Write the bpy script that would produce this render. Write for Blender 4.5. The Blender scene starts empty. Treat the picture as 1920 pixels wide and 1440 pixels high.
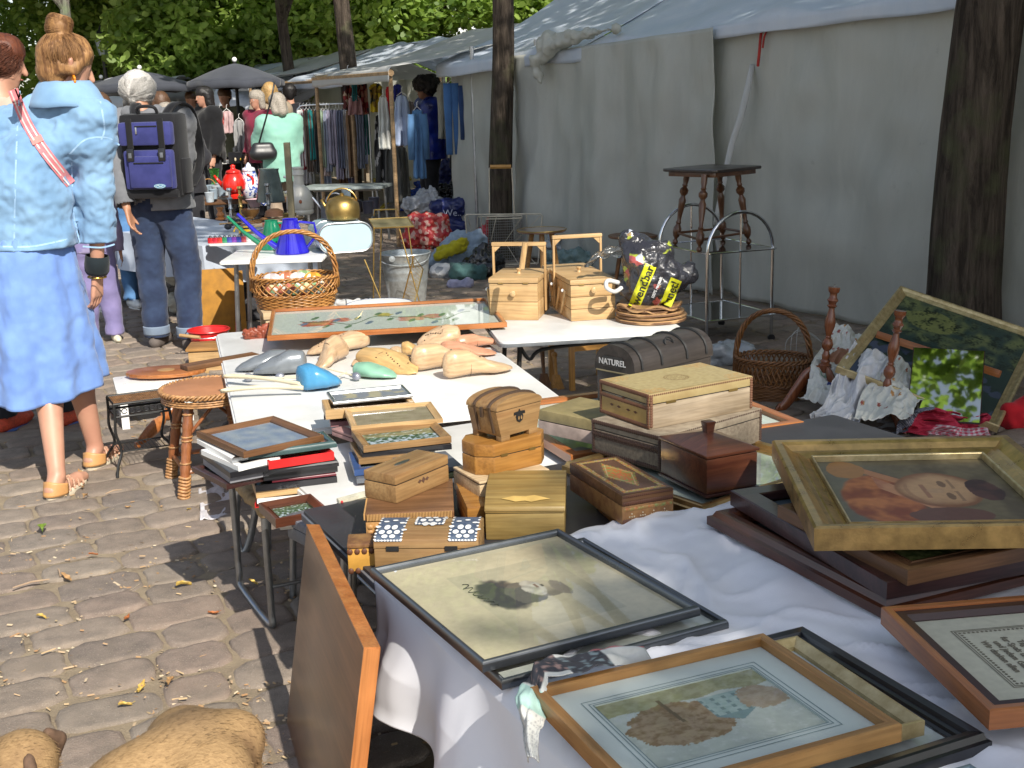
import bpy, bmesh, math, random
import numpy as np
from mathutils import Vector, Matrix, noise, Quaternion
R = math.radians
sc = bpy.context.scene
COL = sc.collection
FPX, PITCH, ROLL, HC = 2300.0, R(13.3), R(1.7), 1.52
_cr, _sr, _cp, _sp = math.cos(ROLL), math.sin(ROLL), math.cos(PITCH), math.sin(PITCH)
CM = Matrix(((1,0,0),(0,-_sp,_cp),(0,-_cp,-_sp))) @ Matrix(((_cr,-_sr,0),(_sr,_cr,0),(0,0,1)))
cd = bpy.data.cameras.new('camera'); cam = bpy.data.objects.new('camera', cd); COL.objects.link(cam)
cd.sensor_width = 36; cd.lens = FPX/1920*36; cd.clip_end = 900; cd.clip_start = .05
_r, _u, _b = CM @ Vector((1,0,0)), CM @ Vector((0,-1,0)), CM @ Vector((0,0,-1))
cam.matrix_world = Matrix(((_r.x,_u.x,_b.x,0),(_r.y,_u.y,_b.y,0),(_r.z,_u.z,_b.z,HC),(0,0,0,1)))
sc.camera = cam
sc.render.resolution_x, sc.render.resolution_y = 1024, 768
SUN_EL = R(40); SH = Vector((.46,-.888,0)).normalized()
TOSUN = Vector((SH.x*math.cos(SUN_EL), SH.y*math.cos(SUN_EL), math.sin(SUN_EL)))
w = bpy.data.worlds.new('World'); sc.world = w; w.use_nodes = True
nt = w.node_tree; bg = nt.nodes['Background']
sky = nt.nodes.new('ShaderNodeTexSky'); sky.sky_type = 'NISHITA'; sky.sun_disc = False
sky.sun_elevation = SUN_EL; sky.sun_rotation = math.atan2(TOSUN.x, TOSUN.y)
hs=nt.nodes.new('ShaderNodeHueSaturation'); hs.inputs['Saturation'].default_value=.62; nt.links.new(sky.outputs[0], hs.inputs['Color']); nt.links.new(hs.outputs[0], bg.inputs[0]); bg.inputs[1].default_value = .125
sl = bpy.data.lights.new('sun','SUN'); sl.energy = 4.9; sl.angle = R(.55); sl.color = (1,.94,.84)
so = bpy.data.objects.new('sun', sl); COL.objects.link(so)
so.rotation_euler = TOSUN.to_track_quat('Z','Y').to_euler(); so.location = (5,-10,12)
sc.view_settings.view_transform = 'Standard'; sc.view_settings.look = 'None'
sc.view_settings.exposure = .45; sc.view_settings.gamma = 1
sc.render.engine = 'CYCLES'
sc.cycles.max_bounces = 6; sc.cycles.transparent_max_bounces = 8
sc.cycles.caustics_reflective = False; sc.cycles.caustics_refractive = False
def ray(px): return CM @ Vector(((px[0]-960)/FPX, (px[1]-720)/FPX, 1))
def P(px, z=0.):
 d = ray(px); return Vector((0,0,HC)) + d*((z-HC)/d.z)
def PD(px, y):
 d = ray(px); return Vector((0,0,HC)) + d*(y/d.y)
def prj(v):
 d = CM.transposed() @ (Vector(v)-Vector((0,0,HC))); return (960+FPX*d.x/d.z, 720+FPX*d.y/d.z)
def ztop(g, py):
 lo, hi = g.z-.5, g.z+4
 for _ in range(40):
  m = (lo+hi)/2
  if prj((g.x,g.y,m))[1] > py: lo = m
  else: hi = m
 return lo
def _q(ox, oy, s): return lambda x, y: (ox+x*s, oy+y*s)
q1=_q(0,0,.3333); q2=_q(340,100,.29167); q3=_q(800,260,.375); q4=_q(400,540,.3125); q5=_q(400,700,.3646)
q6=_q(1000,620,.29164); q7=_q(1360,520,.29167); q8=_q(1300,800,.4444); q9=_q(700,960,.3646)
qa=_q(0,380,.389); qb=_q(0,900,.3958); qc=_q(440,0,.34375); qd=_q(340,280,.2639); qe=_q(860,0,.5521)
qf=_q(1160,1120,.3958); qg=_q(660,280,.2222)
def tag(o, label=None, cat=None, group=None, kind=None):
 if label: o['label'] = label
 if cat: o['category'] = cat
 if group: o['group'] = group
 if kind: o['kind'] = kind
 return o
def thing(name, label, cat, loc=(0,0,0), rz=0., group=None, M=None):
 o = bpy.data.objects.new(name, None); COL.objects.link(o); o.empty_display_size = .1
 if M is not None: o.matrix_world = M
 else: o.location = loc; o.rotation_euler = (0,0,rz)
 return tag(o, label, cat, group)
def copy_tree(o, parent=None):
 c = o.copy(); COL.objects.link(c)
 if parent: c.parent = parent
 for ch in list(o.children): copy_tree(ch, c)
 return c
def mesh_obj(name, me, mat, parent=None):
 o = bpy.data.objects.new(name, me); COL.objects.link(o)
 if mat is not None:
  for m in (mat if isinstance(mat,(list,tuple)) else [mat]): me.materials.append(m)
 if parent: o.parent = parent
 return o
class MB:
 def __init__(s): s.v=[]; s.f=[]; s.m=[]; s.T=Matrix.Identity(4); s.mi=0
 def _a(s, vs, fs):
  n=len(s.v); s.v += [s.T @ Vector(v) for v in vs]; s.f += [tuple(i+n for i in f) for f in fs]; s.m += [s.mi]*len(fs); return s
 def box(s, x0,x1,y0,y1,z0,z1):
  return s._a([(x0,y0,z0),(x1,y0,z0),(x1,y1,z0),(x0,y1,z0),(x0,y0,z1),(x1,y0,z1),(x1,y1,z1),(x0,y1,z1)],
     [(3,2,1,0),(4,5,6,7),(0,1,5,4),(1,2,6,5),(2,3,7,6),(3,0,4,7)])
 def prism(s, poly, z0, z1, top=None):
  n=len(poly); t = top or poly
  return s._a([(p[0],p[1],z0) for p in poly]+[(p[0],p[1],z1) for p in t],
     [tuple(range(n-1,-1,-1)), tuple(range(n,2*n))]+[(i,(i+1)%n,n+(i+1)%n,n+i) for i in range(n)])
 def tube(s, pts, r, n=8, closed=False, cap=True):
  pts=[Vector(p) for p in pts]; N=len(pts); rs = r if isinstance(r,(list,tuple)) else [r]*N
  vs=[]; fs=[]; up=None
  for i,p in enumerate(pts):
   a = pts[i-1] if (i>0 or closed) else p; b = pts[(i+1)%N] if (i<N-1 or closed) else p
   t=(b-a).normalized() if (b-a).length>1e-9 else Vector((0,0,1))
   if up is None: up = t.orthogonal().normalized()
   up = (up - t*up.dot(t)); up = up.normalized() if up.length>1e-6 else t.orthogonal().normalized()
   q=t.cross(up)
   for k in range(n):
    an=2*math.pi*k/n; vs.append(p+(up*math.cos(an)+q*math.sin(an))*rs[i])
  for i in range(N if closed else N-1):
   j=(i+1)%N
   for k in range(n): fs.append((i*n+k, i*n+(k+1)%n, j*n+(k+1)%n, j*n+k))
  if cap and not closed: fs += [tuple(range(n-1,-1,-1)), tuple((N-1)*n+k for k in range(n))]
  return s._a(vs,fs)
 def lathe(s, prof, n=24, ax=None, cap=True):
  vs=[]; fs=[]
  for r,z in prof:
   for k in range(n):
    a=2*math.pi*k/n; vs.append((r*math.cos(a), r*math.sin(a), z))
  for i in range(len(prof)-1):
   for k in range(n): fs.append((i*n+k, i*n+(k+1)%n, (i+1)*n+(k+1)%n, (i+1)*n+k))
  if cap: fs += [tuple(range(n-1,-1,-1)), tuple((len(prof)-1)*n+k for k in range(n))]
  if ax is not None:
   M0=s.T.copy(); s.T = s.T @ ax; s._a(vs,fs); s.T=M0; return s
  return s._a(vs,fs)
 def grid(s, fn, nu, nv, wu=False):
  vs=[fn(i/(nu if wu else nu-1), j/(nv-1)) for j in range(nv) for i in range(nu)]
  fs=[]
  for j in range(nv-1):
   for i in range(nu if wu else nu-1):
    i2=(i+1)%nu; fs.append((j*nu+i, j*nu+i2, (j+1)*nu+i2, (j+1)*nu+i))
  return s._a(vs,fs)
 def ball(s, c, r, n=12, sx=1, sy=1, sz=1):
  m=max(5,n//2+1); vs=[];fs=[]
  for j in range(m):
   th=math.pi*(j+.02)/(m-1+.04)
   for k in range(n):
    a=2*math.pi*k/n; vs.append((c[0]+r*sx*math.sin(th)*math.cos(a), c[1]+r*sy*math.sin(th)*math.sin(a), c[2]+r*sz*math.cos(th)))
  for j in range(m-1):
   for k in range(n): fs.append((j*n+k,(j+1)*n+k,(j+1)*n+(k+1)%n,j*n+(k+1)%n))
  fs += [tuple(range(n)), tuple((m-1)*n+k for k in range(n-1,-1,-1))]
  return s._a(vs,fs)
 def build(s, name, mat, parent=None, bevel=0, smooth=False, seg=2, thick=0, sub=0, norm=True):
  me=bpy.data.meshes.new(name); me.from_pydata([tuple(v) for v in s.v],[],s.f)
  for i,p in enumerate(me.polygons): p.material_index=s.m[i]
  bm=bmesh.new(); bm.from_mesh(me)
  if norm: bmesh.ops.recalc_face_normals(bm, faces=bm.faces)
  if bevel: bmesh.ops.bevel(bm, geom=[e for e in bm.edges if len(e.link_faces)==2 and e.calc_face_angle(0)>.35], offset=bevel, segments=seg, profile=.6, affect='EDGES', clamp_overlap=True)
  bm.to_mesh(me); bm.free()
  if smooth or bevel:
   for p in me.polygons: p.use_smooth=True
   if not (smooth=='all'): me.set_sharp_from_angle(angle=R(40 if not bevel else 50))
  o=mesh_obj(name, me, mat, parent)
  if thick:
   m=o.modifiers.new('thick','SOLIDIFY'); m.thickness=thick; m.offset=0
  if sub:
   m=o.modifiers.new('sub','SUBSURF'); m.levels=sub; m.render_levels=sub
  return o
def bx(name, mat, parent, x0,x1,y0,y1,z0,z1, bevel=0): return MB().box(x0,x1,y0,y1,z0,z1).build(name, mat, parent, bevel)
def rpoly(x0,x1,y0,y1,r,n=4):
 o=[]
 for cx,cy,a0 in ((x1-r,y1-r,0),(x0+r,y1-r,90),(x0+r,y0+r,180),(x1-r,y0+r,270)):
  for k in range(n+1):
   a=R(a0+90*k/n); o.append((cx+r*math.cos(a), cy+r*math.sin(a)))
 return o
def circ(r, n=32, cx=0, cy=0, k=1.): return [(cx+r*math.cos(2*math.pi*i/n), cy+k*r*math.sin(2*math.pi*i/n)) for i in range(n)]
def nz(p, s=1., seed=0): return noise.noise(Vector((p[0]*s+seed*7.31, p[1]*s-seed*3.7, p[2]*s+seed*1.9)))
def arc(c, r, a0, a1, n, u=(1,0,0), v=(0,0,1)):
 c=Vector(c);u=Vector(u);v=Vector(v)
 return [c+u*(r*math.cos(R(a0+(a1-a0)*i/(n-1))))+v*(r*math.sin(R(a0+(a1-a0)*i/(n-1)))) for i in range(n)]
def smoothpath(pts, n=6):
 pts=[Vector(p) for p in pts]; o=[]
 for i in range(len(pts)-1):
  p0=pts[max(i-1,0)];p1=pts[i];p2=pts[i+1];p3=pts[min(i+2,len(pts)-1)]
  for k in range(n):
   t=k/n; o.append(.5*((2*p1)+(p2-p0)*t+(2*p0-5*p1+4*p2-p3)*t*t+(3*p1-p0-3*p2+p3)*t**3))
 return o+[pts[-1]]
_mc={}
def _base(name, rough=.6, metal=0., spec=.5, coat=0.):
 m=bpy.data.materials.new(name); m.use_nodes=True; b=m.node_tree.nodes['Principled BSDF']
 b.inputs['Roughness'].default_value=rough; b.inputs['Metallic'].default_value=metal
 b.inputs['Specular IOR Level'].default_value=spec; b.inputs['Coat Weight'].default_value=coat; b.inputs['Coat Roughness'].default_value=.04
 return m,m.node_tree,b
def _n(nt,t,**k):
 n=nt.nodes.new('ShaderNode'+t)
 for a,v in k.items():
  if a in ('operation','blend_type','data_type','feature','wave_type','bands_direction','attribute_name','noise_dimensions','interpolation'): setattr(n,a,v)
  else: n.inputs[a.replace('_',' ')].default_value=v
 return n
def _c(c): return (c[0],c[1],c[2],1)
def _tex(nt, scale=(1,1,1), rot=(0,0,0)):
 tc=nt.nodes.new('ShaderNodeTexCoord'); mp=nt.nodes.new('ShaderNodeMapping'); nt.links.new(tc.outputs['Object'], mp.inputs[0])
 mp.inputs['Scale'].default_value=scale; mp.inputs['Rotation'].default_value=rot; return mp.outputs[0]
def _mix(nt, fac, a, b):
 m=nt.nodes.new('ShaderNodeMix'); m.data_type='RGBA'
 for i,x in ((0,fac),(6,a),(7,b)):
  if hasattr(x,'is_output') or isinstance(x,bpy.types.NodeSocket): nt.links.new(x,m.inputs[i])
  elif i==0: m.inputs[0].default_value=x
  else: m.inputs[i].default_value=_c(x)
 return m.outputs[2]
def _ramp(nt, fac, a, b):
 r=nt.nodes.new('ShaderNodeMapRange'); nt.links.new(fac,r.inputs[0]); r.inputs[1].default_value=a; r.inputs[2].default_value=b; return r.outputs[0]
def _bump(nt,b,h,st=.3,dist=.002):
 n=nt.nodes.new('ShaderNodeBump'); n.inputs['Strength'].default_value=st; n.inputs['Distance'].default_value=dist
 nt.links.new(h,n.inputs['Height']); nt.links.new(n.outputs[0],b.inputs['Normal'])
def mat(name, c, rough=.6, metal=0., var=.25, scale=12, bump=.15, coat=0., spec=.5, c2=None, dist=.002):
 if name in _mc: return _mc[name]
 m,nt,b=_base(name,rough,metal,spec,coat); co=_tex(nt)
 n=_n(nt,'TexNoise',Scale=scale,Detail=6.,Roughness=.6); nt.links.new(co,n.inputs[0])
 d = c2 or tuple(x*(1-var) for x in c); l = tuple(min(1,x*(1+var*.5)) for x in c) if not c2 else c
 nt.links.new(_mix(nt,_ramp(nt,n.outputs[0],.35,.65),d,l),b.inputs['Base Color'])
 if bump:
  n2=_n(nt,'TexNoise',Scale=scale*8,Detail=3.); nt.links.new(co,n2.inputs[0]); _bump(nt,b,n2.outputs[0],bump,dist)
 if rough>.12 and not coat:
  rr=_ramp(nt,n.outputs[0],.2,.8); a=nt.nodes.new('ShaderNodeMapRange'); nt.links.new(rr,a.inputs[0]); a.inputs[3].default_value=rough*.8; a.inputs[4].default_value=min(1,rough*1.2); nt.links.new(a.outputs[0],b.inputs['Roughness'])
 _mc[name]=m; return m
def wood(name, c, c2=None, ax=0, sc_=1., rough=.45, coat=.15, ring=1.):
 if name in _mc: return _mc[name]
 m,nt,b=_base(name,rough,0,.4,coat); b.inputs['Coat Roughness'].default_value=.25
 s=[22*sc_]*3; s[ax]=1.6*sc_; co=_tex(nt,tuple(s))
 n=_n(nt,'TexNoise',Scale=1.,Detail=5.,Roughness=.65,Distortion=.6*ring); nt.links.new(co,n.inputs[0])
 s2=[140*sc_]*3; s2[ax]=5*sc_; co2=_tex(nt,tuple(s2)); n2=_n(nt,'TexNoise',Scale=1.,Detail=2.); nt.links.new(co2,n2.inputs[0])
 co3=_tex(nt); n3=_n(nt,'TexNoise',Scale=9.,Detail=4.); nt.links.new(co3,n3.inputs[0])
 c2 = c2 or tuple(x*.5 for x in c)
 a=_mix(nt,_ramp(nt,n.outputs[0],.38,.66),c2,c); l=nt.nodes.new('ShaderNodeMix'); l.data_type='RGBA'; l.blend_type='MULTIPLY'; l.inputs[0].default_value=.5
 nt.links.new(a,l.inputs[6]); nt.links.new(_mix(nt,_ramp(nt,n2.outputs[0],.3,.6),(.45,.42,.4),(1,1,1)),l.inputs[7])
 l2=nt.nodes.new('ShaderNodeMix'); l2.data_type='RGBA'; l2.blend_type='MULTIPLY'; l2.inputs[0].default_value=.55
 nt.links.new(l.outputs[2],l2.inputs[6]); nt.links.new(_mix(nt,_ramp(nt,n3.outputs[0],.3,.7),(.6,.58,.55),(1.15,1.12,1.1)),l2.inputs[7])
 nt.links.new(l2.outputs[2],b.inputs['Base Color']); _bump(nt,b,n2.outputs[0],.25,.001)
 _mc[name]=m; return m
def cloth(name, c, c2=None, scale=9, rough=.9, weave=600, bump=.25, stripe=None):
 if name in _mc: return _mc[name]
 m,nt,b=_base(name,rough,0,.2); co=_tex(nt); b.inputs['Sheen Weight'].default_value=.15
 n=_n(nt,'TexNoise',Scale=scale,Detail=5.); nt.links.new(co,n.inputs[0])
 c2=c2 or tuple(x*.72 for x in c); col=_mix(nt,_ramp(nt,n.outputs[0],.35,.65),c2,c)
 if stripe:
  wv=_n(nt,'TexWave',Scale=stripe[0],Distortion=1.5); nt.links.new(co,wv.inputs[0]); col=_mix(nt,_ramp(nt,wv.outputs[1],.45,.55),col,stripe[1])
 nt.links.new(col,b.inputs['Base Color'])
 n2=_n(nt,'TexNoise',Scale=weave,Detail=2.); nt.links.new(co,n2.inputs[0]); _bump(nt,b,n2.outputs[0],bump,.001)
 _mc[name]=m; return m
def vcol(name, rough=.5, coat=0., grain=0.):
 if name in _mc: return _mc[name]
 m,nt,b=_base(name,rough,0,.4,coat); a=nt.nodes.new('ShaderNodeAttribute'); a.attribute_name='Col'
 co=_tex(nt); n=_n(nt,'TexNoise',Scale=60,Detail=5.); nt.links.new(co,n.inputs[0])
 l=nt.nodes.new('ShaderNodeMix'); l.data_type='RGBA'; l.blend_type='MULTIPLY'; l.inputs[0].default_value=.35
 nt.links.new(a.outputs[0],l.inputs[6]); nt.links.new(_mix(nt,_ramp(nt,n.outputs[0],.3,.7),(.6,.6,.6),(1,1,1)),l.inputs[7]); nt.links.new(l.outputs[2],b.inputs['Base Color'])
 if grain: _bump(nt,b,n.outputs[0],grain,.002)
 _mc[name]=m; return m
def multi(name, cols, rough=.6, scale=40, coat=0.):
 if name in _mc: return _mc[name]
 m,nt,b=_base(name,rough,0,.4,coat); co=_tex(nt); v=_n(nt,'TexVoronoi',Scale=scale); nt.links.new(co,v.inputs[0])
 r=nt.nodes.new('ShaderNodeValToRGB'); r.color_ramp.interpolation='CONSTANT'; sp=nt.nodes.new('ShaderNodeSeparateColor'); nt.links.new(v.outputs['Color'],sp.inputs[0]); nt.links.new(sp.outputs[0],r.inputs[0])
 for i,c in enumerate(cols):
  e = r.color_ramp.elements[0] if i==0 else (r.color_ramp.elements[1] if i==1 else r.color_ramp.elements.new(i/len(cols)))
  e.position=i/len(cols); e.color=_c(c)
 nt.links.new(r.outputs[0],b.inputs['Base Color']); _mc[name]=m; return m
def glass(name='pane_glass'):
 if name in _mc: return _mc[name]
 m=bpy.data.materials.new(name); m.use_nodes=True; nt=m.node_tree; nt.nodes.clear()
 o=nt.nodes.new('ShaderNodeOutputMaterial'); mx=nt.nodes.new('ShaderNodeMixShader'); t=nt.nodes.new('ShaderNodeBsdfTransparent'); g=nt.nodes.new('ShaderNodeBsdfGlossy'); lw=nt.nodes.new('ShaderNodeLayerWeight'); lw.inputs[0].default_value=.5; pw_=_n(nt,'Math',operation='POWER'); nt.links.new(lw.outputs['Facing'],pw_.inputs[0]); pw_.inputs[1].default_value=5.
 f=_n(nt,'Math',operation='MULTIPLY_ADD'); nt.links.new(pw_.outputs[0],f.inputs[0]); f.inputs[1].default_value=.95; f.inputs[2].default_value=.045
 g.inputs['Roughness'].default_value=.02; t.inputs[0].default_value=(.97,.985,.97,1)
 nt.links.new(f.outputs[0],mx.inputs[0]); nt.links.new(t.outputs[0],mx.inputs[1]); nt.links.new(g.outputs[0],mx.inputs[2]); nt.links.new(mx.outputs[0],o.inputs[0]); _mc[name]=m; return m
def clear(name, c=(1,1,1), rough=.03):
 if name in _mc: return _mc[name]
 m,nt,b=_base(name,rough); b.inputs['Base Color'].default_value=_c(c); b.inputs['Transmission Weight'].default_value=.95; b.inputs['IOR'].default_value=1.45; _mc[name]=m; return m
# text as thin solid lettering
def text(s, size, name, mat_, parent, M, depth=.0006, align='CENTER', bold=0.):
 c=bpy.data.curves.new('t','FONT'); c.body=s; c.size=size; c.align_x=align; c.extrude=depth; c.offset=bold; c.resolution_u=3
 o=bpy.data.objects.new('t',c); me=bpy.data.meshes.new_from_object(o); bpy.data.objects.remove(o); bpy.data.curves.remove(c)
 me.transform(M); return mesh_obj(name, me, mat_, parent)
# paint a picture onto a dense flat sheet: f(u,v)->(r,g,b)
def canvas(name, wd, ht, fn, mat_, parent, nx=80, M=None, z=0.):
 ny=max(4,int(nx*ht/wd)); me=bpy.data.meshes.new(name)
 vs=[]; cs=[]
 for j in range(ny+1):
  for i in range(nx+1):
   u,v=i/nx,j/ny; p=Vector((u*wd,v*ht,z)); vs.append(tuple(M@p if M else p)); c=fn(u,v); cs += [c[0],c[1],c[2],1]
 fs=[(j*(nx+1)+i, j*(nx+1)+i+1, (j+1)*(nx+1)+i+1, (j+1)*(nx+1)+i) for j in range(ny) for i in range(nx)]
 me.from_pydata(vs,[],fs); a=me.color_attributes.new('Col','FLOAT_COLOR','POINT'); a.data.foreach_set('color',cs)
 return mesh_obj(name, me, mat_, parent)
def lerp(a,b,t): t=max(0,min(1,t)); return tuple(a[i]*(1-t)+b[i]*t for i in range(3))
def sst(a,b,x): t=max(0,min(1,(x-a)/(b-a))); return t*t*(3-2*t)
def blob(name, caps, mat_, parent=None, vox=.012, it=4, fn=None, M=None, smooth=.5):
 A=np.array([list(Vector(c[0])) for c in caps]);B=np.array([list(Vector(c[2])) for c in caps]);ra=np.array([c[1] for c in caps]);rb_=np.array([c[3] for c in caps]); rm=np.maximum(ra,rb_)
 lo=np.minimum(A-rm[:,None],B-rm[:,None]).min(0)-3*vox; hi=np.maximum(A+rm[:,None],B+rm[:,None]).max(0)+3*vox; n=np.ceil((hi-lo)/vox).astype(int)+1; F=np.full(n,1.0)
 ax_=[lo[k]+np.arange(n[k])*vox for k in range(3)]
 for a,b,r0,r1 in zip(A,B,ra,rb_):
  k=max(.35*min(r0,r1),.0015); R_=max(r0,r1)+k+2.5*vox; l=np.maximum(0,((np.minimum(a,b)-R_-lo)/vox).astype(int)); h=np.minimum(n,((np.maximum(a,b)+R_-lo)/vox).astype(int)+2)
  X=ax_[0][l[0]:h[0],None,None]-a[0];Y=ax_[1][None,l[1]:h[1],None]-a[1];Z=ax_[2][None,None,l[2]:h[2]]-a[2]; d=b-a; L=d@d
  t=np.clip((X*d[0]+Y*d[1]+Z*d[2])/L,0,1) if L>1e-9 else 0*X*Y*Z
  D_=np.sqrt((X-t*d[0])**2+(Y-t*d[1])**2+(Z-t*d[2])**2)-(r0+(r1-r0)*t)
  G=F[l[0]:h[0],l[1]:h[1],l[2]:h[2]]; q=np.maximum(k-np.abs(G-D_),0)/k; F[l[0]:h[0],l[1]:h[1],l[2]:h[2]]=np.minimum(G,D_)-q*q*k*.25
 S=F<0; c8=[(i,j,k) for i in (0,1) for j in (0,1) for k in (0,1)]; sh=tuple(n-1)
 sub=lambda Q,o: Q[o[0]:o[0]+sh[0],o[1]:o[1]+sh[1],o[2]:o[2]+sh[2]]
 cnt=sum(sub(S,o).astype(np.int8) for o in c8); act=np.argwhere((cnt>0)&(cnt<8)); ids=np.full(sh,-1,np.int64); ids[tuple(act.T)]=np.arange(len(act))
 P_=np.zeros((len(act),3)); C_=np.zeros(len(act))
 for o in c8:
  for e in range(3):
   if o[e]: continue
   o2=list(o); o2[e]=1; i1=tuple((act+np.array(o)).T); i2=tuple((act+np.array(o2)).T); f1=F[i1];f2=F[i2]; m=(f1<0)!=(f2<0); t=np.where(m,f1/np.where(m,f1-f2,1),0); p=np.array(o,float)[None]+np.eye(3)[e][None]*t[:,None]; P_+=p*m[:,None]; C_+=m
 V=lo+(act+P_/C_[:,None])*vox; fs=[]
 for e in range(3):
  u,v=[(1,2),(2,0),(0,1)][e]; a=np.argwhere(np.diff(S.astype(np.int8),axis=e)!=0); du=np.eye(3,dtype=int)[u];dv=np.eye(3,dtype=int)[v]
  a=a[(a[:,u]>0)&(a[:,v]>0)&(a[:,u]<n[u]-1)&(a[:,v]<n[v]-1)]; q=np.stack([ids[tuple((a-du-dv).T)],ids[tuple((a-dv).T)],ids[tuple(a.T)],ids[tuple((a-du).T)]],1); fl=S[tuple(a.T)]; q[~fl]=q[~fl][:,::-1]; fs.append(q)
 q=np.concatenate(fs); q=q[(q>=0).all(1)]
 E_=np.concatenate([q[:,[0,1]],q[:,[1,2]],q[:,[2,3]],q[:,[3,0]]])
 for _ in range(it):
  acc=np.zeros_like(V); c=np.zeros(len(V)); np.add.at(acc,E_[:,0],V[E_[:,1]]); np.add.at(c,E_[:,0],1); V=V+smooth*(acc/np.maximum(c,1)[:,None]-V)
 me=bpy.data.meshes.new(name); me.from_pydata(V.tolist(),[],q.tolist());
 if fn or M:
  ns=[v.normal.copy() for v in me.vertices]
  for v,nn_ in zip(me.vertices,ns):
   co=v.co.copy()
   if fn: co=Vector(fn(co,nn_))
   v.co = M@co if M else co
 me.polygons.foreach_set('use_smooth',[True]*len(me.polygons)); me.update()
 return mesh_obj(name, me, mat_, parent)
# ================================================================== SETTING
D = Vector((-.445,.895,0)).normalized()
N = Vector((-D.y, D.x, 0))
rng=random.Random(5)
def ground_mat():
 m,nt,b=_base('earth',.95,0,.2); co=_tex(nt); n=_n(nt,'TexNoise',Scale=7.,Detail=8.,Roughness=.7); nt.links.new(co,n.inputs[0])
 n2=_n(nt,'TexNoise',Scale=160.,Detail=4.,Roughness=.7); nt.links.new(co,n2.inputs[0])
 a=_mix(nt,_ramp(nt,n.outputs[0],.35,.65),(.24,.19,.135),(.36,.29,.20)); nt.links.new(_mix(nt,_ramp(nt,n2.outputs[0],.56,.66),a,(.42,.33,.22)),b.inputs['Base Color'])
 _bump(nt,b,n2.outputs[0],.8,.01); return m
m=MB(); m.grid(lambda u,v: (-320+640*u, -60+560*v, 0), 30, 30)
g=m.build('ground', ground_mat()); tag(g,kind='structure')
def stone_mat():
 m,nt,b=_base('cobble_stone',.8,0,.35); co=_tex(nt); g=nt.nodes.new('ShaderNodeNewGeometry')
 n=_n(nt,'TexNoise',Scale=14.,Detail=8.,Roughness=.7); nt.links.new(co,n.inputs[0]); n2=_n(nt,'TexNoise',Scale=220.,Detail=3.,Roughness=.8); nt.links.new(co,n2.inputs[0])
 r=nt.nodes.new('ShaderNodeValToRGB'); nt.links.new(g.outputs['Random Per Island'],r.inputs[0])
 cs=[(.27,.22,.18),(.34,.285,.235),(.31,.24,.20),(.36,.305,.25),(.24,.205,.18),(.34,.265,.215)]
 r.color_ramp.elements[0].color=_c(cs[0]); r.color_ramp.elements[1].color=_c(cs[5])
 for i in range(1,5): e=r.color_ramp.elements.new(i/5); e.color=_c(cs[i])
 x=_mix(nt,_ramp(nt,n.outputs[0],.3,.75),(.5,.5,.5),(1.2,1.15,1.1)); l=nt.nodes.new('ShaderNodeMix'); l.data_type='RGBA'; l.blend_type='MULTIPLY'; l.inputs[0].default_value=.8
 nt.links.new(r.outputs[0],l.inputs[6]); nt.links.new(x,l.inputs[7])
 y=_mix(nt,_ramp(nt,n2.outputs[0],.56,.70),l.outputs[2],(.44,.38,.31));
 d=_n(nt,'TexNoise',Scale=2.3,Detail=6.,Roughness=.75); nt.links.new(co,d.inputs[0])
 z=_mix(nt,_ramp(nt,d.outputs[0],.5,.72),y,(.27,.22,.17))
 nt.links.new(z,b.inputs['Base Color']); _bump(nt,b,n2.outputs[0],.9,.007); return m
def cobbles():
 V=[];Fc=[]; K=16; rowp=.18; nrow=int(22/rowp)
 for j in range(nrow):
  t=.9+j*rowp; s=-6.5+rng.random()*.2
  while s<6.5:
   wd=rng.uniform(.17,.28); c=D*t - N*(s+wd/2); s+=wd+.012
   c += D*(.014*math.sin(s*1.3+j))
   if c.y<1.9 or c.x<-c.y*.47-.8 or c.x>c.y*.47+.6 or (t>9 and (c.x>2.4)): continue
   hx=wd/2*rng.uniform(.94,1.); hy=(rowp-.012)/2*rng.uniform(.9,1.04); h=rng.uniform(.006,.015); ro=rng.uniform(-.05,.05); tx=rng.uniform(-.03,.03); ty=rng.uniform(-.03,.03)
   b0=len(V); sd=rng.random()*99; e=rng.uniform(5.,9.)
   for rr,zz in ((1.04,-.3),(1.,.45),(.95,.85),(.78,.98),(.4,1.0)):
    for k in range(K):
     a=2*math.pi*(k+.5)/K; ca,sa=math.cos(a),math.sin(a)
     q=(abs(ca)**e+abs(sa)**e)**(-1/e); q*=1+.10*nz((ca*1.6,sa*1.6,sd),1.)
     x=hx*rr*q*ca; y=hy*rr*q*sa; z=h*zz+(tx*x+ty*y+.004*nz((x*30,y*30,sd)))*(zz>.1)
     p=c - N*(x*math.cos(ro)-y*math.sin(ro)) + D*(x*math.sin(ro)+y*math.cos(ro)); V.append((p.x,p.y,z))
   for i in range(4):
    for k in range(K): Fc.append((b0+i*K+k,b0+i*K+(k+1)%K,b0+(i+1)*K+(k+1)%K,b0+(i+1)*K+k))
   Fc.append(tuple(b0+4*K+k for k in range(K)))
 me=bpy.data.meshes.new('cobblestone_pavement'); me.from_pydata(V,[],Fc); me.polygons.foreach_set('use_smooth',[True]*len(Fc))
 return tag(mesh_obj('cobblestone_pavement',me,stone_mat()),kind='structure')
cobbles()
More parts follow.
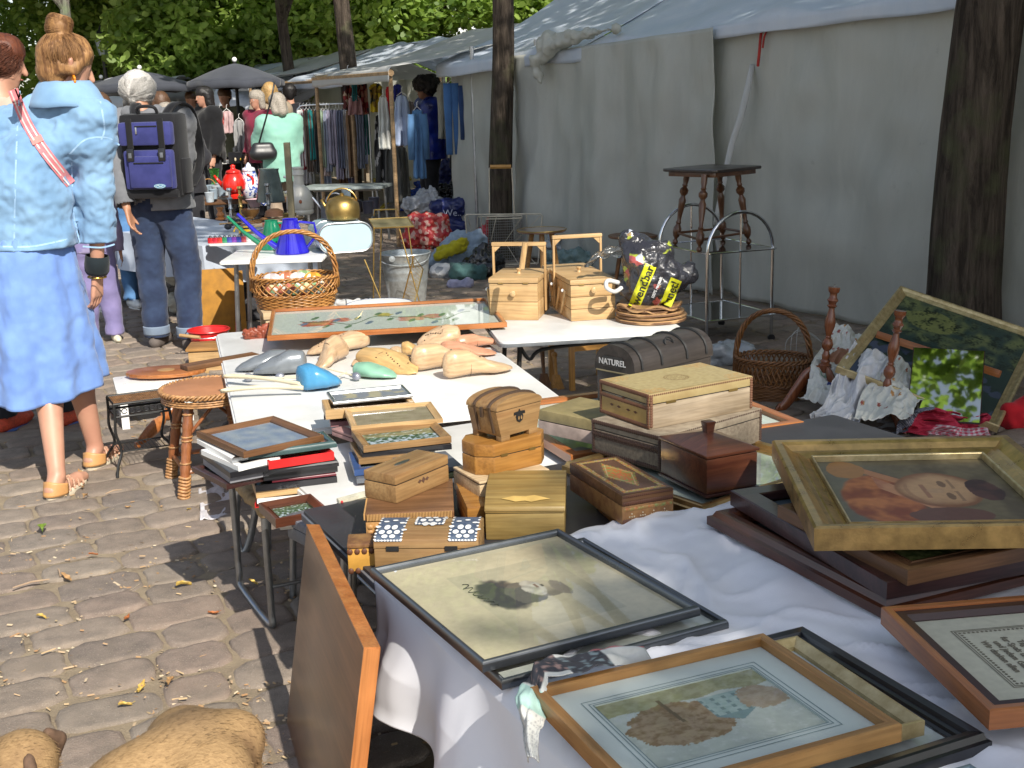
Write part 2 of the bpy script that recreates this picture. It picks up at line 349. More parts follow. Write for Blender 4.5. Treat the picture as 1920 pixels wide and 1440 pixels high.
# straw and seed litter in the joints
m=MB()
for i in range(11000):
 y=2.3+9*rng.random()**1.6; x=rng.uniform(-y*.45-.2,y*.1+.3)
 if nz((x,y,0),2.2)<-.12: continue
 L=rng.uniform(.002,.011)*(1 if rng.random()<.93 else 2.5); a=rng.random()*6.3; wv=rng.uniform(.0012,.004); z=rng.uniform(.003,.009) if rng.random()<.93 else .019
 c,s=math.cos(a),math.sin(a)
 m._a([(x-c*L-s*wv,y-s*L+c*wv,z),(x-c*L+s*wv,y-s*L-c*wv,z+.002),(x+c*L+s*wv,y+s*L-c*wv,z+.003),(x+c*L-s*wv,y+s*L+c*wv,z+.001)],[(0,1,2,3)])
def straw_mat():
 m_,nt,b=_base('straw_bits',.9); g=nt.nodes.new('ShaderNodeNewGeometry'); r=nt.nodes.new('ShaderNodeValToRGB'); nt.links.new(g.outputs['Random Per Island'],r.inputs[0])
 r.color_ramp.elements[0].color=(.5,.38,.22,1); r.color_ramp.elements[1].color=(.62,.52,.36,1); e=r.color_ramp.elements.new(.5); e.color=(.36,.2,.09,1); nt.links.new(r.outputs[0],b.inputs['Base Color']); return m_
tag(m.build('joint_litter',straw_mat(),norm=False),'dry straw, seeds and leaf bits lying in the joints of the cobbles','litter',kind='stuff')
def leaf_mat(name, a, b_, tr=.35):
 if name in _mc: return _mc[name]
 m=bpy.data.materials.new(name); m.use_nodes=True; nt=m.node_tree; b=nt.nodes['Principled BSDF']; b.inputs['Roughness'].default_value=.45; b.inputs['Specular IOR Level'].default_value=.4
 g=nt.nodes.new('ShaderNodeNewGeometry'); r=nt.nodes.new('ShaderNodeValToRGB'); nt.links.new(g.outputs['Random Per Island'],r.inputs[0])
 r.color_ramp.elements[0].color=_c(a); r.color_ramp.elements[1].color=_c(b_)
 co=_tex(nt); n=_n(nt,'TexNoise',Scale=.7,Detail=3.); nt.links.new(co,n.inputs[0])
 col=_mix(nt,_ramp(nt,n.outputs[0],.5,.75),r.outputs[0],tuple(min(1,x*1.7) for x in b_))
 nt.links.new(col,b.inputs['Base Color'])
 t=nt.nodes.new('ShaderNodeBsdfTranslucent'); nt.links.new(_mix(nt,.5,col,(.42,.60,.08)),t.inputs[0]); mx=nt.nodes.new('ShaderNodeMixShader'); mx.inputs[0].default_value=tr
 nt.links.new(b.outputs[0],mx.inputs[1]); nt.links.new(t.outputs[0],mx.inputs[2]); nt.links.new(mx.outputs[0],nt.nodes['Material Output'].inputs[0]); _mc[name]=m; return m
def bark_mat(name,c):
 if name in _mc: return _mc[name]
 m,nt,b=_base(name,.95,0,.15); co=_tex(nt,(14,14,1.6)); n=_n(nt,'TexNoise',Scale=1.6,Detail=6.,Roughness=.7,Distortion=.5); nt.links.new(co,n.inputs[0])
 co2=_tex(nt); n3=_n(nt,'TexNoise',Scale=5.,Detail=5.); nt.links.new(co2,n3.inputs[0])
 a=_mix(nt,_ramp(nt,n.outputs[0],.4,.62),tuple(x*.35 for x in c),c); nt.links.new(_mix(nt,_ramp(nt,n3.outputs[0],.5,.7),a,tuple(x*y for x,y in zip(c,(.75,.95,.7)))),b.inputs['Base Color'])
 _bump(nt,b,n.outputs[0],1.,.06); _mc[name]=m; return m
BARK=bark_mat('bark',(.115,.09,.07)); BARKG=bark_mat('grey_bark',(.25,.23,.2))
LEAF=leaf_mat('leaves',(.14,.23,.05),(.33,.44,.11),.55); LEAFD=leaf_mat('dark_leaves',(.08,.15,.035),(.22,.32,.07),.5); LEAFY=leaf_mat('yellowing_leaves',(.2,.29,.06),(.42,.45,.11),.55)
def leaves(name, mat_, parent, blobs, n, size, seed):
 r=np.random.default_rng(seed); w_=np.array([b[3]*b[4]*b[5] for b in blobs]); w_=w_/w_.sum(); idx=r.choice(len(blobs),n,p=w_)
 B=np.array(blobs)[idx]; d=r.normal(size=(n,3)); d/=np.linalg.norm(d,axis=1)[:,None]; rad=r.random(n)**.42
 C=B[:,:3]+d*rad[:,None]*B[:,3:6]
 cl=r.random((n//28+1,3))*2-1; cl=cl/np.maximum(1,np.linalg.norm(cl,axis=1))[:,None]; k=r.integers(0,len(cl),n);
 C2=B[:,:3]+cl[k]*B[:,3:6]*.97+r.normal(size=(n,3))*.085*B[:,3:6].mean(axis=1)[:,None]
 mk=r.random(n)<.72; C[mk]=C2[mk]
 a=r.normal(size=(n,3)); a/=np.linalg.norm(a,axis=1)[:,None]; up=r.normal(size=(n,3))*1.0+np.array([0,0,1.]); b=np.cross(up,a); b/=np.linalg.norm(b,axis=1)[:,None];
 a=np.cross(b,up); a/=np.linalg.norm(a,axis=1)[:,None]; s=size*r.uniform(.6,1.25,n)[:,None]
 nn=np.cross(a,b); V=np.stack([C-a*s, C-b*s*.55-a*s*.45+nn*s*.12, C-b*s*.62+a*s*.25+nn*s*.12, C+a*s, C+b*s*.62+a*s*.25+nn*s*.12, C+b*s*.55-a*s*.45+nn*s*.12],axis=1).reshape(-1,3)
 me=bpy.data.meshes.new(name); me.vertices.add(6*n); me.vertices.foreach_set('co',V.ravel()); me.loops.add(6*n); me.loops.foreach_set('vertex_index',np.arange(6*n)); me.polygons.add(n); me.polygons.foreach_set('loop_start',np.arange(n)*6); me.update(calc_edges=True); me.validate()
 return mesh_obj(name,me,mat_,parent)
def tree(label, x, y, dia, lean, hgt, blobs, nl, size, mat_=LEAF, bark=BARK, seed=1, group=None, fork=None):
 t=thing('tree',label,'tree',(x,y,0),group=group); m=MB(); rr=random.Random(seed)
 n=22; pts=[];rs=[]
 for i in range(n+1):
  z=-.15+hgt*i/n; pts.append((lean[0]*z+.03*math.sin(z*1.7+seed),lean[1]*z,z)); rs.append(dia/2*(1.25 if i==0 else (1.08 if i==1 else 1))*(1-.45*i/n))
 m.tube(pts,rs,20 if dia>.3 else 12)
 def bumpy(me):
  for v in me.vertices:
   a=math.atan2(v.co.y,v.co.x); k=1+.05*noise.noise(Vector((a*3,v.co.z*1.4,seed)))
   v.co.x=lean[0]*v.co.z+(v.co.x-lean[0]*v.co.z)*k; v.co.y=lean[1]*v.co.z+(v.co.y-lean[1]*v.co.z)*k
 top=Vector(pts[-1]); mid=Vector(pts[int(n*.62)])
 br=[]
 for b in blobs[:9]:
  c=Vector(b[:3]); s=Vector(pts[rr.randint(int(n*.55),n)]); q=s.lerp(c,.5)+Vector((0,0,-.2)); br.append(([s,q,c],[dia*.22,dia*.13,dia*.05]))
 for p,r_ in br: m.tube(smoothpath(p,4),[r_[0]+(r_[2]-r_[0])*k/8 for k in range(9)],8)
 o=m.build('trunk',bark,t,smooth=True); bumpy(o.data)
 leaves('crown',mat_,t,blobs,nl,size,seed); return t
def crownblobs(seed,c,r,n=8,k=.5):
 rr=random.Random(seed); o=[]
 for i in range(n):
  a=rr.random()*6.28; q=rr.random()**.5; s=rr.uniform(.6,1.)*k
  o.append((c[0]+math.cos(a)*q*r[0]*.7, c[1]+math.sin(a)*q*r[1]*.7, c[2]+rr.uniform(-.6,.6)*r[2], r[0]*s, r[1]*s, r[2]*s*.9))
 return o
tr1=P((1800,683)); tr2=P((946,486))
T1_=tree('thick dark tree trunk in front of the pale tarpaulin wall at the right', tr1.x,tr1.y,.40,(.03,0),6.3, crownblobs(3,(1.9,-1.4,6.4),(2.9,3.4,1.5),13), 12000,.07,LEAFD,seed=3)
leaves('added_mirror_bough',LEAFD,T1_,[(-1.3,-2.7,5.9,1.0,1.1,.5),(-.9,-2.3,6.3,.8,.8,.5)],2300,.065,77); MB().tube([(.15,0,4.6),(-.4,-1.3,5.5),(-1.2,-2.5,6.)],[.06,.04,.02],8).build('added_mirror_limb',BARK,T1_,smooth=True)  # unseen bough and its branch, added so the mirror reflects leaves
tree('slim dark tree trunk standing against the left end of the pale tarpaulin wall', tr2.x,tr2.y,.245,(.012,0),5.6, crownblobs(4,(1.6,-.5,5.8),(2.6,2.8,1.3),11), 4500,.085,LEAFD,seed=4)
t3=PD((662,300),17); t4=PD((560,300),20); t5=PD((165,300),22)
tree('dark trunk rising behind the rail of hanging clothes', t3.x,t3.y,.27,(-.01,0),6.5, crownblobs(5,(0,0,5.9),(3.3,3.,1.9),10), 15000,.11,LEAF,seed=5)
tree('thin curved trunk beside the green-topped woman with a forked top', t4.x,t4.y,.22,(-.03,0),5.2, crownblobs(6,(-.4,0,5.),(3.2,3.,1.8),9), 13000,.12,LEAF,seed=6)
tree('pale grey trunk above the bun of the woman in denim', t5.x,t5.y,.23,(-.035,0),6, crownblobs(7,(0,0,6.3),(3.3,3,2.),9), 12000,.12,LEAFD,BARKG,seed=7)
def shade_tree(px,py,pz,r,nl,seed,label):
 c=Vector((px,py,pz))+TOSUN*(6.6/TOSUN.z); tree(label,c.x+.6,c.y-.4,.34,(0,0),6.4,crownblobs(seed,(-.6,.4,7.),r,12,.5),nl,.075,LEAFD,seed=seed,group=None)
shade_tree(2.9,6.6,.3,(2.6,3.2,1.),46000,11,'street tree behind the viewer shading the serving cart')
shade_tree(.95,2.3,.5,(1.3,1.0,.8),2300,12,'street tree behind the viewer shading the framed pictures')
# tall trees at the end of the square
far=[(-14,27,0),(-10.5,24,1),(-7.2,29,2),(-4.2,26,0),(-4.,29,1),(3.4,31,0),(4.6,33,1),(-18,24,1),(-9,34,1),(-5.4,36,0),(8.5,30,2),(-15.5,37,0),(5,40,1),(-7,40,1),(4.2,27,0)]
names=['broad green tree closing the view behind the dark parasols','mid-green tree far behind the market stalls','light green tree with yellowing leaves beyond the awnings']
seen_=set()
for i,(x,y,k) in enumerate(far):
 lb_=(names[k]+(', far left' if x<-9 else ', left of the thin trunks' if x<-5 else ', between the dark trunks' if x<-1.5 else ', right of the clothes' if x<3 else ', above the tent roof')+(', farthest' if y>33.5 else '')); lb_+=' again' if lb_ in seen_ else ''; seen_.add(lb_)
 tree(lb_.replace(' again',', shorter crown'),x,y,.4,(0,0),6,crownblobs(30+i,(0,0,6.2),(3.,2.6,3.2),14,.5),32000,.085,(LEAF,LEAFD,LEAFY)[k],seed=30+i,group='trees closing the end of the square')
for i,(x,y) in enumerate([(-17,24),(-12.5,25),(-8.5,26.5),(-5,25),(-2.8,26),(2.2,27),(5,28)]):
 tree('low bushy tree, '+('left edge','second from left','behind the dark parasols','behind the thin curved trunk','behind the clothes rail','right of the clothes rail','rightmost, behind the tent')[i],x,y,.3,(0,0),2.5,crownblobs(60+i,(0,0,2.9),(2.8,2.2,2.1),12,.55),22000,.088,LEAFD if i%3==1 else LEAF,seed=60+i,group='bushy trees behind the far stalls')
# far building
BW=mat('pale_render',(.72,.76,.78),.85,scale=2); ROOFM=mat('grey_roof',(.3,.3,.3),.8)
b=thing('building','pale multi-storey facade glimpsed through the leaves above the awnings','building',(1.5,52,0))
mb=MB(); mb.box(-16,12,0,8,0,15.4); mb.build('wall',BW,b); bx('roof',ROOFM,b,-16.3,12.3,-.3,8.3,15.4,15.9)
for i in range(9):
 for k in range(4):
  x=-14+i*3.0; z=2.2+k*3.3; f=bx('window',BW,b,x-.75,x+.75,-.14,-.002,z-.12,z+1.95); bx('pane',mat('dark_pane',(.12,.16,.2),.1,bump=0),f,x-.6,x+.6,-.17,-.142,z+.0,z+1.8)
b=thing('building','beige rendered building seen between the trunks','building',PD((600,150),45),rz=.2)
bx('wall',mat('beige_render',(.42,.38,.31),.85,scale=2),b,-3,3,0,6,-4,12); bx('roof',ROOFM,b,-3.2,3.2,-.2,6.2,12,12.4)
for k in range(3):
 f=bx('window',BW,b,-.9,.9,-.1,-.004,1+k*3.2,2.9+k*3.2); bx('pane',mat('dark_pane',(.12,.16,.2),.1),f,-.75,.75,-.13,-.102,1.15+k*3.2,2.75+k*3.2)
WB=Vector((2.29,7.51,0))
def wp(t,off=0.,z=0.): p=WB+D*t+N*off; p.z=z; return p
TARP=None
def tarp_mat(name,c,c2):
 m,nt,b=_base(name,.42,0,.45); co=_tex(nt,(1,1,.35)); n=_n(nt,'TexNoise',Scale=2.2,Detail=8.,Roughness=.65,Distortion=.8); nt.links.new(co,n.inputs[0])
 co2=_tex(nt); n2=_n(nt,'TexNoise',Scale=7,Detail=8.,Roughness=.75); nt.links.new(co2,n2.inputs[0])
 a=_mix(nt,_ramp(nt,n.outputs[0],.3,.7),c2,c); nt.links.new(_mix(nt,_ramp(nt,n2.outputs[0],.62,.75),a,tuple(x*.72 for x in c2)),b.inputs['Base Color'])
 n3=_n(nt,'TexNoise',Scale=14,Detail=4.,Distortion=1.); nt.links.new(co,n3.inputs[0]); _bump(nt,b,n3.outputs[0],.35,.02)
 t=nt.nodes.new('ShaderNodeBsdfTranslucent'); nt.links.new(a,t.inputs[0]); mx=nt.nodes.new('ShaderNodeMixShader'); mx.inputs[0].default_value=.42
 nt.links.new(b.outputs[0],mx.inputs[1]); nt.links.new(t.outputs[0],mx.inputs[2]); nt.links.new(mx.outputs[0],nt.nodes['Material Output'].inputs[0]); return m
TARP=tarp_mat('pale_tarpaulin',(.68,.68,.62),(.57,.58,.53)); TBLUE=tarp_mat('blue_white_tarpaulin',(.80,.84,.90),(.66,.74,.83)); TWH=tarp_mat('white_tarpaulin',(.74,.74,.72),(.62,.63,.62))
WOODP=wood('raw_pine',(.55,.37,.2),ax=0)
def EVt(t): return 1.97-.024*t
def wall_sheet(name,t0,t1,off,zt,hem,amp,parent,seed,mt=TARP,fr=5.,slant=0.):
 def f(u,v):
  t=t0+(t1-t0)*u; z=hem+(EVt(t)-hem)*v
  k=.35+.65*(1-v); o=off+amp*k*(math.sin(t*fr+1.3*nz((t*1.3,z*.7,seed)))*.6+.9*nz((t*fr*.45,z*.35,seed),1.)) + .03*nz((t*4,z*3,seed))
  o+= .10*(1-v)**2*amp*8*(.5+nz((t*.8,0,seed)))
  t+= slant*(1-v); return wp(t,o,z+.03*nz((t*2,0,seed))*(1-v)*2)
 m=MB(); m.grid(f,150,60); return m.build(name,mt,parent,smooth='all',thick=.004,norm=False)
EV=2.0
tent=thing('market_tent','long pale grey tarpaulin market tent with a bluish roof filling the right','market tent')
wall_sheet('wall_panel',-4.2,2.3,0.,EV,.05,.05,tent,1,fr=3.1)
wall_sheet('wall_panel',1.6,4.75,.10,EV-.01,.03,.075,tent,2,fr=6)
wall_sheet('wall_panel',4.5,6.45,-.05,EV-.02,.03,.07,tent,3,fr=5)
def roof(name,t0,t1,ze,zr,run,over,parent,mt,seed,sag=.06,tilt=0.,lip=.12):
 def f(u,v):
  t=t0+(t1-t0)*u
  if v<.12: q=v/.12; off=over+.005; z=ze-lip*(1-q)+.006*math.sin(t*5)
  else:
   q=(v-.12)/.88; off=over-(run+over)*q; z=ze+(zr-ze)*q-sag*math.sin(math.pi*q)*(1+.6*nz((t*1.6,0,seed)))+.05*nz((t*1.5,q*2,seed))
  p=wp(t,off,z+tilt*(t-t0)+.018*nz((t*1.5,q*3,seed))); return p
 m=MB(); m.grid(f,90,40); return m.build(name,mt,parent,smooth='all',thick=.004,norm=False)
roof('roof',-4.2,3.6,EVt(-4.2)+.02,2.85,1.5,.07,tent,TBLUE,4,lip=.10,tilt=-.024)
roof('roof',3.45,6.5,EVt(3.45)+.01,2.66,1.5,.10,tent,TBLUE,5,lip=.12,tilt=-.024)
for t in (-4,-1,2,4.6,6): MB().tube([wp(t,-.08,0),wp(t,-.08,EV)],.022,8).build('post',mat('steel_post',(.5,.5,.5),.4,1.),tent)
for t in (-4,-1,2,4.6,6): MB().tube([wp(t,-2.9,0),wp(t,-2.9,EV)],.022,8).build('post',mat('steel_post',(.5,.5,.5),.4,1.),tent)
def backroof(u,v): t=-4.2+10.3*u; return wp(t,-1.5-1.5*v,2.74-.024*t-.62*v+.02*nz((t,v,3)))
m=MB(); m.grid(backroof,60,10); m.build('roof',TBLUE,tent,smooth='all',thick=.004,norm=False)
m=MB(); m.grid(lambda u,v: wp(-4.2+10.3*u,-3.0+.05*math.sin(u*40),.05+2.05*v),60,6); m.build('wall_panel',TARP,tent,smooth='all',thick=.004,norm=False)
# gathered flap with white edge and the red cord
fl=[PD((1420,120),8.72),PD((1410,165),8.66),PD((1395,225),8.66),PD((1378,280),8.68),PD((1350,420),8.66)]
m=MB(); m.grid(lambda u,v: (lambda p: p+(-D)*(u-.5)*(.02+.05*math.sin(v*3.))+N*(.03+.03*math.sin(u*3.14)))( smoothpath(fl,6)[min(24,int(v*24+.5))]),9,25); m.build('flap',TWH,tent,smooth='all',thick=.003,norm=False)
m=MB(); c=[PD((1500,26),8.45),PD((1478,38),8.5),PD((1440,40),8.6),PD((1428,60),8.55),PD((1424,95),8.52),PD((1421,124),8.55)]; m.tube(smoothpath(c,6),.010,6)
c=[PD((1500,30),8.43),PD((1475,43),8.47),PD((1446,48),8.55),PD((1434,66),8.5),PD((1430,90),8.5)]; m.tube(smoothpath(c,6),.007,6)
m.build('red_cord',cloth('red_cord',(.45,.05,.04)),tent,smooth=True)
# scrunched tarp bundle at the seam
def bund(co,nm): return co+nm*(.05*nz(co*9,1.)+.02*nz(co*25,1.))
blob('gathered_tarpaulin',[(wp(3.5,.14,1.97),.06,wp(3.95,.16,1.91),.09),(wp(3.9,.16,1.92),.09,wp(4.1,.2,1.76),.05),(wp(4.1,.2,1.8),.04,wp(4.0,.2,1.6),.015),(wp(2.9,.1,2.0),.02,wp(3.5,.13,1.97),.05)],TARP,tent,vox=.02,it=3,fn=bund)
# ================================================================== TABLES AND FOREGROUND GOODS
PINE=wood('light_pine',(.62,.43,.22),(.48,.30,.13)); PINEY=wood('light_pine_y',(.62,.43,.22),(.48,.30,.13),ax=1); PINEZ=wood('light_pine_z',(.62,.43,.22),(.48,.30,.13),ax=2)
OAK=wood('oak',(.50,.28,.10),(.33,.16,.05)); OAKY=wood('oak_y',(.50,.28,.10),(.33,.16,.05),ax=1)
ORW=wood('orange_wood',(.48,.19,.06),(.34,.11,.03),rough=.3,coat=.4); ORWY=wood('orange_wood_y',(.48,.19,.06),(.34,.11,.03),ax=1,rough=.3,coat=.4); ORWZ=wood('orange_wood_z',(.48,.19,.06),(.34,.11,.03),ax=2,rough=.3,coat=.4)
MAH=wood('mahogany',(.13,.045,.022),(.06,.018,.01),rough=.28,coat=.4); MAHY=wood('mahogany_y',(.13,.045,.022),(.06,.018,.01),ax=1,rough=.28,coat=.4)
DKP=wood('dark_plum_wood',(.07,.028,.025),(.035,.014,.013),rough=.3,coat=.4)
WAL=wood('walnut',(.22,.11,.05),(.12,.055,.022)); WALY=wood('walnut_y',(.22,.11,.05),(.12,.055,.022),ax=1); WALZ=wood('walnut_z',(.22,.11,.05),(.12,.055,.022),ax=2)
GREYW=wood('greyed_wood',(.40,.33,.24),(.25,.19,.12),rough=.7,coat=0); TANW=wood('tan_wood',(.36,.23,.10),(.24,.13,.05),rough=.5); HONEY=wood('honey_wood',(.40,.20,.05),(.27,.12,.025),rough=.35,coat=.3)
OLV=wood('olive_wood',(.34,.25,.09),(.22,.14,.04),rough=.5); PALEW=wood('pale_wood',(.60,.47,.30),(.48,.35,.20),rough=.65,coat=0)
BLKL=mat('black_lacquer',(.015,.015,.018),.3,var=.4,coat=.2,bump=.05); CHAR=mat('charcoal_metal',(.15,.16,.17),.3,.9,bump=.03,var=.1); SIL=mat('silver_metal',(.62,.64,.66),.3,1.,bump=.05,var=.1); CHR=mat('chrome',(.72,.73,.75),.13,1.,bump=0,var=.1)
GALV=mat('galvanised_zinc',(.55,.60,.62),.38,.75,scale=30,var=.2); IRON=mat('black_iron',(.03,.03,.03),.5,.5); GUN=mat('gun_metal_tube',(.34,.35,.36),.35,.9); BRASS=mat('brass',(.72,.5,.18),.3,1.,bump=.05); OBRASS=mat('old_brass',(.40,.27,.09),.38,.9); GILT=mat('gilt',(.66,.43,.17),.3,.88,scale=25,bump=.15,c2=(.42,.27,.11)); GILTL=mat('light_gilt',(.66,.54,.30),.4,.6,scale=30,c2=(.45,.34,.16))
WHT=mat('white_laminate',(.72,.72,.71),.42,scale=5,var=.1,bump=.03,c2=(.60,.60,.58)); WHP=mat('white_enamel',(.8,.8,.78),.3,bump=0,var=.05); DKT=mat('dark_table_board',(.035,.036,.042),.5,scale=8); SLATE=mat('slate_grey_board',(.12,.13,.15),.5)
CREAM=mat('cream_paper',(.62,.56,.41),.85,bump=.05,scale=6,var=.12); MINT=mat('mint_mount',(.56,.62,.58),.85,bump=.05,scale=6,var=.08); BACKB=mat('brown_backing',(.30,.2,.12),.9)
RED=mat('red_plastic',(.55,.02,.02),.35,bump=0); GREENP=mat('green_plastic',(.03,.22,.07),.35,bump=0); BLUEP=mat('blue_lacquer',(.03,.07,.2),.3,bump=0)
ART=vcol('painted_sheet',.6); ARTG=vcol('glossy_painted_sheet',.5,.03); ARTW=vcol('painted_wood',.5,.1,.2); GL=glass()
def leg_tubes(parent, pts, r, mt, name='leg'):
 for p in pts: MB().tube(p,r,10).build(name,mt,parent,smooth=True)
def M3(o, x, y):
 x=Vector(x); xn=x.normalized(); z=xn.cross(Vector(y)).normalized(); yn=z.cross(xn)
 return Matrix(((xn.x,yn.x,z.x,o[0]),(xn.y,yn.y,z.y,o[1]),(xn.z,yn.z,z.z,o[2]),(0,0,0,1)))
def table(name,label,o,xd,w_,d,z,th,mt,edge,legmt,legr=.012,round_=.03,inset=.08,legkind='straight',M=None):
 xd=Vector((xd[0],xd[1],0)).normalized(); t=thing(name,label,'table',(o[0],o[1],0),math.atan2(xd.y,xd.x))
 MB().prism(rpoly(.0,w_,.0,d,round_),z-th,z).build('tabletop',mt,t,bevel=.004)
 MB().prism(rpoly(-.006,w_+.006,-.006,d+.006,round_),z-th-.004,z-th*.4).build('edge_band',edge,t,bevel=.002)
 i=inset
 if legkind=='u':
  for x in (i,w_-i):
   MB().tube(smoothpath([(x,i,z-th),(x,i+.02,.25),(x+.02,i+.05,.02),(x+.02,i+.12,.012),(x+.02,d-i-.12,.012),(x+.02,d-i-.05,.02),(x,d-i,.25),(x,d-i,z-th)],5),legr,10).build('leg',legmt,t,smooth=True)
 else:
  for x,y in ((i,i),(w_-i,i),(w_-i,d-i),(i,d-i)):
   dx=-.03 if x<w_/2 else .03; MB().tube([(x,y,z-th),(x+dx,y,0)],legr,10).build('leg',legmt,t,smooth=True)
  MB().tube([(i,d/2,z-th-.03),(w_-i,d/2,z-th-.03)],legr*.8,8).build('crossbar',legmt,t,smooth=True)
 return t
XR=Vector((-N.x,-N.y,0))
def tp(t,n,z=0.): p=D*t+N*n; p.z=z; return p
# dark long table under boxes and frames
ft=table('folding_table','dark topped folding table under the wooden boxes, nearest the viewer',tp(.95,-.84),XR,1.75,1.97,.5,.022,DKT,SLATE,GUN,.012,.02,.1)
w2=table('folding_table','white camping table carrying the stacked picture frames',tp(2.99,-.93),XR,1.2,.62,.455,.02,WHT,WHP,GUN,.011,.04,.07)
MB().tube(smoothpath([tuple(w2.matrix_basis.inverted()@PD(p,4.0)) for p in ((450,880),(443,960),(446,1020),(458,1034),(470,1005),(480,950),(486,890))],5),.013,10).build('folding_leg',GUN,w2,smooth=True)
e1=P((448,817),.45); e2=P((1032,736),.45); a1=(e2-e1)
w1=table('folding_table','white table spread with wooden shoe lasts and the flower picture',e1,(.966,.259),a1.length,1.92,.45,.02,WHT,WHP,GUN,.011,.05,.1)
o=P((938,643),.5); r=P((1292,622),.5)
w3=table('folding_table','white topped table with a dark rim holding the two sewing boxes',o,(r.x-o.x,r.y-o.y),(r-o).length,.62,.5,.018,WHT,mat('grey_rim',(.14,.15,.16),.4),IRON,.011,.04,.1)
MB().tube(smoothpath([(.1,.1,.46),(.14,.1,.40),(.2,.1,.44),(.45,.1,.455),(.6,.1,.44),(.66,.1,.35)],5),.008,8).build('brace',IRON,w3,smooth=True)
# white sheet
def sheet():
 t0,t1=.55,2.36
 def f(u,v):
  n=-.72-1.95*u; t=t0+(t1-t0)*v
  sm=nz((t*1.4,n*1.4,3)); fold=.012*abs(nz((t*3.5+sm*3,n*3.5,8)))+.005*nz((t*9,n*7,2))+.011*max(0,1-abs(nz((t*3.+sm*4,n*3.5,5)))*7)+.008*max(0,1-abs(nz((t*7+sm*3,n*5,15)))*6)+.002*nz((t*30,n*24,4))
  z=.512+max(0,fold)+.006
  if v>.90: z+= .02*math.sin((v-.90)/.1*3.14)*(.6+nz((n*5,0,2)))
  n2=n; ed=-.845
  if n>ed:
   q=(n-ed)/.125
   n2=ed+.018+.05*q+(.035*nz((t*7,q*1.2,6))+.024*math.sin(t*21+3*nz((t*2,q,1))))*min(1,q*2.); z=.505-.25*q*(1+.12*math.sin(t*5))-.0*q
  tt=t
  if v>.93: tt=t+.012*nz((n*7,3,1))
  p=tp(tt,n2,z); return p
 m=MB(); us=[]
 nu,nv=230,180
 def g(u,v):
  uu = (u/.3)*.064 if u<.3 else .064+(u-.3)/.7*.936
  return f(uu,v)
 m.grid(g,nu,nv); return m
MUS=cloth('white_sheet_cotton',(.80,.81,.86),(.76,.77,.83),scale=5,bump=.3)
def cr(o):
 tx=bpy.data.textures.new('wr','CLOUDS'); tx.noise_scale=.13; tx.noise_depth=2
 d=o.modifiers.new('wr','DISPLACE'); d.texture=tx; d.strength=.03; d.mid_level=.5
 return o
o=sheet().build('white_sheet',MUS,None,smooth='all',norm=False); tag(o,'crumpled white bed sheet draped over the nearest table','sheet'); o.modifiers.new('thick','SOLIDIFY').thickness=.003
def art_plain(c,n=.08):
 return lambda u,v: tuple(x*(1+n*noise.noise(Vector((u*9,v*9,1)))) for x in c)
def sides(m, W, Dp, prof):
 for a,b in zip(prof[:-1],prof[1:]):
  (d0,z0),(d1,z1)=a,b
  q0=[(d0,d0,z0),(W-d0,d0,z0),(W-d0,Dp-d0,z0),(d0,Dp-d0,z0)]; q1=[(d1,d1,z1),(W-d1,d1,z1),(W-d1,Dp-d1,z1),(d1,Dp-d1,z1)]
  for i in range(4):
   m.mi=i%2; m._a([q0[i],q0[(i+1)%4],q1[(i+1)%4],q1[i]],[(0,1,2,3)])
 m.mi=0
PROFS={'flat':lambda b,t:[(0,0),(0,t*.94),(.003,t),(b-.003,t),(b,t*.93),(b,t*.45)],
 'round':lambda b,t:[(0,t*.1)]+[(b*.5-b*.5*math.cos(R(a)),t*.45+t*.55*math.sin(R(a))) for a in range(0,181,15)]+[(b,t*.3)],
 'scoop':lambda b,t:[(0,0),(0,t*.92),(b*.06,t),(b*.24,t*.98),(b*.34,t*.86),(b*.5,t*.62),(b*.62,t*.55),(b*.66,t*.60),(b*.9,t*.40),(b*.93,t*.46),(b,t*.40),(b,t*.2)],
 'step':lambda b,t:[(0,0),(0,t*.55),(b*.12,t*.62),(b*.2,t*.95),(b*.3,t),(b*.55,t*.93),(b*.62,t*.7),(b*.8,t*.66),(b*.85,t*.5),(b,t*.45),(b,t*.2)],
 'slope':lambda b,t:[(0,0),(0,t*.95),(.003,t),(b*.3,t*.97),(b*.85,t*.6),(b*.88,t*.66),(b,t*.6),(b,t*.3)]}
def frame(name,label,M,W,Dp,b,t,mats,art=None,mount=None,lip=None,prof='flat',glz=True,group=None,nx=60,artmat=None,cat='picture frame',backz=.25):
 T=thing(name,label,cat,M=M,group=group); m=MB(); sides(m,W,Dp,PROFS[prof](b,t)); o=m.build('moulding',list(mats),T,norm=False)
 me=o.data
 for p in me.polygons: p.use_smooth=True
 me.set_sharp_from_angle(angle=R(32))
 bx('backing',BACKB,T,.002,W-.002,.002,Dp-.002,.0015,t*backz)
 z=t*backz+.0015; i=b-.004
 if lip:
  m=MB(); sides(m,W,Dp,[(b-.001,t*.3),(b-.001,t*(lip[2] if len(lip)>2 else .62)),(b+lip[0]*.7,t*(lip[2] if len(lip)>2 else .6)),(b+lip[0],t*.56),(b+lip[0],z+.0005)]); m.build('slip',[lip[1],lip[1]],T,norm=False); i=b+lip[0]-.001
 if mount:
  mw,mm=mount; m=MB(); sides(m,W,Dp,[(i,z+.0025),(i+mw,z+.0025),(i+mw,z)]); m.build('mount',[mm,mm],T,norm=False); i+=mw-.0005
 if art: canvas('picture',W-2*i,Dp-2*i,art,artmat or ART,T,nx,Matrix.Translation((i,i,z)))
 if glz:
  j=b-.002; MB()._a([(j,j,t*.42),(W-j,j,t*.42),(W-j,Dp-j,t*.42),(j,Dp-j,t*.42)],[(0,1,2,3)]).build('glass',GL,T,norm=False)
 return T
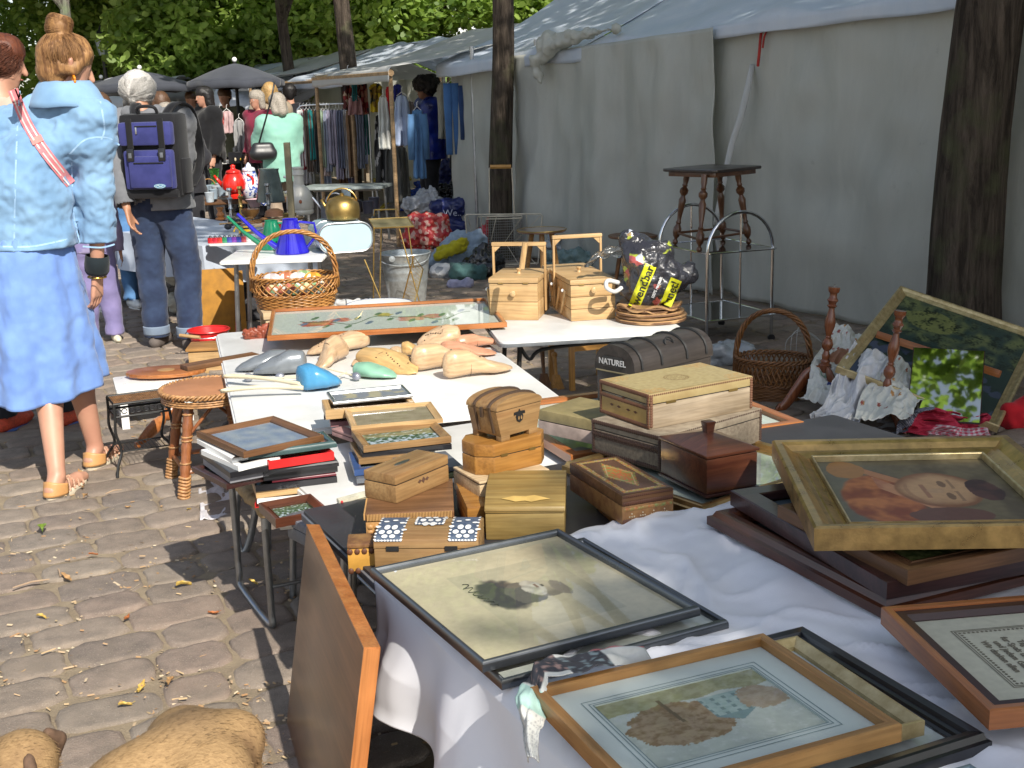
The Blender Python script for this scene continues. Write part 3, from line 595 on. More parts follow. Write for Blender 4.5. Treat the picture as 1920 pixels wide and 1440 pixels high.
def FR(name,label,O,X,Y,z,th,b,mats,W=None,Dp=None,zx=None,zy=None,**k):
 o=P(O,z); x=P(X,z if zx is None else zx)-o; y=P(Y,z if zy is None else zy)-o
 M=M3(o,x,y); nn=M.col[2].to_3d(); Wd=W or x.length; Dd=Dp or y.length
 M=Matrix.Translation(-nn*th)@M
 return frame(name,label,M,Wd,Dd,b,th,mats,**k)
# portrait under glass, turned sideways
def art_portrait(u,v):
 u,v=1-v,u
 base=lerp((.60,.52,.36),(.50,.44,.31),sst(.2,.8,noise.noise(Vector((u*3,v*3,2)))*.5+.5))
 x,y=v,u
 inr = .26<x<.80 and .20<y<.82
 if inr: base=lerp(base,(.43,.39,.28),.75)
 n=noise.noise(Vector((x*30,y*30,0)))*.02
 d=((x-.40)/.12)**2+((y-.47)/.17)**2
 if d+n*14<1: base=lerp(base,(.06,.06,.06),sst(1.15,.6,d+n*10))
 d=((x-.50)/.09)**2+((y-.50)/.11)**2
 if d+n*12<1: base=(.12,.115,.10)
 d=((x-.60)/.085)**2+((y-.50)/.085)**2
 if d+n*6<1: base=lerp((.42,.37,.27),(.20,.18,.14),sst(.46,.56,y+n))
 d=((x-.555)/.05)**2+((y-.47)/.085)**2
 if d+n*15<1 : base=lerp((.5,.47,.4),(.3,.28,.24),sst(-.1,.1,n*8))
 d=((x-.665)/.035)**2+((y-.52)/.08)**2
 if d+n*10<1: base=(.24,.21,.17)
 if abs(x-.605)<.008 and .455<y<.475: base=(.1,.09,.07)
 if abs(x-.575)<.006 and .44<y<.48: base=(.2,.13,.1)
 return base
pf=FR('framed_picture','portrait print on cream paper in a slim charcoal frame, lying near the sheet edge',q9(560,772),q9(1682,482),q9(62,268),.572,.022,.013,(CHAR,CHAR),zy=.562,art=art_portrait,prof='round',nx=150)
pw=(P(q9(1682,482),.572)-P(q9(560,772),.572)).length; ph=(P(q9(62,268),.572)-P(q9(560,772),.572)).length
def sig(parent,pts,mt,z,r=.0009):
 MB().tube([(p[0],p[1],z) for p in pts],r,4).build('signature',mt,parent)
INK=mat('ink',(.03,.03,.03),.6,bump=0)
sgp=[]
for i in range(70):
 q=i/69; sgp.append((pw*(.30+.022*math.sin(q*40)*(1-.4*q)+.02*q), ph*(.72-.26*q+.008*math.cos(q*33)),0))
sig(pf,sgp,INK,.0085)
FR('framed_picture','matching slim charcoal frame half hidden under the portrait print',q9(660,868),q9(1829,552),q9(150,330),.545,.02,.013,(CHAR,CHAR),art=art_plain((.55,.58,.55)),prof='round')
# watercolour in oak frame
def art_watercol(u,v):
 x,y=v,1-u
 X,Y=u,v
 base=lerp((.60,.63,.60),(.55,.58,.53),Y)
 n=noise.noise(Vector((X*14,Y*14,4)))*.5+noise.noise(Vector((X*34,Y*34,4)))*.3+noise.noise(Vector((X*70,Y*70,1)))*.2
 base=lerp(base,(.66,.68,.65),sst(.0,.5,n))
 if Y<.22+.05*noise.noise(Vector((X*5,0,0))): base=lerp((.36,.34,.20),(.46,.44,.29),sst(-.3,.3,n))
 d=((X-.66)/.30)**2+((Y-.50)/.31)**2
 if d+n*.55<1: base=lerp((.30,.19,.11),(.46,.33,.22),sst(-.35,.3,n*1.4+.3*(Y-.4)))
 if abs(X-.66+.05*(Y-.2))<.012 and .12<Y<.5: base=(.2,.14,.09)
 if .22<X<.47 and .24<Y<.54+.12*(1-abs(X-.35)/.13):
  base=lerp((.36,.47,.45),(.46,.56,.54),sst(-.3,.3,n))
  if (int((X-.22)*44)%3==1) and (int((Y-.24)*26)%2==1): base=(.22,.30,.30)
  if Y>.54: base=(.26,.36,.37)
 d=((X-.13)/.14)**2+((Y-.42)/.18)**2
 if d+n*.7<1: base=lerp((.44,.33,.24),(.52,.42,.33),sst(-.3,.3,n))
 return base
T_,R_,L_=qf(685,165),qf(1455,560),q9(806,895)
wf=FR('framed_picture','watercolour of a brown tree and blue house in a honey oak frame',T_,L_,R_,.595,.03,.0175,(OAK,OAKY),art=art_watercol,mount=(.062,MINT),prof='flat',nx=170,backz=.3)
x_=(P(L_,.595)-P(T_,.595)).length; y_=(P(R_,.595)-P(T_,.595)).length
LINE=mat('mount_line',(.22,.30,.30),.7,bump=0)
def ruled(parent,W,Dp,ins,wd,z,mt=LINE):
 m=MB()
 for i in ins: sides(m,W,Dp,[(i,z),(i+wd,z)])
 m.build('ruled_line',[mt,mt],parent,norm=False)
ruled(wf,x_,y_,(.074,.069,.060),.0016,.0137)
FR('framed_picture','pale picture in a narrow cream and gilt frame, under the watercolour',qf(845,178),qf(-300,430),qf(1604,527),.575,.026,.02,(GILTL,GILTL),Dp=None,W=x_*1.02,art=art_plain((.58,.62,.60)),prof='slope')
FR('framed_picture','large black ebonised frame, lowest in the pile under the watercolour',qf(875,120),qf(-250,400),qf(1884,602),.555,.03,.045,(BLKL,BLKL),W=x_*1.18,art=art_plain((.62,.66,.66)),prof='step')
FR('framed_picture','slim blue-grey frame whose corner peeks in at the bottom edge of the sheet',qf(1665,775),qf(1480,830),qf(1790,830),.545,.02,.014,(mat('blue_grey_metal',(.25,.33,.38),.35,.6),)*2,W=.25,Dp=.3,art=art_plain((.6,.62,.6)),prof='round')
# text sheet in double frame
def art_text(u,v): return lerp((.60,.57,.44),(.54,.52,.41),.5+.5*noise.noise(Vector((u*3,v*3,5))))
E_,Rx,Lx=q8(1252,1195),q8(2100,1115),q8(672,772)
tf=FR('framed_text','printed verse in a dark inner frame set inside an orange-brown wooden box frame',E_,Rx,Lx,.60,.034,.016,(ORW,ORWY),art=art_text,lip=(.024,mat('oxblood_lacquer',(.030,.009,.011),.4,coat=.05,bump=.05),.86),prof='flat',backz=.45,nx=40,W=.42)
tw=.42; td=(P(Lx,.60)-P(E_,.60)).length
DINK=mat('faded_ink',(.17,.15,.11),.8,bump=0)
ruled(tf,tw,td,(.088,.0925),.0018,.0175,DINK)
m=MB(); rr=random.Random(2)
for i in range(120):
 pass
tf_lines=['Wir danken allen','und jedem Gast','fur Speis und Trank','Tag und Nacht','und gutes Wort','Herz und Hand','in unserm Haus','zu aller Zeit','mit frohem Sinn','Glaube Liebe','Hoffnung']
Mt=Matrix.Translation((tw*.5,td*.5,.0178))@Matrix.Rotation(R(90),4,'Z')
for i,s in enumerate(tf_lines):
 text(s,.017,'lettering',DINK,tf,Matrix.Translation((.118+i*.0205,td*.5,.0178))@Matrix.Rotation(R(-90),4,'Z')@Matrix.Translation((0,0,0)),.0002,bold=.0004)
m=MB()
for s,(a,b_) in enumerate([((.1,.1),(tw-.1,.1)),((tw-.1,.1),(tw-.1,td-.1)),((tw-.1,td-.1),(.1,td-.1)),((.1,td-.1),(.1,.1))]):
 L=math.hypot(b_[0]-a[0],b_[1]-a[1]); n=int(L/.008)
 for i in range(n):
  q=i/n; x=a[0]+(b_[0]-a[0])*q; y=a[1]+(b_[1]-a[1])*q; m.prism([(x-.003,y),(x,y-.003),(x+.003,y),(x,y+.003)],.0174,.0178)
m.build('border_ornament',DINK,tf)
# gold portrait
def art_gold(u,v):
 x,y=u,v
 n=noise.noise(Vector((x*7,y*7,7)))*.6+noise.noise(Vector((x*22,y*22,2)))*.3
 base=lerp((.11,.08,.045),(.19,.15,.08),sst(-.4,.4,n)); base=lerp(base,(.17,.17,.13),sst(.5,.1,x)*.6)
 d=((x-.26)/.22)**2+((y-.40)/.38)**2
 if d+n*.25<1: base=lerp(base,lerp((.26,.06,.025),(.55,.19,.06),sst(-.3,.4,n+.3*(y-.4))),sst(1,.75,d+n*.25))
 if abs((y-.75)+(x-.33)*1.1+.0)<.05 and .15<x<.62: base=(.5,.22,.10)
 if abs((y-.62)+(x-.30)*1.5)<.09 and .28<x<.56: base=lerp((.55,.26,.13),(.42,.15,.08),sst(-.3,.3,n))
 if (x-.16)**2/.012+(y-.86)**2/.02+n*.5<1: base=(.42,.2,.07)
 d=((x-.60)/.24)**2+((y-.52)/.27)**2
 if d+n*.08<1:
  base=lerp(base,lerp((.58,.34,.17),(.26,.11,.05),sst(.35,.95,d+n*.2)+.35*sst(.5,.2,y)),sst(1,.85,d+n*.08))
  if abs(x-.52)<.012 and .40<y<.60: base=lerp(base,(.28,.11,.07),.7)
  if abs(x-.475-.05*math.sin(y*9))<.01 and .36<y<.62: base=lerp(base,(.26,.11,.06),.35)
  for ey in (.42,.60):
   if ((x-.635)/.022)**2+((y-ey)/.05)**2<1: base=lerp(base,(.12,.06,.035),.75)
   if abs(x-.685+.3*(y-ey)**2)<.010 and abs(y-ey)<.07: base=lerp(base,(.2,.11,.06),.6)
  if ((x-.575)/.05)**2+((y-.5)/.035)**2<1: base=lerp(base,(.52,.32,.18),.6)
 d=((x-.84)/.09)**2+((y-.50)/.16)**2
 if d+n*.4<1: base=lerp((.05,.022,.02),(.11,.045,.035),sst(-.3,.3,n))
 d=((x-.56)/.22)**2+((y-.16)/.10)**2
 if d+n*.3<1: base=(.16,.07,.05)
 return base
FR('framed_painting','wide gilt frame around a painted portrait of a smiling man lying on its side',q8(510,424),q8(1790,404),q8(268,57),.70,.048,.082,(GILT,GILT),zy=.685,zx=.71,art=art_gold,prof='scoop',nx=230,artmat=ARTG,glz=False,lip=(.004,GILTL))
# dark frames below it
FR('picture_frame','lowest reddish-brown moulded frame of the pile under the gilt portrait',q8(812,742),q8(1500,575),q8(42,352),.575,.036,.075,(MAH,MAHY),Dp=None,W=.75,art=art_plain((.10,.13,.14)),prof='step',artmat=ARTG)
FR('picture_frame','dark plum lacquered frame with chipped corners in the pile under the gilt portrait',q8(818,655),q8(1460,540),q8(105,275),.612,.036,.05,(DKP,DKP),W=.62,art=art_plain((.2,.26,.3)),prof='flat',artmat=ARTG)
def art_green(u,v): n=noise.noise(Vector((u*30,v*30,2))); return lerp((.10,.14,.03),(.35,.38,.14),sst(-.3,.4,n))
FR('picture_frame','brown wooden frame around a green picture, just under the gilt portrait',q8(905,608),q8(1290,528),q8(560,420),.64,.03,.06,(WAL,WALY),W=.5,Dp=.42,art=art_green,prof='slope')
FR('picture_frame','stacked olive-gilt moulded frame lying under the dark square box',q6(1088,1140),q6(1500,1010),q6(640,760),.54,.03,.05,(GILT,GILT),W=.55,art=art_plain((.5,.55,.5)),prof='step')
FR('picture_frame','dark brown frame at the bottom of the pile under the olive-gilt frame',q6(1105,1215),q6(1500,1080),q6(640,830),.51,.0,.05,(WAL,WALY),W=.5,art=None,prof='step') if False else None
# big wooden frame with mint mount under boxes
FR('framed_picture','large reddish wooden frame with a mint mount under the piles of carved boxes',q6(240,800),q6(1740,582),q6(-40,452),.503,.028,.032,(ORW,ORWY),art=art_plain((.08,.13,.11)),mount=(.10,MINT),prof='flat')
# embroidery
def art_emb(u,v):
 n=noise.noise(Vector((u*40,v*40,3))); base=lerp((.53,.58,.54),(.60,.64,.60),v)
 def fl(cx,cy,r,c1,c2,k=5):
  a=math.atan2((v-cy)*1.6,(u-cx)); d=math.hypot((v-cy)/1.5,u-cx); rr=r*(.62+.38*abs(math.cos(a*k/2)))
  if d+n*.006<rr: return lerp(c1,c2,sst(.0,1,d/rr)+.3*n)
 for f_ in (fl(.20,.45,.085,(.50,.30,.12),(.48,.08,.06),6), fl(.30,.55,.055,(.45,.15,.12),(.55,.18,.14),5), fl(.62,.45,.07,(.55,.38,.25),(.55,.20,.18),6), fl(.71,.5,.06,(.5,.3,.2),(.5,.16,.17),5), fl(.50,.66,.05,(.5,.42,.1),(.45,.35,.12),4)):
  if f_: base=f_
 s=.50+.10*math.sin(u*15)+.05*math.sin(u*31)
 if .12<u<.9 and abs(v-s)<.014: base=(.10,.16,.10)
 for i in range(16):
  cx=.14+.048*i; cy=.50+.10*math.sin(cx*15)+(.13 if i%2 else -.13)
  if ((u-cx)/.018)**2+((v-cy-(u-cx)*2)/.045)**2+n*.5<1: base=(.12,.2,.12) if i%3 else (.15,.2,.3)
 return base
FR('framed_embroidery','long framed embroidery of red lilies on pale cloth in an orange-brown frame',q4(322,288),q4(1762,206),q4(262,132),.535,.022,.018,(ORW,ORWY),zy=.545,art=art_emb,prof='flat',nx=240)
# board leaning at the front
o1,o2=P((712,1216),.50),P((598,986),.54); b_=P((690,1500),.02)
o1=PD((712,1216),2.12); o2=PD((598,986),2.83); dn=(PD((688,1440),2.10)-o1).normalized()
M=M3(o2,(o1-o2),dn); LB=(o1-o2).length
t=thing('board','loose brown veneered tabletop leaning on edge against the table with the sheet','board',M=M); MB().box(0,LB,0,.56,-.030,0).build('panel',wood('brown_veneer',(.22,.10,.045),(.12,.05,.022),ax=0,rough=.3,coat=.35,sc_=.6),t,bevel=.002)
MB().box(-.001,LB+.001,-.003,.0,-.031,.001).box(LB,LB+.003,.0,.56,-.031,.001).build('edge_strip',ORWY,t)
# low rush stool
s0=P((505,1195));
st=thing('stool','low stool with steel tube legs and frayed rush seat under the left frame pile','stool',(s0.x,s0.y,0),math.atan2(XR.y,XR.x))
def rush(co,nm): return co+nm*(.008*nz(co*40,1.)+.004*math.sin(co.x*160))
blob('rush_seat',[((.0+.03,.03,.375),.022,(.37,.03,.375),.022),((.03,.40,.375),.022,(.37,.40,.375),.022),((.03,.03,.375),.022,(.03,.4,.375),.022),((.37,.03,.375),.022,(.37,.4,.375),.022),((.03,.1,.38),.018,(.37,.33,.38),.018),((.03,.33,.38),.018,(.37,.1,.38),.018),((.03,.2,.38),.018,(.37,.2,.38),.018),((.2,.03,.38),.018,(.2,.4,.38),.018)],mat('rush',(.35,.24,.12),.95,scale=60,bump=.6),st,vox=.008,it=2,fn=rush)
for x in (.02,.38):
 MB().tube(smoothpath([(x,.03,.37),(x,.03,.2),(x,.03,.06),(x,.06,.014),(x,.37,.014),(x,.4,.06),(x,.4,.2),(x,.4,.37)],5),.0105,10).build('leg',GUN,st,smooth=True)
MB().tube([(.02,.03,.14),(.38,.03,.14)],.006,8).build('crossbar',GUN,st)
MB().tube(smoothpath([(.2,.03,.37),(.2,.0,.2),(.22,-.02,.02)],4),.011,10).build('prop',GUN,st,smooth=True)
def fq(name,label,Fp,Gp,z,dd,th,b,mats,group=None,skew=0.,**k):
 o=P(Fp,z); x=P(Gp,z)-o; x.z=0; y=Vector((-x.y,x.x,0)); M=M3(o,x,y); M=Matrix.Translation((0,0,-th))@M
 return frame(name,label,M,x.length,dd,b,th,mats,group=group,**k)
def art_blue(u,v): return lerp((.20,.26,.40),(.36,.40,.46),.5+.6*noise.noise(Vector((u*6,v*6,1))))
def art_red(u,v):
 n=noise.noise(Vector((u*18,v*18,1))); return lerp((.35,.12,.08),(.45,.35,.28),sst(-.2,.4,n))
def art_land(u,v):
 n=noise.noise(Vector((u*16,v*16,1)))+.4*noise.noise(Vector((u*40,v*40,1))); b=lerp((.05,.09,.05),(.16,.24,.12),sst(-.3,.4,n)); return lerp(b,(.5,.58,.68),sst(.1,.35,n+.25*math.sin(v*6)))
G1='picture frames piled on the rush stool'
fq('picture_frame','small dark brown frame with a snowy landscape, on a grey frame at the stool corner',q4(372,1385),q4(695,1325),.462,.155,.026,.022,(MAH,MAHY),G1,art=art_land,prof='slope')
fq('picture_frame','flat silver-grey frame under the small brown landscape frame',q4(398,1410),q4(690,1385),.437,.19,.022,.02,(SIL,SIL),G1,art=art_plain((.3,.32,.34)),prof='round')
fq('picture_frame','thin white frame just above the red folder in the left pile',q4(262,1275),q4(745,1232),.434,.2,.010,.02,(WHP,WHP),G1,prof='flat')
fq('folder','red folder sticking out at the foot of the left pile',q4(248,1292),q4(700,1262),.421,.21,.014,.03,(RED,RED),G1,prof='flat',glz=False,art=art_plain((.5,.02,.02)),cat='folder')
fq('picture_frame','broad unpainted wooden frame in the middle of the left pile',q4(255,1222),q4(745,1165),.455,.2,.02,.035,(PINE,PINEY),G1,art=art_plain((.4,.4,.4)))
fq('picture_frame','black lacquered frame resting on the unpainted wooden frame',q4(252,1188),q4(742,1130),.474,.2,.018,.02,(BLKL,BLKL),G1,art=art_plain((.05,.06,.08)),prof='slope')
fq('picture_frame','slim dark red frame wedged between black frames',q4(352,1150),q4(738,1106),.486,.12,.010,.012,(mat('wine_lacquer',(.12,.015,.025),.3,bump=.05),)*2,G1,art=art_plain((.2,.06,.07)),prof='round')
fq('picture_frame','thick black frame below the widest black frame of the pile',q4(300,1118),q4(745,1062),.507,.2,.02,.02,(BLKL,BLKL),G1,art=art_plain((.05,.06,.08)))
fq('picture_frame','widest black frame of the left pile, right under the red one',q4(300,1085),q4(752,1030),.528,.22,.021,.022,(BLKL,BLKL),G1,art=art_plain((.06,.07,.09)),prof='round')
fq('picture_frame','bright red lacquered frame in the left pile',q4(330,1040),q4(724,982),.552,.17,.024,.02,(RED,RED),G1,art=art_plain((.35,.05,.05)),prof='slope')
fq('picture_frame','dark green frame with a reddish picture, topmost at the left pile\'s front',q4(208,992),q4(740,918),.578,.13,.020,.018,(mat('bottle_green',(.05,.09,.09),.25,bump=.03,coat=.3),)*2,G1,art=art_red,prof='round')
FR('picture_frame','brown wooden frame with a bluish print, topmost of the left pile',q4(180,985),q4(662,880),q4(86,828),.592,.018,.026,(WAL,WALY),art=art_blue,prof='slope',group=G1)
FR('picture_frame','white and silver frame poking out left beneath the bluish print',q4(112,1022),q4(420,960),q4(22,885),.568,.014,.02,(SIL,WHP),art=art_plain((.5,.5,.6)),group=G1)
FR('picture_frame','small white frame edge just under the silver one at the left of the pile',q4(150,1068),q4(400,1010),q4(60,945),.553,.016,.02,(WHP,WHP),art=art_plain((.5,.5,.5)),group=G1)
FR('picture_frame','black frame sticking out at the far left of the pile',q4(100,1108),q4(330,1065),q4(16,960),.538,.016,.02,(BLKL,BLKL),art=art_plain((.1,.1,.12)),group=G1)
FR('picture_frame','grey frame below the far-left black frame',q4(98,1135),q4(330,1090),q4(22,1010),.520,.018,.02,(mat('grey_lacquer',(.22,.22,.24),.4),)*2,art=art_plain((.1,.1,.12)),group=G1)
FR('picture_frame','dark frame sticking out lowest at the far left of the pile',q4(78,1178),q4(330,1120),q4(15,1045),.500,.016,.018,(DKP,DKP),art=art_plain((.1,.1,.12)),group=G1)
bs=thing('support_box','dark carton standing under the overhanging left frames','carton',P((470,960),.0).lerp(P((470,960),.4),1.).to_tuple()[:2]+(0,)) if False else None
# grey case
c0=P(q5(545,858),.41); t=thing('small_case','small rounded grey case beside the brown landscape frame','case',(c0.x,c0.y,.385),math.atan2(XR.y,XR.x)+.2); MB().prism(rpoly(-.02,.17,0,.15,.02),.0,.035).build('case_bottom',SLATE,t,bevel=.006); MB().prism(rpoly(-.022,.172,-.002,.152,.02),.037,.06).build('case_lid',mat('grey_leatherette',(.17,.18,.21),.55,scale=80,bump=.4),t,bevel=.008)
# right pile
G2='picture frames piled on the white camping table'
FR('picture_frame','silver rimmed photo frame topmost at the back of the right pile',q4(720,683),q4(1197,636),q4(668,622),.582,.012,.012,(SIL,SIL),art=lambda u,v: lerp((.28,.3,.36),(.5,.45,.33),sst(.1,-.2,noise.noise(Vector((u*6,v*4,5))))),prof='round',group=G2)
fq('picture_frame','plain orange pine frame right beneath the silver rimmed one',q4(672,735),q4(1212,690),.565,.15,.03,.02,(PINE,PINEY),G2)
fq('picture_frame','dark grey frame at the back of the right pile under orange pine',q4(662,765),q4(1180,735),.533,.16,.014,.02,(DKP,DKP),G2)
fq('picture_frame','slim mauve frame in the right pile left of the light wooden one',q4(702,805),q4(1080,775),.516,.13,.016,.02,(mat('mauve_lacquer',(.28,.13,.14),.4),)*2,G2)
FR('picture_frame','light wooden frame with a faded sepia print on the right pile',q4(828,830),q4(1378,782),q4(768,725),.562,.014,.02,(PINE,PINEY),art=lambda u,v: lerp((.27,.22,.14),(.40,.34,.24),.5+.6*noise.noise(Vector((u*5,v*8,1)))),prof='slope',group=G2)
FR('picture_frame','brown wooden frame with a rolled picture of green hills on the right pile',q4(900,948),q4(1428,888),q4(848,850),.552,.02,.024,(TANW,TANW),art=art_land,prof='slope',group=G2)
fq('picture_frame','black frame directly below the green hills picture',q4(892,988),q4(1430,936),.530,.14,.016,.02,(BLKL,BLKL),G2,art=art_plain((.1,.1,.1)))
FR('picture_frame','pale wooden frame sticking out left under the black one',q4(872,1028),q4(1300,985),q4(798,925),.515,.016,.022,(TANW,TANW),art=art_plain((.3,.25,.2)),group=G2)
FR('picture_frame','dark blue frame with a thin silver line, left in the right pile',q4(845,1092),q4(1200,1060),q4(752,990),.500,.018,.022,(BLUEP,BLUEP),art=art_plain((.2,.25,.3)),group=G2)
FR('picture_frame','grey steel frame under the dark blue one',q4(860,1145),q4(1200,1115),q4(752,1050),.480,.014,.022,(SLATE,SLATE),art=art_plain((.2,.25,.3)),group=G2)
def pinkbox():
 M,W,Dd,h=BX(q4(835,925),q4(835,885),q4(708,842),q4(900,868),.50)
def BX(Eb, Et, Lt, Rt, zb):
 E=P(Eb,zb); zt=ztop(E,Et[1]); L=P(Lt,zt); Rr=P(Rt,zt); E2=Vector((E.x,E.y,zt)); x=Rr-E2; y=L-E2
 return M3(E,x,y), x.length, abs((L-E2).dot(M3(E,x,y).col[1].to_3d())), zt-zb
def lidbox(name,label,bxt,mb,ml,lf=.35,bev=.003,group=None,hinge=None,cat='box',over=0.,hollow=None):
 M,W,Dd,h=bxt; T=thing(name,label,cat,M=M,group=group); zl=h*(1-lf)
 bx('body',mb,T,0,W,0,Dd,0,zl-.0012,bev); bx('lid',ml,T,-over,W+over,-over,Dd+over,zl+.0008,h,bev)
 bx('seam',BLKL,T,.003,W-.003,.003,Dd-.003,zl-.004,zl+.003)
 if hinge:
  for x in hinge: bx('hinge',OBRASS,T,x*W-.012,x*W+.012,-.0022,-.0006,zl-.006,zl+.007)
 return T,W,Dd,h
lidbox('box','small dusty pink box tucked behind the light wooden frame',BX(q4(835,928),q4(835,885),q4(708,842),q4(905,868),.49),mat('dusty_pink',(.35,.2,.19),.6),mat('dusty_pink',(.35,.2,.19),.6),.4)
lidbox('box','dark green book-sized box standing under the right pile',BX(q4(880,1215),q4(875,1165),q4(745,1130),q4(1100,1150),.40),GREENP,GREENP,.3)
# bundle of folding rulers
for (a,b__,z,n,lab) in ((q4(745,1385),q4(905,1340),.45,5,'bundle of yellowed folding rulers beside the grey case'),(q4(735,1408),q4(880,1395),.42,3,'short bundle of folding rulers lying in front of the other bundle')):
 o=P(a,z); x=P(b__,z)-o; T=thing('folding_rulers',lab,'rulers',M=M3(o,x,Vector((-x.y,x.x,0))))
 for i in range(n):
  for k in range(2): bx('ruler',mat('ruler_wood_%d'%(i%3),((.52,.46,.30),(.60,.57,.45),(.44,.36,.2))[i%3],.6,scale=30),T,-.01+.004*k+rng.uniform(0,.006),x.length+rng.uniform(-.01,.02),.012*k-.01*n/2,.012*k+.010-.01*n/2,.012*i,.012*i+.0095)
 for i in range(n): MB().ball((0,-.002-.01*n/2,.012*i+.005),.004,8).build('rivet',RED,T)
# more thin things behind the boxes at the white table
for i in range(7):
 o=P(q4(1415,1330-i*38),.40+.017*i); T=thing('book',('lowest','second lowest','third','middle','third from top','second from top','topmost')[i]+' thin booklet in the stack between ribbed and pale boxes','booklet',(o.x,o.y,.40+.017*i),.35+.03*(i%3),group='booklets stacked between the boxes')
 bx('cover',(SLATE,WHP,mat('olive_cover',(.18,.2,.1),.6))[i%3],T,-.12,.04,0,.16,0,.013,.002)
ch={}
# ribbed carved box (under the small box)
rb=BX(q5(790,865),q5(780,745),q5(775,600),q5(1240,705),.50)
T,W,Dd,h=lidbox('carved_box','wooden box with ribbed carved sides under the small box with a lid plate',BX(q5(790,890),q5(782,722),q5(776,560),q5(1238,700),.50),mat('carved_tan',(.40,.21,.07),.5,scale=20,bump=.3),WAL,.25)
m=MB()
for i in range(58):
 x=.004+i*(W-.008)/58
 for z0,z1 in ((h*.78,h*.97),): m.box(x,x+(W/58)*.55,-.004,0,z0,z1)
for i in range(26):
 y=.004+i*(Dd-.008)/26; m.box(-.004,0,y,y+(Dd/26)*.55,h*.78,h*.97)
m.build('ribbing',mat('carved_tan2',(.48,.27,.10),.5),T,bevel=0)
m=MB()
for j in range(4):
 for i in range(14): m.ball((.01+i*W/14,0,h*.1+j*h*.16),.008,8,1,.4,.8)
m.build('carving',mat('carved_tan',(.40,.21,.07)),T,smooth=True); zrib=.50+h
# small box on it
T,W,Dd,h=lidbox('box','worn honey-coloured wooden box with a grey lid handle, set askew on the ribbed box',BX(q5(942,672),q5(940,528),q5(778,492),q5(1208,418),zrib),TANW,TANW,.36,.004)
MB().prism([(W*.35+.022*math.cos(a/16*6.28)*1.3+.02,Dd*.55+.007*math.sin(a/16*6.28)) for a in range(16)],h,h+.0018).build('lid_plate',GUN,T)
m=MB()
m.prism([(W*.5-.019,-h*.0),(W*.5,0),(W*.5+.019,0)],0,.0) if False else None
for dx,w_,hh in ((-.014,.010,.010),(0,.010,.016),(.014,.010,.010)):
 m._a([(W*.5+dx-w_/2-.002,-.0018,h*.47),(W*.5+dx,-.0018,h*.47-hh/2),(W*.5+dx+w_/2+.002,-.0018,h*.47),(W*.5+dx,-.0018,h*.47+hh/2),(W*.5+dx,.001,h*.47)],[(0,1,2,3),(0,1,4),(1,2,4),(2,3,4),(3,0,4)])
m.build('keyhole_plate',mat('rusty_iron',(.09,.045,.03),.6),T)
# painted box
FLW=mat('white_paint',(.75,.75,.73),.6); NAVY=mat('navy_ground',(.04,.06,.11),.6,scale=60,c2=(.09,.12,.17))
def paintedbox():
 M,W,Dd,h=BX(q5(832,1015),q5(832,845),q5(842,735),q5(1362,842),.50); T=thing('painted_box','wooden domed-lid box with blue and white flower panels on its lid','box',M=M)
 zl=h*.66; W2=W
 bx('body',TANW,T,0,W2,0,Dd,0,zl-.001,.003)
 m=MB(); K=14; pr=[(0,zl+.001)]+[(Dd/2-Dd/2*math.cos(math.pi*i/K), zl+.016+(h*.34-.012)*math.sin(math.pi*i/K)**.7) for i in range(K+1)]+[(Dd,zl+.001)]
 m._a([(x,y,z) for x in (0,W2) for y,z in pr],[tuple(range(len(pr)-1,-1,-1)),tuple(range(len(pr),2*len(pr)))]+[(i,i+1,len(pr)+i+1,len(pr)+i) for i in range(len(pr)-1)]+[(len(pr)-1,0,len(pr),2*len(pr)-1)]); m.build('lid',TANW,T,smooth=True)
 def lidp(u,s,e=0.):
  i=s*K; a=int(min(K-1,i)); f=i-a; y=pr[a+1][0]*(1-f)+pr[a+2][0]*f; z=pr[a+1][1]*(1-f)+pr[a+2][1]*f
  return (u,y-(e if s<.4 else 0),z+e)
 for (x0,x1,s0,s1,nm) in ((.01,.27,.0,.85,'end_panel'),(.72,.98,.0,.85,'end_panel'),(.36,.64,.48,1.,'centre_panel')):
  P_=MB(); P_.grid(lambda u,v: lidp(W2*(x0+(x1-x0)*u),s0+(s1-s0)*v,.0015),12,12); pan=P_.build(nm,NAVY,T,smooth=True,norm=False)
  cx=(x0+x1)/2; fm=MB()
  def petal(c,s,r,sx,sy,n=10):
   vs=[lidp(W2*c+r*sx*math.cos(k/n*6.283),s+r*sy*math.sin(k/n*6.283)/Dd,.003) for k in range(n)]; fm._a(vs,[tuple(range(n))])
  cs=.28 if nm=='end_panel' else .62
  for k in range(6):
   a=k/6*6.283; petal(cx+.017*math.cos(a)/W2,cs+.017*math.sin(a)/Dd*1.2,.0068,1,1.2)
  petal(cx,cs,.006,1,1.2)
  for k in range(5):
   a=k/5*3.14+.2; petal(cx+.032*math.cos(a)/W2,cs+.036*math.sin(a)/Dd*1.3,.005,1.3,.7)
  for k in range(9):
   petal(x0+.01+(x1-x0-.02)*k/8,s0+.02,.0035,.8,1.)
   petal(x0+.004,s0+.05+(s1-s0-.1)*k/8,.003,1,1); petal(x1-.004,s0+.05+(s1-s0-.1)*k/8,.003,1,1)
  fm.build('flower_motif',FLW,pan,norm=False)
 for x in (.18,.74): bx('hinge',IRON,T,W*x-.014,W*x+.014,-.003,-.0008,zl-.005,zl+.006)
 return T
paintedbox()
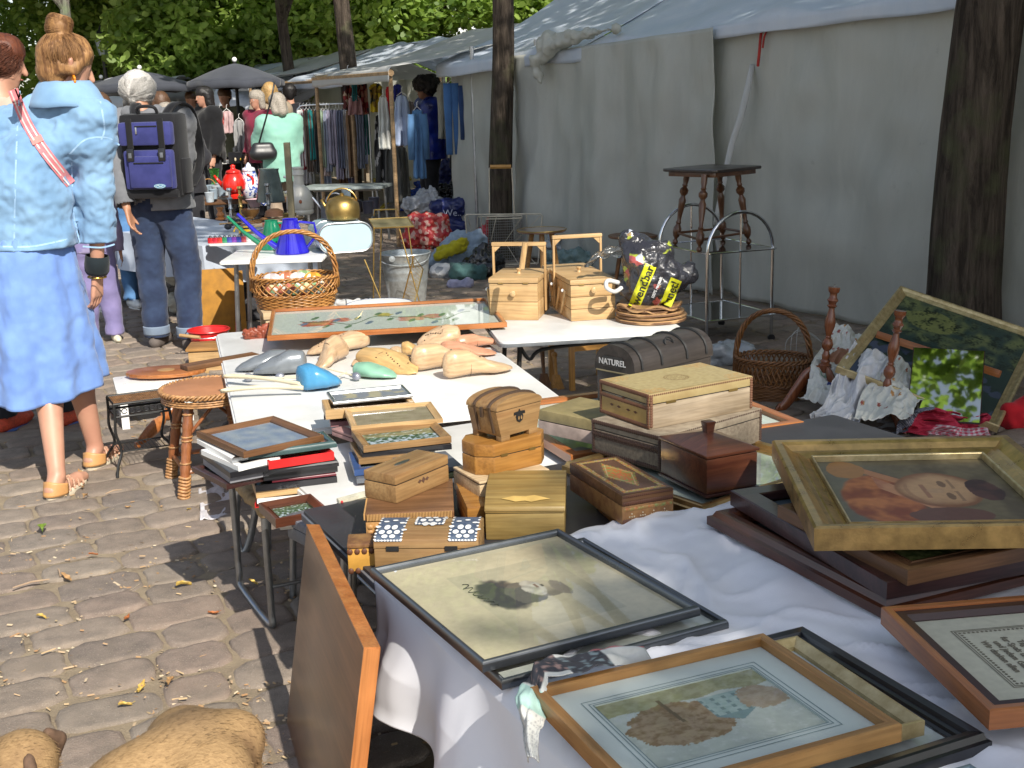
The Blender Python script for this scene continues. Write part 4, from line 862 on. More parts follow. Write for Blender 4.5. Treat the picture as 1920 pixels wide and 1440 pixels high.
# yellow carved box below-left
T,W,Dd,h=lidbox('carved_box','low yellow box with scalloped burnt edging, half under the painted lid box',BX(q5(695,1022),q5(694,880),q5(720,825),q5(1000,862),.488),mat('yellow_stained_wood',(.52,.27,.05),.45,scale=15),mat('burnt_wood',(.28,.15,.05),.6,scale=25,c2=(.12,.05,.02)),.18)
m=MB()
for i in range(16):
 for z in (h*.72,h*.03): m.ball((.006+i*.016,-.001,z),.0075,8,.9,.35,1.)
m.build('scallop_edging',mat('burnt_edge',(.10,.035,.015),.6),T,smooth=True)
# olive wood box and the one under it
lidbox('box','reddish wooden box hidden under the pale box',BX(q5(1310,828),q5(1305,690),q5(1262,560),q5(1420,680),.50),HONEY,HONEY,.45)
M,W,Dd,h=BX(q5(1402,858),q5(1400,715),q5(1418,582),q5(1806,712),.50)
T,W,Dd,h=lidbox('box','olive-coloured plank-grain box with a lighter leaf-shaped inlay on the sloping lid',(M,W,Dd,h+.0),OLV,OLV,.04,.004)
m=MB(); zl=h
pr=[(0,h+.001),(Dd*.02,h+.012),(Dd*.3,h+.034),(Dd*.55,h+.042),(Dd,h+.042),(Dd,h+.001)]
m._a([(x,y,z) for x in (-.002,W+.002) for y,z in pr],[tuple(range(5,-1,-1)),tuple(range(6,12))]+[(i,(i+1)%6,6+(i+1)%6,6+i) for i in range(6)]); m.build('sloped_lid',OLV,T,bevel=.003)
rr=random.Random(4); pts=[(.2,.45),(.35,.62),(.5,.58),(.62,.66),(.74,.52),(.82,.42),(.7,.36),(.58,.24),(.5,.32),(.38,.26),(.3,.36)]
def slope(x,s): y=Dd*(.02+.28*s); return (x*W,y-.001,h+.0132+.022*s+.0012)
MB()._a([slope(*p) for p in pts],[tuple(range(len(pts)))]).build('inlay',mat('yellow_inlay',(.50,.33,.10),.5),T)
# pale box
pb=BX(q5(1372,682),q5(1368,560),q5(1258,475),q5(1730,492),.545)
T,W,Dd,h=lidbox('box','pale raw wood box with two little hinges, between the octagonal and reddish boxes',pb,PALEW,PALEW,.12,.006,hinge=(.25,.75)); zp=.545+h
# octagonal box
def octa():
 M,W,Dd,h=BX(q5(1388,540),q5(1388,382),q5(1264,322),q5(1742,300),zp); T=thing('octagonal_box','honey lacquered box with cut corners, standing on the pale box','box',M=M)
 c=min(.035,Dd*.3); pl=[(c,0),(W-c,0),(W,c),(W,Dd-c),(W-c,Dd),(c,Dd),(0,Dd-c),(0,c)]
 MB().prism(pl,0,h*.58).build('body',HONEY,T,bevel=.003); MB().prism(pl,h*.60,h).build('lid',HONEY,T,bevel=.003)
 MB().prism([(x*.97+.003,y*.97+.002) for x,y in pl],h*.57,h*.61).build('seam',BLKL,T)
 for x in (.3,.7): bx('hinge',OBRASS,T,W*x-.01,W*x+.01,-.002,.0005,h*.56,h*.64)
 return zp+h
zo=octa()
# domed chest
def chest():
 M,W,Dd,h=BX(q5(1458,362),q5(1440,160),q5(1342,88),q5(1686,100),zo); Dd*=.72; T=thing('treasure_chest','little domed wooden treasure chest with dark straps and an eagle emblem, topping its pile','chest',M=M)
 k=.10*W
 m=MB(); q=[(k,0),(W-k,0),(W-k,Dd),(k,Dd)]; q2=[(0,0),(W,0),(W,Dd),(0,Dd)]
 m.prism([(x,y) for x,y in q],.012,h*.80,[(x*1.+0,y) for x,y in q2]); m.build('body',TANW,T,bevel=.003)
 for x0,x1 in ((k,k+.03),(W-k-.03,W-k)):
  for y in (0,Dd-.02): bx('foot',TANW,T,x0,x1,y,y+.02,0,.014,.002)
 K=12; pr=[(0,h*.81)]+[(W/2-W/2*math.cos(math.pi*i/K), h*.86+h*.24*math.sin(math.pi*i/K)) for i in range(K+1)]+[(W,h*.81)]; n=len(pr)
 m=MB(); m._a([(x,y,z) for y in (-.003,Dd+.003) for x,z in pr],[tuple(range(n)),tuple(range(2*n-1,n-1,-1))]+[(i,n+i,n+i+1,i+1) for i in range(n-1)]+[(n-1,2*n-1,n,0)]); m.build('lid',TANW,T,smooth=True)
 BR=mat('dark_strap',(.06,.035,.02),.5)
 for y in (Dd*.22,Dd*.72):
  m=MB()
  m.tube([(x+(-.002 if x<W/2 else .002),y,z+.001) for x,z in pr[1:-1]],.0045,6); m.tube([(-.001,y,h*.84),(k-.003,y,.02)],.0045,6); m.build('strap',BR,T,smooth=True)
 bx('clasp',BR,T,-.006,-.0005,Dd*.42,Dd*.5,h*.6,h*.86,.001)
 e=MB(); cx,cz=W*.5,h*.52; s=.02
 pts=[(0,1.1),(.15,.8),(.9,.75),(.95,.4),(.5,.45),(.62,.1),(.45,-.4),(0,-.62),(-.45,-.4),(-.62,.1),(-.5,.45),(-.95,.4),(-.9,.75),(-.15,.8)]
 inn=[(0,.5),(.12,.35),(.35,.2),(.3,-.2),(0,-.42),(-.3,-.2),(-.35,.2),(-.12,.35)]
 e._a([(cx+x*s,-.002,cz+z*s) for x,z in pts]+[(cx+x*s,.001,cz+z*s) for x,z in pts],[tuple(range(14))]+[(i,(i+1)%14,14+(i+1)%14,14+i) for i in range(14)]); em=e.build('emblem',IRON,T)
 e=MB()
 for sx in (-1,1): e._a([(cx+sx*(.22+.13*math.cos(a/8*6.28))*s,-.0035,cz+(-.02+.26*math.sin(a/8*6.28))*s) for a in range(8)],[tuple(range(8))])
 e.build('emblem_inlay',TANW,em)
chest()
# inlaid floral box and the orange box under it
def art_inlay(u,v):
 x,y=u,v; n=noise.noise(Vector((x*40,y*60,3))); b=lerp((.11,.05,.03),(.16,.075,.04),.5+n)
 ed=min(x*1.0,1-x,y*1.9,(1-y)*1.9)
 w_=.10+.02*math.sin(x*50)+.02*math.sin(y*70)
 if abs(ed-.11)<.045+.02*n:
  k=noise.noise(Vector((x*22,y*34,8))); b=lerp((.50,.16,.04),(.36,.33,.08),sst(-.1,.25,k));
  if k<-.28: b=(.5,.42,.25)
 d=abs(x-.5)/.30+abs(y-.5)/.36
 if d+n*.25<1:
  k=noise.noise(Vector((x*26,y*26,5))); b=lerp((.52,.15,.04),(.26,.28,.06),sst(.0,.3,k+.4*d-.15));
  if .8<d<.86: b=(.5,.4,.2)
 return b
ob=BX(q6(628,1350),q6(626,1272),q6(300,1080),q6(980,1226),.50); T,W,Dd,h=lidbox('box','plain orange-brown box under the box with flower inlay',ob,HONEY,HONEY,.05,.004); zq=.50+h
T,W,Dd,h=lidbox('inlaid_box','dark box with orange and green flower inlay and studded carved sides',BX(q6(572,1252),q6(570,1062),q6(223,852),q6(902,1008),zq),mat('dark_tan_carved',(.20,.09,.035),.5,scale=40,c2=(.32,.17,.06)),WAL,.36)
canvas('inlay_top',W-.008,Dd-.008,art_inlay,ARTW,T,110,Matrix.Translation((.004,.004,h+.0008)))
BUR=mat('burnt_edge',(.10,.035,.015),.6); IV=mat('ivory_dot',(.6,.5,.35),.5)
m=MB(); m2=MB(); m3=MB()
for i in range(24):
 x=.006+i*(W-.012)/23; m.ball((x,-.0005,h*.70),.0048,6,1,.4,1.2); m.ball((x,-.0005,h*.08),.006,6,1,.4,1.3); m.ball((x,-.0005,h*.93),.003,6,1,.4,1)
for i in range(11):
 x=.012+i*(W-.024)/10; m2.ball((x,-.0005,h*.50),.008,8,1,.25,.6)
for i in range(4):
 x=.025+i*(W-.05)/3
 for dx,dz in ((0,0),(.006,0),(-.006,0),(0,.007),(0,-.007)): m3.ball((x+dx,-.001,h*.24+dz),.0021,6)
m.build('stud_row',BUR,T,smooth=True); m2.build('painted_ovals',mat('red_green_oval',(.42,.12,.04),.5,scale=60,c2=(.2,.26,.08)),T,smooth=True); m3.build('ivory_dots',IV,T)
# pale box at the left of the carved pile
lidbox('box','old box with greenish gilt lid and pinkish sides, left of the large carved boxes',BX(q6(432,745),q6(430,588),q6(246,440),q6(700,500),.53),mat('pinkish_grey_wood',(.36,.28,.24),.8,scale=25),mat('gilt_green_lid',(.25,.20,.09),.5,scale=20),.45,.004)
# brown leather-like round item behind
# large carved boxes
def carved_trim(T,W,Dd,h,lf,mt,dense=34):
 m=MB()
 for z in (h-.006,h*(1-lf)-.01,.008):
  for i in range(dense): m.ball((-.0005,.004+i*(Dd-.008)/(dense-1),z),.0062,6,.5,.75,1.1)
 for z in (h-.004,):
  for i in range(int(dense*1.6)): m.ball((.004+i*(W-.008)/(dense*1.6-1),-.0005,z),.0035,6,.8,.4,.8)
 for y in (.006,Dd-.006):
  for i in range(12): m.ball((-.001,y,.01+i*(h-.02)/11),.006,6,.5,.9,.9)
 for x in (.006,W-.006):
  for i in range(12): m.ball((x,-.001,.01+i*(h-.02)/11),.006,6,.9,.5,.9)
 return m.build('carved_edging',mt,T,smooth=True)
cb=BX(q6(822,912),q6(828,682),q6(425,553),q6(1470,498),.535)
T,W,Dd,h=lidbox('carved_box','large grey-brown carved box with pebbled sides and dark scalloped bands, beneath the largest box',cb,mat('pebbled_grey_wood',(.27,.22,.16),.75,scale=90,bump=.8,c2=(.15,.115,.08),dist=.004),mat('weathered_grey_lid',(.30,.25,.18),.7,scale=30,c2=(.18,.14,.10)),.27,.004)
carved_trim(T,W,Dd,h,.3,mat('dark_carving',(.06,.03,.02),.55)); zc=.535+h
m=MB()
for i in range(20): m.tube(arc((-.0015,.012+i*(Dd-.024)/19,h*.60),.009,0,330,10,(0,1,0),(0,0,1)),.0014,5)
m.build('ring_band',mat('dark_carving',(.06,.03,.02)),T,smooth=True)
T,W,Dd,h=lidbox('carved_box','largest box, yellowed wood with burnt corner edging and a faded rosette on the lid',BX(q6(747,640),q6(740,412),q6(425,312),q6(1412,290),zc),GREYW,mat('yellowed_lid',(.36,.28,.13),.55,scale=10,c2=(.27,.19,.08)),.30,.004)
carved_trim(T,W,Dd,h,.30,mat('burnt_trim',(.14,.06,.03),.6))
bx('end_panel',mat('yellow_end_panel',(.42,.27,.08),.5,scale=14),T,-.0012,-.0003,.012,Dd-.012,.012,h*.66)
def art_ros(u,v):
 x=(u-.5)*W; y=(v-.5)*Dd; r=math.hypot(x,y); a=math.atan2(y,x); n=noise.noise(Vector((u*30,v*20,4)))
 b=lerp((.42,.34,.17),(.34,.26,.12),.5+n*.8)
 dk=(.20,.13,.05)
 if abs(r-.036)<.0022 or abs(r-.029)<.0016: b=dk
 if r<.026*(.55+.45*abs(math.cos(a*4))) and (int(a*9)%2): b=lerp(b,dk,.7)
 ex=min(u,1-u)*W; ey=min(v,1-v)*Dd
 if ex<.075 and ey<.05:
  k=noise.noise(Vector((x*140,y*140,1)));
  if k>.05 and ex+ey<.10: b=lerp((.36,.17,.06),(.48,.33,.12),k*2)
 return b
canvas('lid_panel',W-.016,Dd-.016,art_ros,ARTW,T,120,Matrix.Translation((.008,.008,h+.0008)))
m=MB()
for dx,dz in ((-.5,0),(.5,0),(0,.32),(0,-.32),(-.2,0),(.2,0)):
 m._a([(-.0018,Dd/2+(dx*.11)-.010,h*.38+dz*.09),(-.0018,Dd/2+dx*.11,h*.38+dz*.09-.004),(-.0018,Dd/2+dx*.11+.010,h*.38+dz*.09),(-.0018,Dd/2+dx*.11,h*.38+dz*.09+.004)],[(0,1,2,3)])
m.build('burnt_motif',BUR,T,norm=False)
for x in (.2,.8): bx('hinge',OBRASS,T,W*x-.016,W*x+.016,-.002,-.0005,h*.66,h*.73)
# dark square box with pyramid lid
def darkbox():
 M,W,Dd,h=BX(q6(1115,1056),q6(1114,826),q6(848,690),q6(1441,768),.545); T=thing('lidded_box','dark mahogany square box with a pyramid lid and square knob','box',M=M)
 bx('body',MAH,T,0,W,0,Dd,0,h-.003,.003); m=MB(); k=.28
 m.prism([(-.004,-.004),(W+.004,-.004),(W+.004,Dd+.004),(-.004,Dd+.004)],h,h+.007); m.prism([(-.004,-.004),(W+.004,-.004),(W+.004,Dd+.004),(-.004,Dd+.004)],h+.007,h+.035,[(W*.47,Dd*.47),(W*.53,Dd*.47),(W*.53,Dd*.53),(W*.47,Dd*.53)]); l=m.build('lid',MAH,T,bevel=.0015)
 MB().prism([(W*.5-.010,Dd*.5-.010),(W*.5+.010,Dd*.5-.010),(W*.5+.010,Dd*.5+.010),(W*.5-.010,Dd*.5+.010)],h+.03,h+.062,[(W*.5-.014,Dd*.5-.014),(W*.5+.014,Dd*.5-.014),(W*.5+.014,Dd*.5+.014),(W*.5-.014,Dd*.5+.014)]).build('knob',MAH,l,bevel=.002)
 bx('foot_rim',DKP,T,-.004,W+.004,-.004,Dd+.004,-.008,-.0005,.001)
darkbox()
# black chest with plate
def naturel():
 M,W,Dd,h=BX(q6(655,560),q6(650,280),q6(360,245),q6(1142,155),.50); T=thing('black_chest','long black domed chest with iron bands and a name plate, behind the carved boxes','chest',M=M)
 K=12; EB=wood('blackened_wood',(.06,.05,.045),(.03,.025,.022),ax=0,rough=.45); h0=h*.98
 bx('body',EB,T,0,W,0,Dd,0,h0*.99,.003)
 pr=[(-.004,h0)]+[(Dd/2-(Dd/2+.004)*math.cos(math.pi*i/K), h0+.012+.075*math.sin(math.pi*i/K)**.8) for i in range(K+1)]+[(Dd+.004,h0)]; n=len(pr)
 m=MB(); m._a([(x,y,z) for x in (-.006,W+.006) for y,z in pr],[tuple(range(n-1,-1,-1)),tuple(range(n,2*n))]+[(i,i+1,n+i+1,n+i) for i in range(n-1)]+[(n-1,0,n,2*n-1)]); lid=m.build('lid',EB,T,smooth=True)
 for x in (.03,W*.33,W*.66,W-.03):
  m=MB(); m.tube([(x,y,z+.001) for y,z in pr[1:-1]],.006,6); m.build('iron_band',IRON,lid,smooth=True)
 p=bx('name_plate',mat('plate_black',(.02,.02,.02),.3),T,-.011,-.0065,Dd*.28,Dd*.78,h0+.014,h0+.048,.001)
 text('NATUREL',.027,'lettering',mat('plate_silver',(.6,.6,.6),.4,.3),p,Matrix.Translation((-.0118,Dd*.53,h0+.022))@Matrix(((0,0,-1,0),(-1,0,0,0),(0,1,0,0),(0,0,0,1))),.0004,bold=.0006)
 m=MB()
 for i in range(30): m.ball((-.005,.006+i*(Dd-.012)/29,h0-.002),.0035,6)
 m.build('nail_row',mat('nail_brass',(.4,.33,.2),.4,.8),T,smooth=True)
 m=MB()
 for z in (.03,.10,.17):
  m.tube(arc((-.002,.03,z*h/.2),.018,0,300,12,(0,1,0),(0,0,1)),.003,5)
 m.build('iron_scroll',IRON,T,smooth=True)
 m=MB(); m.tube(arc((W*.5,Dd*.12,h0+.07),.02,180,360,10,(1,0,0),(0,-.5,-1)),.003,6); m.build('handle',IRON,lid,smooth=True)
naturel()
# newspaper
def news():
 pts=[q9(905,700),q9(1120,730),q9(1330,690),q9(1430,760)]
 def pos(s,w_):
  k=s
  a=[PD(q9(800,1290),1.62),PD(q9(770,1130),1.70),PD(q9(735,960),1.78),P(q9(830,800),.56),P(q9(960,740),.575),P(q9(1150,720),.575),P(q9(1390,710),.57)]
  b=[PD(q9(850,1290),1.60),PD(q9(860,1150),1.68),PD(q9(880,1010),1.76),P(q9(900,850),.60),P(q9(1080,830),.61),P(q9(1250,780),.6),P(q9(1430,760),.575)]
  i=min(5,int(s*6)); f=s*6-i; p=a[i].lerp(a[i+1],f).lerp(b[i].lerp(b[i+1],f),w_)
  d=.012*nz((s*14,w_*3,1))+.02*nz((s*5,w_*4,5)); p+=Vector((-.3,-.5,.8))*(d+.018*math.sin(w_*3.14)); return p
 ns,nw=120,30; me=bpy.data.meshes.new('newspaper'); vs=[];cs=[]
 for j in range(nw+1):
  for i in range(ns+1):
   s,w_=i/ns,j/nw; vs.append(tuple(pos(s,w_))); k=nz((s*9,w_*5,2)); c=(.66,.66,.62)
   if .40<s<.62 and w_<.9: c=lerp((.05,.05,.06),(.30,.2,.18),sst(.1,.4,nz((s*30,w_*12,4))))
   elif .62<s<.82 and w_>.25: c=lerp((.06,.06,.07),(.22,.28,.30),sst(.1,.4,nz((s*30,w_*12,4))))
   elif .28<s<.40: c=(.42,.62,.56)
   elif s>.8 and w_<.5: c=(.55,.2,.2)
   elif int(w_*30)%2==0 and nz((s*60,w_*10,7))>.05 and s<.3: c=(.42,.42,.42)
   cs+=[*c,1]
 fs=[(j*(ns+1)+i,j*(ns+1)+i+1,(j+1)*(ns+1)+i+1,(j+1)*(ns+1)+i) for j in range(nw) for i in range(ns)]
 me.from_pydata(vs,[],fs); a=me.color_attributes.new('Col','FLOAT_COLOR','POINT'); a.data.foreach_set('color',cs)
 for p in me.polygons: p.use_smooth=True
 o=mesh_obj('newspaper',me,vcol('newsprint',.85)); tag(o,'crumpled sheet of newspaper hanging over the table edge by the oak frame','newspaper'); o.modifiers.new('t','SOLIDIFY').thickness=.0015
news()
# ================================================================== MIDDLE GROUND
from mathutils.bvhtree import BVHTree
def yaw(a,b): return math.atan2(b.y-a.y,b.x-a.x)
# ---- shoe lasts
LASTM=wood('last_maple',(.66,.48,.31),(.55,.37,.21),sc_=.6,rough=.35,coat=.25); LASTP=wood('last_pink_cedar',(.62,.34,.22),(.52,.24,.14),sc_=.6,rough=.4); LASTY=wood('last_yellow',(.66,.45,.20),(.55,.34,.13),sc_=.5,rough=.4); HOLE=mat('drill_hole',(.06,.035,.02),.8,bump=0)
def itp(x,xs):
 for i in range(len(xs)-1):
  if x<=xs[i+1][0]:
   a,b=xs[i],xs[i+1]; t=(x-a[0])/(b[0]-a[0]); t=t*t*(3-2*t)*.5+t*.5; return a[1]+(b[1]-a[1])*t
 return xs[-1][1]
def lastmesh(L,wd,ht,kind='last'):
 m=MB()
 if kind=='last':
  W_=[(0,.02),(.03,.42),(.15,.62),(.35,.56),(.52,.74),(.70,1.),(.85,.86),(.96,.48),(1,.03)]; T_=[(0,.55),(.04,.92),(.14,1.),(.34,.96),(.5,.70),(.7,.42),(.88,.27),(.97,.17),(1,.08)]; B_=[(0,.12),(.08,.0),(.35,.05),(.5,.06),(.7,.0),(.9,.03),(1,.06)]
 else:
  W_=[(0,.35),(.05,.6),(.25,.85),(.5,1.),(.78,.8),(.94,.42),(1,.03)]; T_=[(0,.75),(.05,.95),(.3,1.),(.6,.72),(.85,.42),(.96,.22),(1,.08)]; B_=[(0,.1),(.1,.0),(.5,.0),(.9,.02),(1,.05)]
 ns,nr=34,20
 def f(u,v):
  s=v; w_=itp(s,W_)*wd/2; t=itp(s,T_)*ht; b=itp(s,B_)*ht; a=2*math.pi*u; c=math.cos(a); sn=math.sin(a)
  y=w_*abs(c)**.85*(1 if c>0 else -1); z=(t+b)/2+(t-b)/2*abs(sn)**.8*(1 if sn>0 else -1)
  if s<.4 and kind=='last' and sn>0: y*=1-.35*sn*(1-s/.4)
  y+=.10*wd*math.sin(s*3.1)*(s-.3)
  return (s*L,y,z)
 m.grid(f,nr,ns,wu=True); m.f.append(tuple(range(nr-1,-1,-1))); m.f.append(tuple((ns-1)*nr+k for k in range(nr))); m.m+=[0,0]
 return m,T_
def shoe(name,label,a,b,z,wd,ht,mt,kind='last',holes=0,roll=0.,pitch=0.,group='wooden shoe lasts heaped on the white table',cat='shoe last'):
 A=P(a,z);B=P(b,z); L=(B-A).length
 M=Matrix.Translation(A)@Matrix.Rotation(yaw(A,B),4,'Z')@Matrix.Rotation(-pitch,4,'Y')@Matrix.Rotation(roll,4,'X')
 wd*=1.42; ht*=1.25; T=thing(name,label,cat,M=M,group=group); m,T_=lastmesh(L,wd,ht,kind); m.build('block',mt,T,smooth='all')
 s_=.40; yy=itp(s_,[(0,.02),(.03,.42),(.15,.62),(.35,.56),(.52,.74),(.70,1.)])*wd/2; tt=itp(s_,T_)*ht
 if cat=='shoe last': MB().tube([(s_*L+.012*math.cos(q*.3),yy*1.0*math.cos(q/20*6.283)*.93+.10*wd*math.sin(s_*3.1)*(s_-.3),tt/2+tt/2*abs(math.sin(q/20*6.283))**.8*(1 if q<10 else -1)*1.01) for q in range(21)],.0009,4).build('hinge_seam',HOLE,T)
 if holes:
  h=MB()
  for i in range(holes):
   s=.42+.42*((i*0.37)%1) if holes>5 else .5+.1*i; y=(-.25+.5*((i*.618)%1))*wd*.9*(1.1-s*.6); zz=itp(s,T_)*ht*(1-.35*(abs(y)/(wd/2))**2.5)
   h.lathe([(.0035,-.004),(.0035,.0012),(.0005,.0014)],8,Matrix.Translation((s*L,y,zz)))
  h.build('drill_holes',HOLE,T)
 return T
g='x'
shoe('shoe_last','pale perforated shoe last at the back left of the heap',q4(930,350),q4(560,405),.455,.085,.065,LASTM,'tree',9)
shoe('shoe_last','curved pale last with its heel lifted, leaning over the perforated one',q4(820,395),q4(610,470),.47,.07,.085,LASTM,roll=.5,pitch=-.15)
shoe('shoe_last','forepart of a last standing up on a metal spreader, highest of the heap',q4(1110,385),q4(985,330),.455,.075,.05,LASTM,'tree',0,roll=.2,pitch=-1.15)
shoe('shoe_last','pale perforated last at the back right with two rows of holes',q4(1480,330),q4(1220,345),.48,.085,.07,LASTM,'tree',10,roll=-.5)
shoe('shoe_last','long pinkish last at the far right back of the heap',q4(1450,375),q4(1765,320),.46,.075,.05,LASTP)
shoe('shoe_last','second pinkish last half hidden beneath the long pink one',q4(1360,395),q4(1700,400),.455,.075,.045,LASTP)
shoe('shoe_last','small pale toe piece left of the yellow perforated last',q4(1010,430),q4(835,470),.455,.06,.04,LASTM,'tree')
shoe('shoe_last','yellowish perforated last lying in front, pointing right',q4(900,445),q4(1225,515),.455,.095,.055,LASTY,'tree',9,roll=.35)
shoe('shoe_last','small yellow last under the right perforated last',q4(1130,400),q4(1260,395),.46,.06,.045,LASTY,'tree')
shoe('shoe_last','smooth honey-coloured last behind the front one',q4(1190,500),q4(1640,440),.455,.085,.085,LASTM,holes=1)
shoe('shoe_last','glossy front-right last with a bore hole at the ankle',q4(1380,545),q4(1795,490),.455,.08,.088,LASTM,holes=1)
GPL=mat('grey_plastic',(.22,.24,.26),.3,.3,bump=0,var=.1); BPL=mat('sky_blue_plastic',(.06,.25,.45),.28,bump=0,var=.1); GRP=mat('sage_plastic',(.22,.42,.30),.3,bump=0,var=.1); CRP=mat('cream_plastic',(.68,.60,.42),.35,bump=0,var=.1)
G3='plastic shoe trees on the white table'
shoe('shoe_tree','dark grey plastic shoe tree, rear one, at the left of the heap',q4(460,470),q4(130,500),.455,.08,.06,GPL,'tree',group=G3,cat='shoe tree')
shoe('shoe_tree','grey plastic shoe tree in front, between the rear grey one and the blue one',q4(560,505),q4(238,515),.455,.085,.075,GPL,'tree',group=G3,cat='shoe tree')
shoe('shoe_tree','sage green plastic shoe tree pointing right in front of the lasts',q4(850,525),q4(1100,540),.455,.075,.045,GRP,'tree',group=G3,cat='shoe tree')
shoe('shoe_tree','sky blue plastic shoe tree with a ridged dome',q4(520,615),q4(765,575),.455,.12,.078,BPL,'tree',group=G3,cat='shoe tree')
for a,b,lab in ((q4(530,590),q4(60,550),'upper cream plastic shoehorn reaching over the stool edge'),(q4(540,610),q4(45,640),'lower cream plastic shoehorn in front of the upper one')):
 A=P(a,.475);B=P(b,.47); L=(B-A).length; T=thing('shoehorn',lab,'shoehorn',M=Matrix.Translation(A)@Matrix.Rotation(yaw(A,B),4,'Z'),group='cream shoehorns')
 m=MB(); m.grid(lambda u,v: ((v*L),(u-.5)*itp(v,[(0,.022),(.6,.018),(.8,.03),(.93,.042),(1,.01)]),.012*((u-.5)*2)**2+.01*math.sin(v*3)),8,30); m.build('blade',CRP,T,smooth='all',thick=.003)
for a,b in ((q4(210,535),q4(560,535)),(q4(400,532),q4(700,520)),(q4(640,575),q4(800,500)),(q4(858,530),q4(650,470))):
 A=P(a,.47);B=P(b,.478); T=thing('shoe_stretcher','thin rod with a grey metal ball end'+(' at the far left of the heap',' second from left',' resting on the blue shoe tree',' rightmost of four')[[q4(210,535),q4(400,532),q4(640,575),q4(858,530)].index(a)],'shoe stretcher',M=Matrix.Translation(A)@Matrix.Rotation(yaw(A,B),4,'Z'),group='ball-ended shoe stretchers')
 MB().ball((0,0,.0),.0165,14,1.2,1,1).build('ball_end',mat('matt_pewter',(.35,.36,.42),.4,.6,bump=0),T,smooth='all'); MB().tube([(.01,0,0),((B-A).length,0,.004)],.003,6).build('rod',CRP,T)
# red carved ornament by the embroidery
o=P(q4(245,305),.45)
def spiky(co,nm): return co+nm*(.016*nz(co*70,1.))
T=blob('carved_ornament',[(o+Vector((-.03,0,.02)),.025,o+Vector((.08,.06,.03)),.03),(o+Vector((0,.03,.01)),.02,o+Vector((.1,.0,.03)),.02)],mat('red_brown_resin',(.25,.06,.03),.45),vox=.006,it=1,fn=spiky); tag(T,'reddish-brown carved ornament at the left end of the flower picture','ornament')
# ---- wicker
WICK=wood('wicker',(.50,.26,.08),(.33,.14,.035),sc_=1.4,rough=.38,coat=.25); WICKD=wood('dark_wicker',(.28,.13,.045),(.17,.07,.022),sc_=1.4,rough=.4,coat=.2)
def basket(label,c,rx,ry,h,hh,mt,rz,opened=True,flare=1.15):
 T=thing('wicker_basket',label,'basket',c,rz)
 MB().prism(circ(1,28),0,.012).build('base',mt,T); b=T.children[0];
 for v in b.data.vertices: v.co.x*=rx*.97; v.co.y*=ry*.97
 def rad(z): k=z/h; return 1+(flare-1)*math.sin(k*1.6)
 lo=.45*h if opened else .42*h
 m=MB(); r0=.0048
 rows=int(lo/(r0*1.75))
 for j in range(rows):
  z=.008+j*r0*1.75; k=rad(z); m.tube([((rx*k+.0035*math.cos(17*a+math.pi*j))*math.cos(a),(ry*k+.0035*math.cos(17*a+math.pi*j))*math.sin(a),z) for a in [2*math.pi*i/68 for i in range(68)]],r0,5,closed=True)
 m.build('woven_wall',mt,T,smooth='all')
 m=MB(); n=30 if opened else 44
 for s in (-1,1):
  for i in range(n):
   pts=[]
   for k in range(9):
    q=k/8; z=lo*.9+(h-lo*.9)*q; a=2*math.pi*i/n+s*q*(.55 if opened else .30); kk=rad(z); o_=.004*s*math.cos(q*9); pts.append(((rx*kk+o_)*math.cos(a),(ry*kk+o_)*math.sin(a),z))
   m.tube(pts,.0042 if opened else .0046,5)
 m.build('lattice_wall',mt,T,smooth='all')
 m=MB()
 for zc,rr in ((h,.009),(lo*.95,.007)):
  for s in range(3):
   kk=rad(zc); m.tube([((rx*kk+rr*math.cos(12*a+s*2.1))*math.cos(a),(ry*kk+rr*math.cos(12*a+s*2.1))*math.sin(a),zc+rr*math.sin(12*a+s*2.1)) for a in [2*math.pi*i/110 for i in range(110)]],rr*.62,5,closed=True)
 m.build('braided_rim',mt,T,smooth='all')
 m=MB(); R_=rx*rad(h)
 for s in range(4):
  pts=[]
  for k in range(61):
   q=k/60; a=math.pi*(1-q); x=R_*math.cos(a); z=h*.55+(hh-h*.55)*(math.sin(a)**.62 if 0<q<1 else 0); rr=.010; ph=q*30+s*1.57
   pts.append((x*(1+rr/R_*math.cos(ph)),rr*math.sin(ph),z+rr*math.cos(ph)*.8))
  m.tube(pts,.0062,5)
 m.build('handle',mt,T,smooth='all'); return T
bc=P((556,574),.42)
st=thing('stool','plain pale wooden stool hidden under the wicker basket','stool',(bc.x,bc.y,0),.3)
bx('seat',PALEW,st,-.2,.2,-.16,.16,.385,.42,.004)
for x in (-.17,.17):
 for y in (-.13,.13): bx('leg',PALEW,st,x-.018,x+.018,y-.018,y+.018,0,.385,.002)
basket('honey wicker basket with open lattice and tall hoop handle, holding painted eggs',bc,.20,.145,.165,.41,WICK,.25)
for i,(dx,dy,c,lab) in enumerate([(.02,.0,(.75,.72,.68),'white egg painted with a blue oval, lying in the wicker basket'),(.10,-.01,(.8,.35,.04),'orange and green painted egg in the wicker basket'),(-.05,.02,(.6,.2,.1),'red dotted egg in the wicker basket'),(-.12,-.02,(.7,.6,.6),'pale pink egg at the left in the wicker basket'),(.04,.07,(.3,.45,.2),'green egg at the back of the wicker basket')]):
 p=bc+Vector((dx,dy,.155)); m=MB().ball((0,0,0),.045,16,1.15,.9,.75).build('painted_egg',multi('egg_paint_%d'%i,[c,tuple(x*.6 for x in c),(.75,.7,.6),c,(.1,.2,.5) if i==0 else c],.3,35),None,smooth='all'); m.location=p; tag(m,lab,'egg',group='painted eggs in the wicker basket')
bx_=MB();
def fillc(co,nm): return co+nm*.01*nz(co*30,1.)
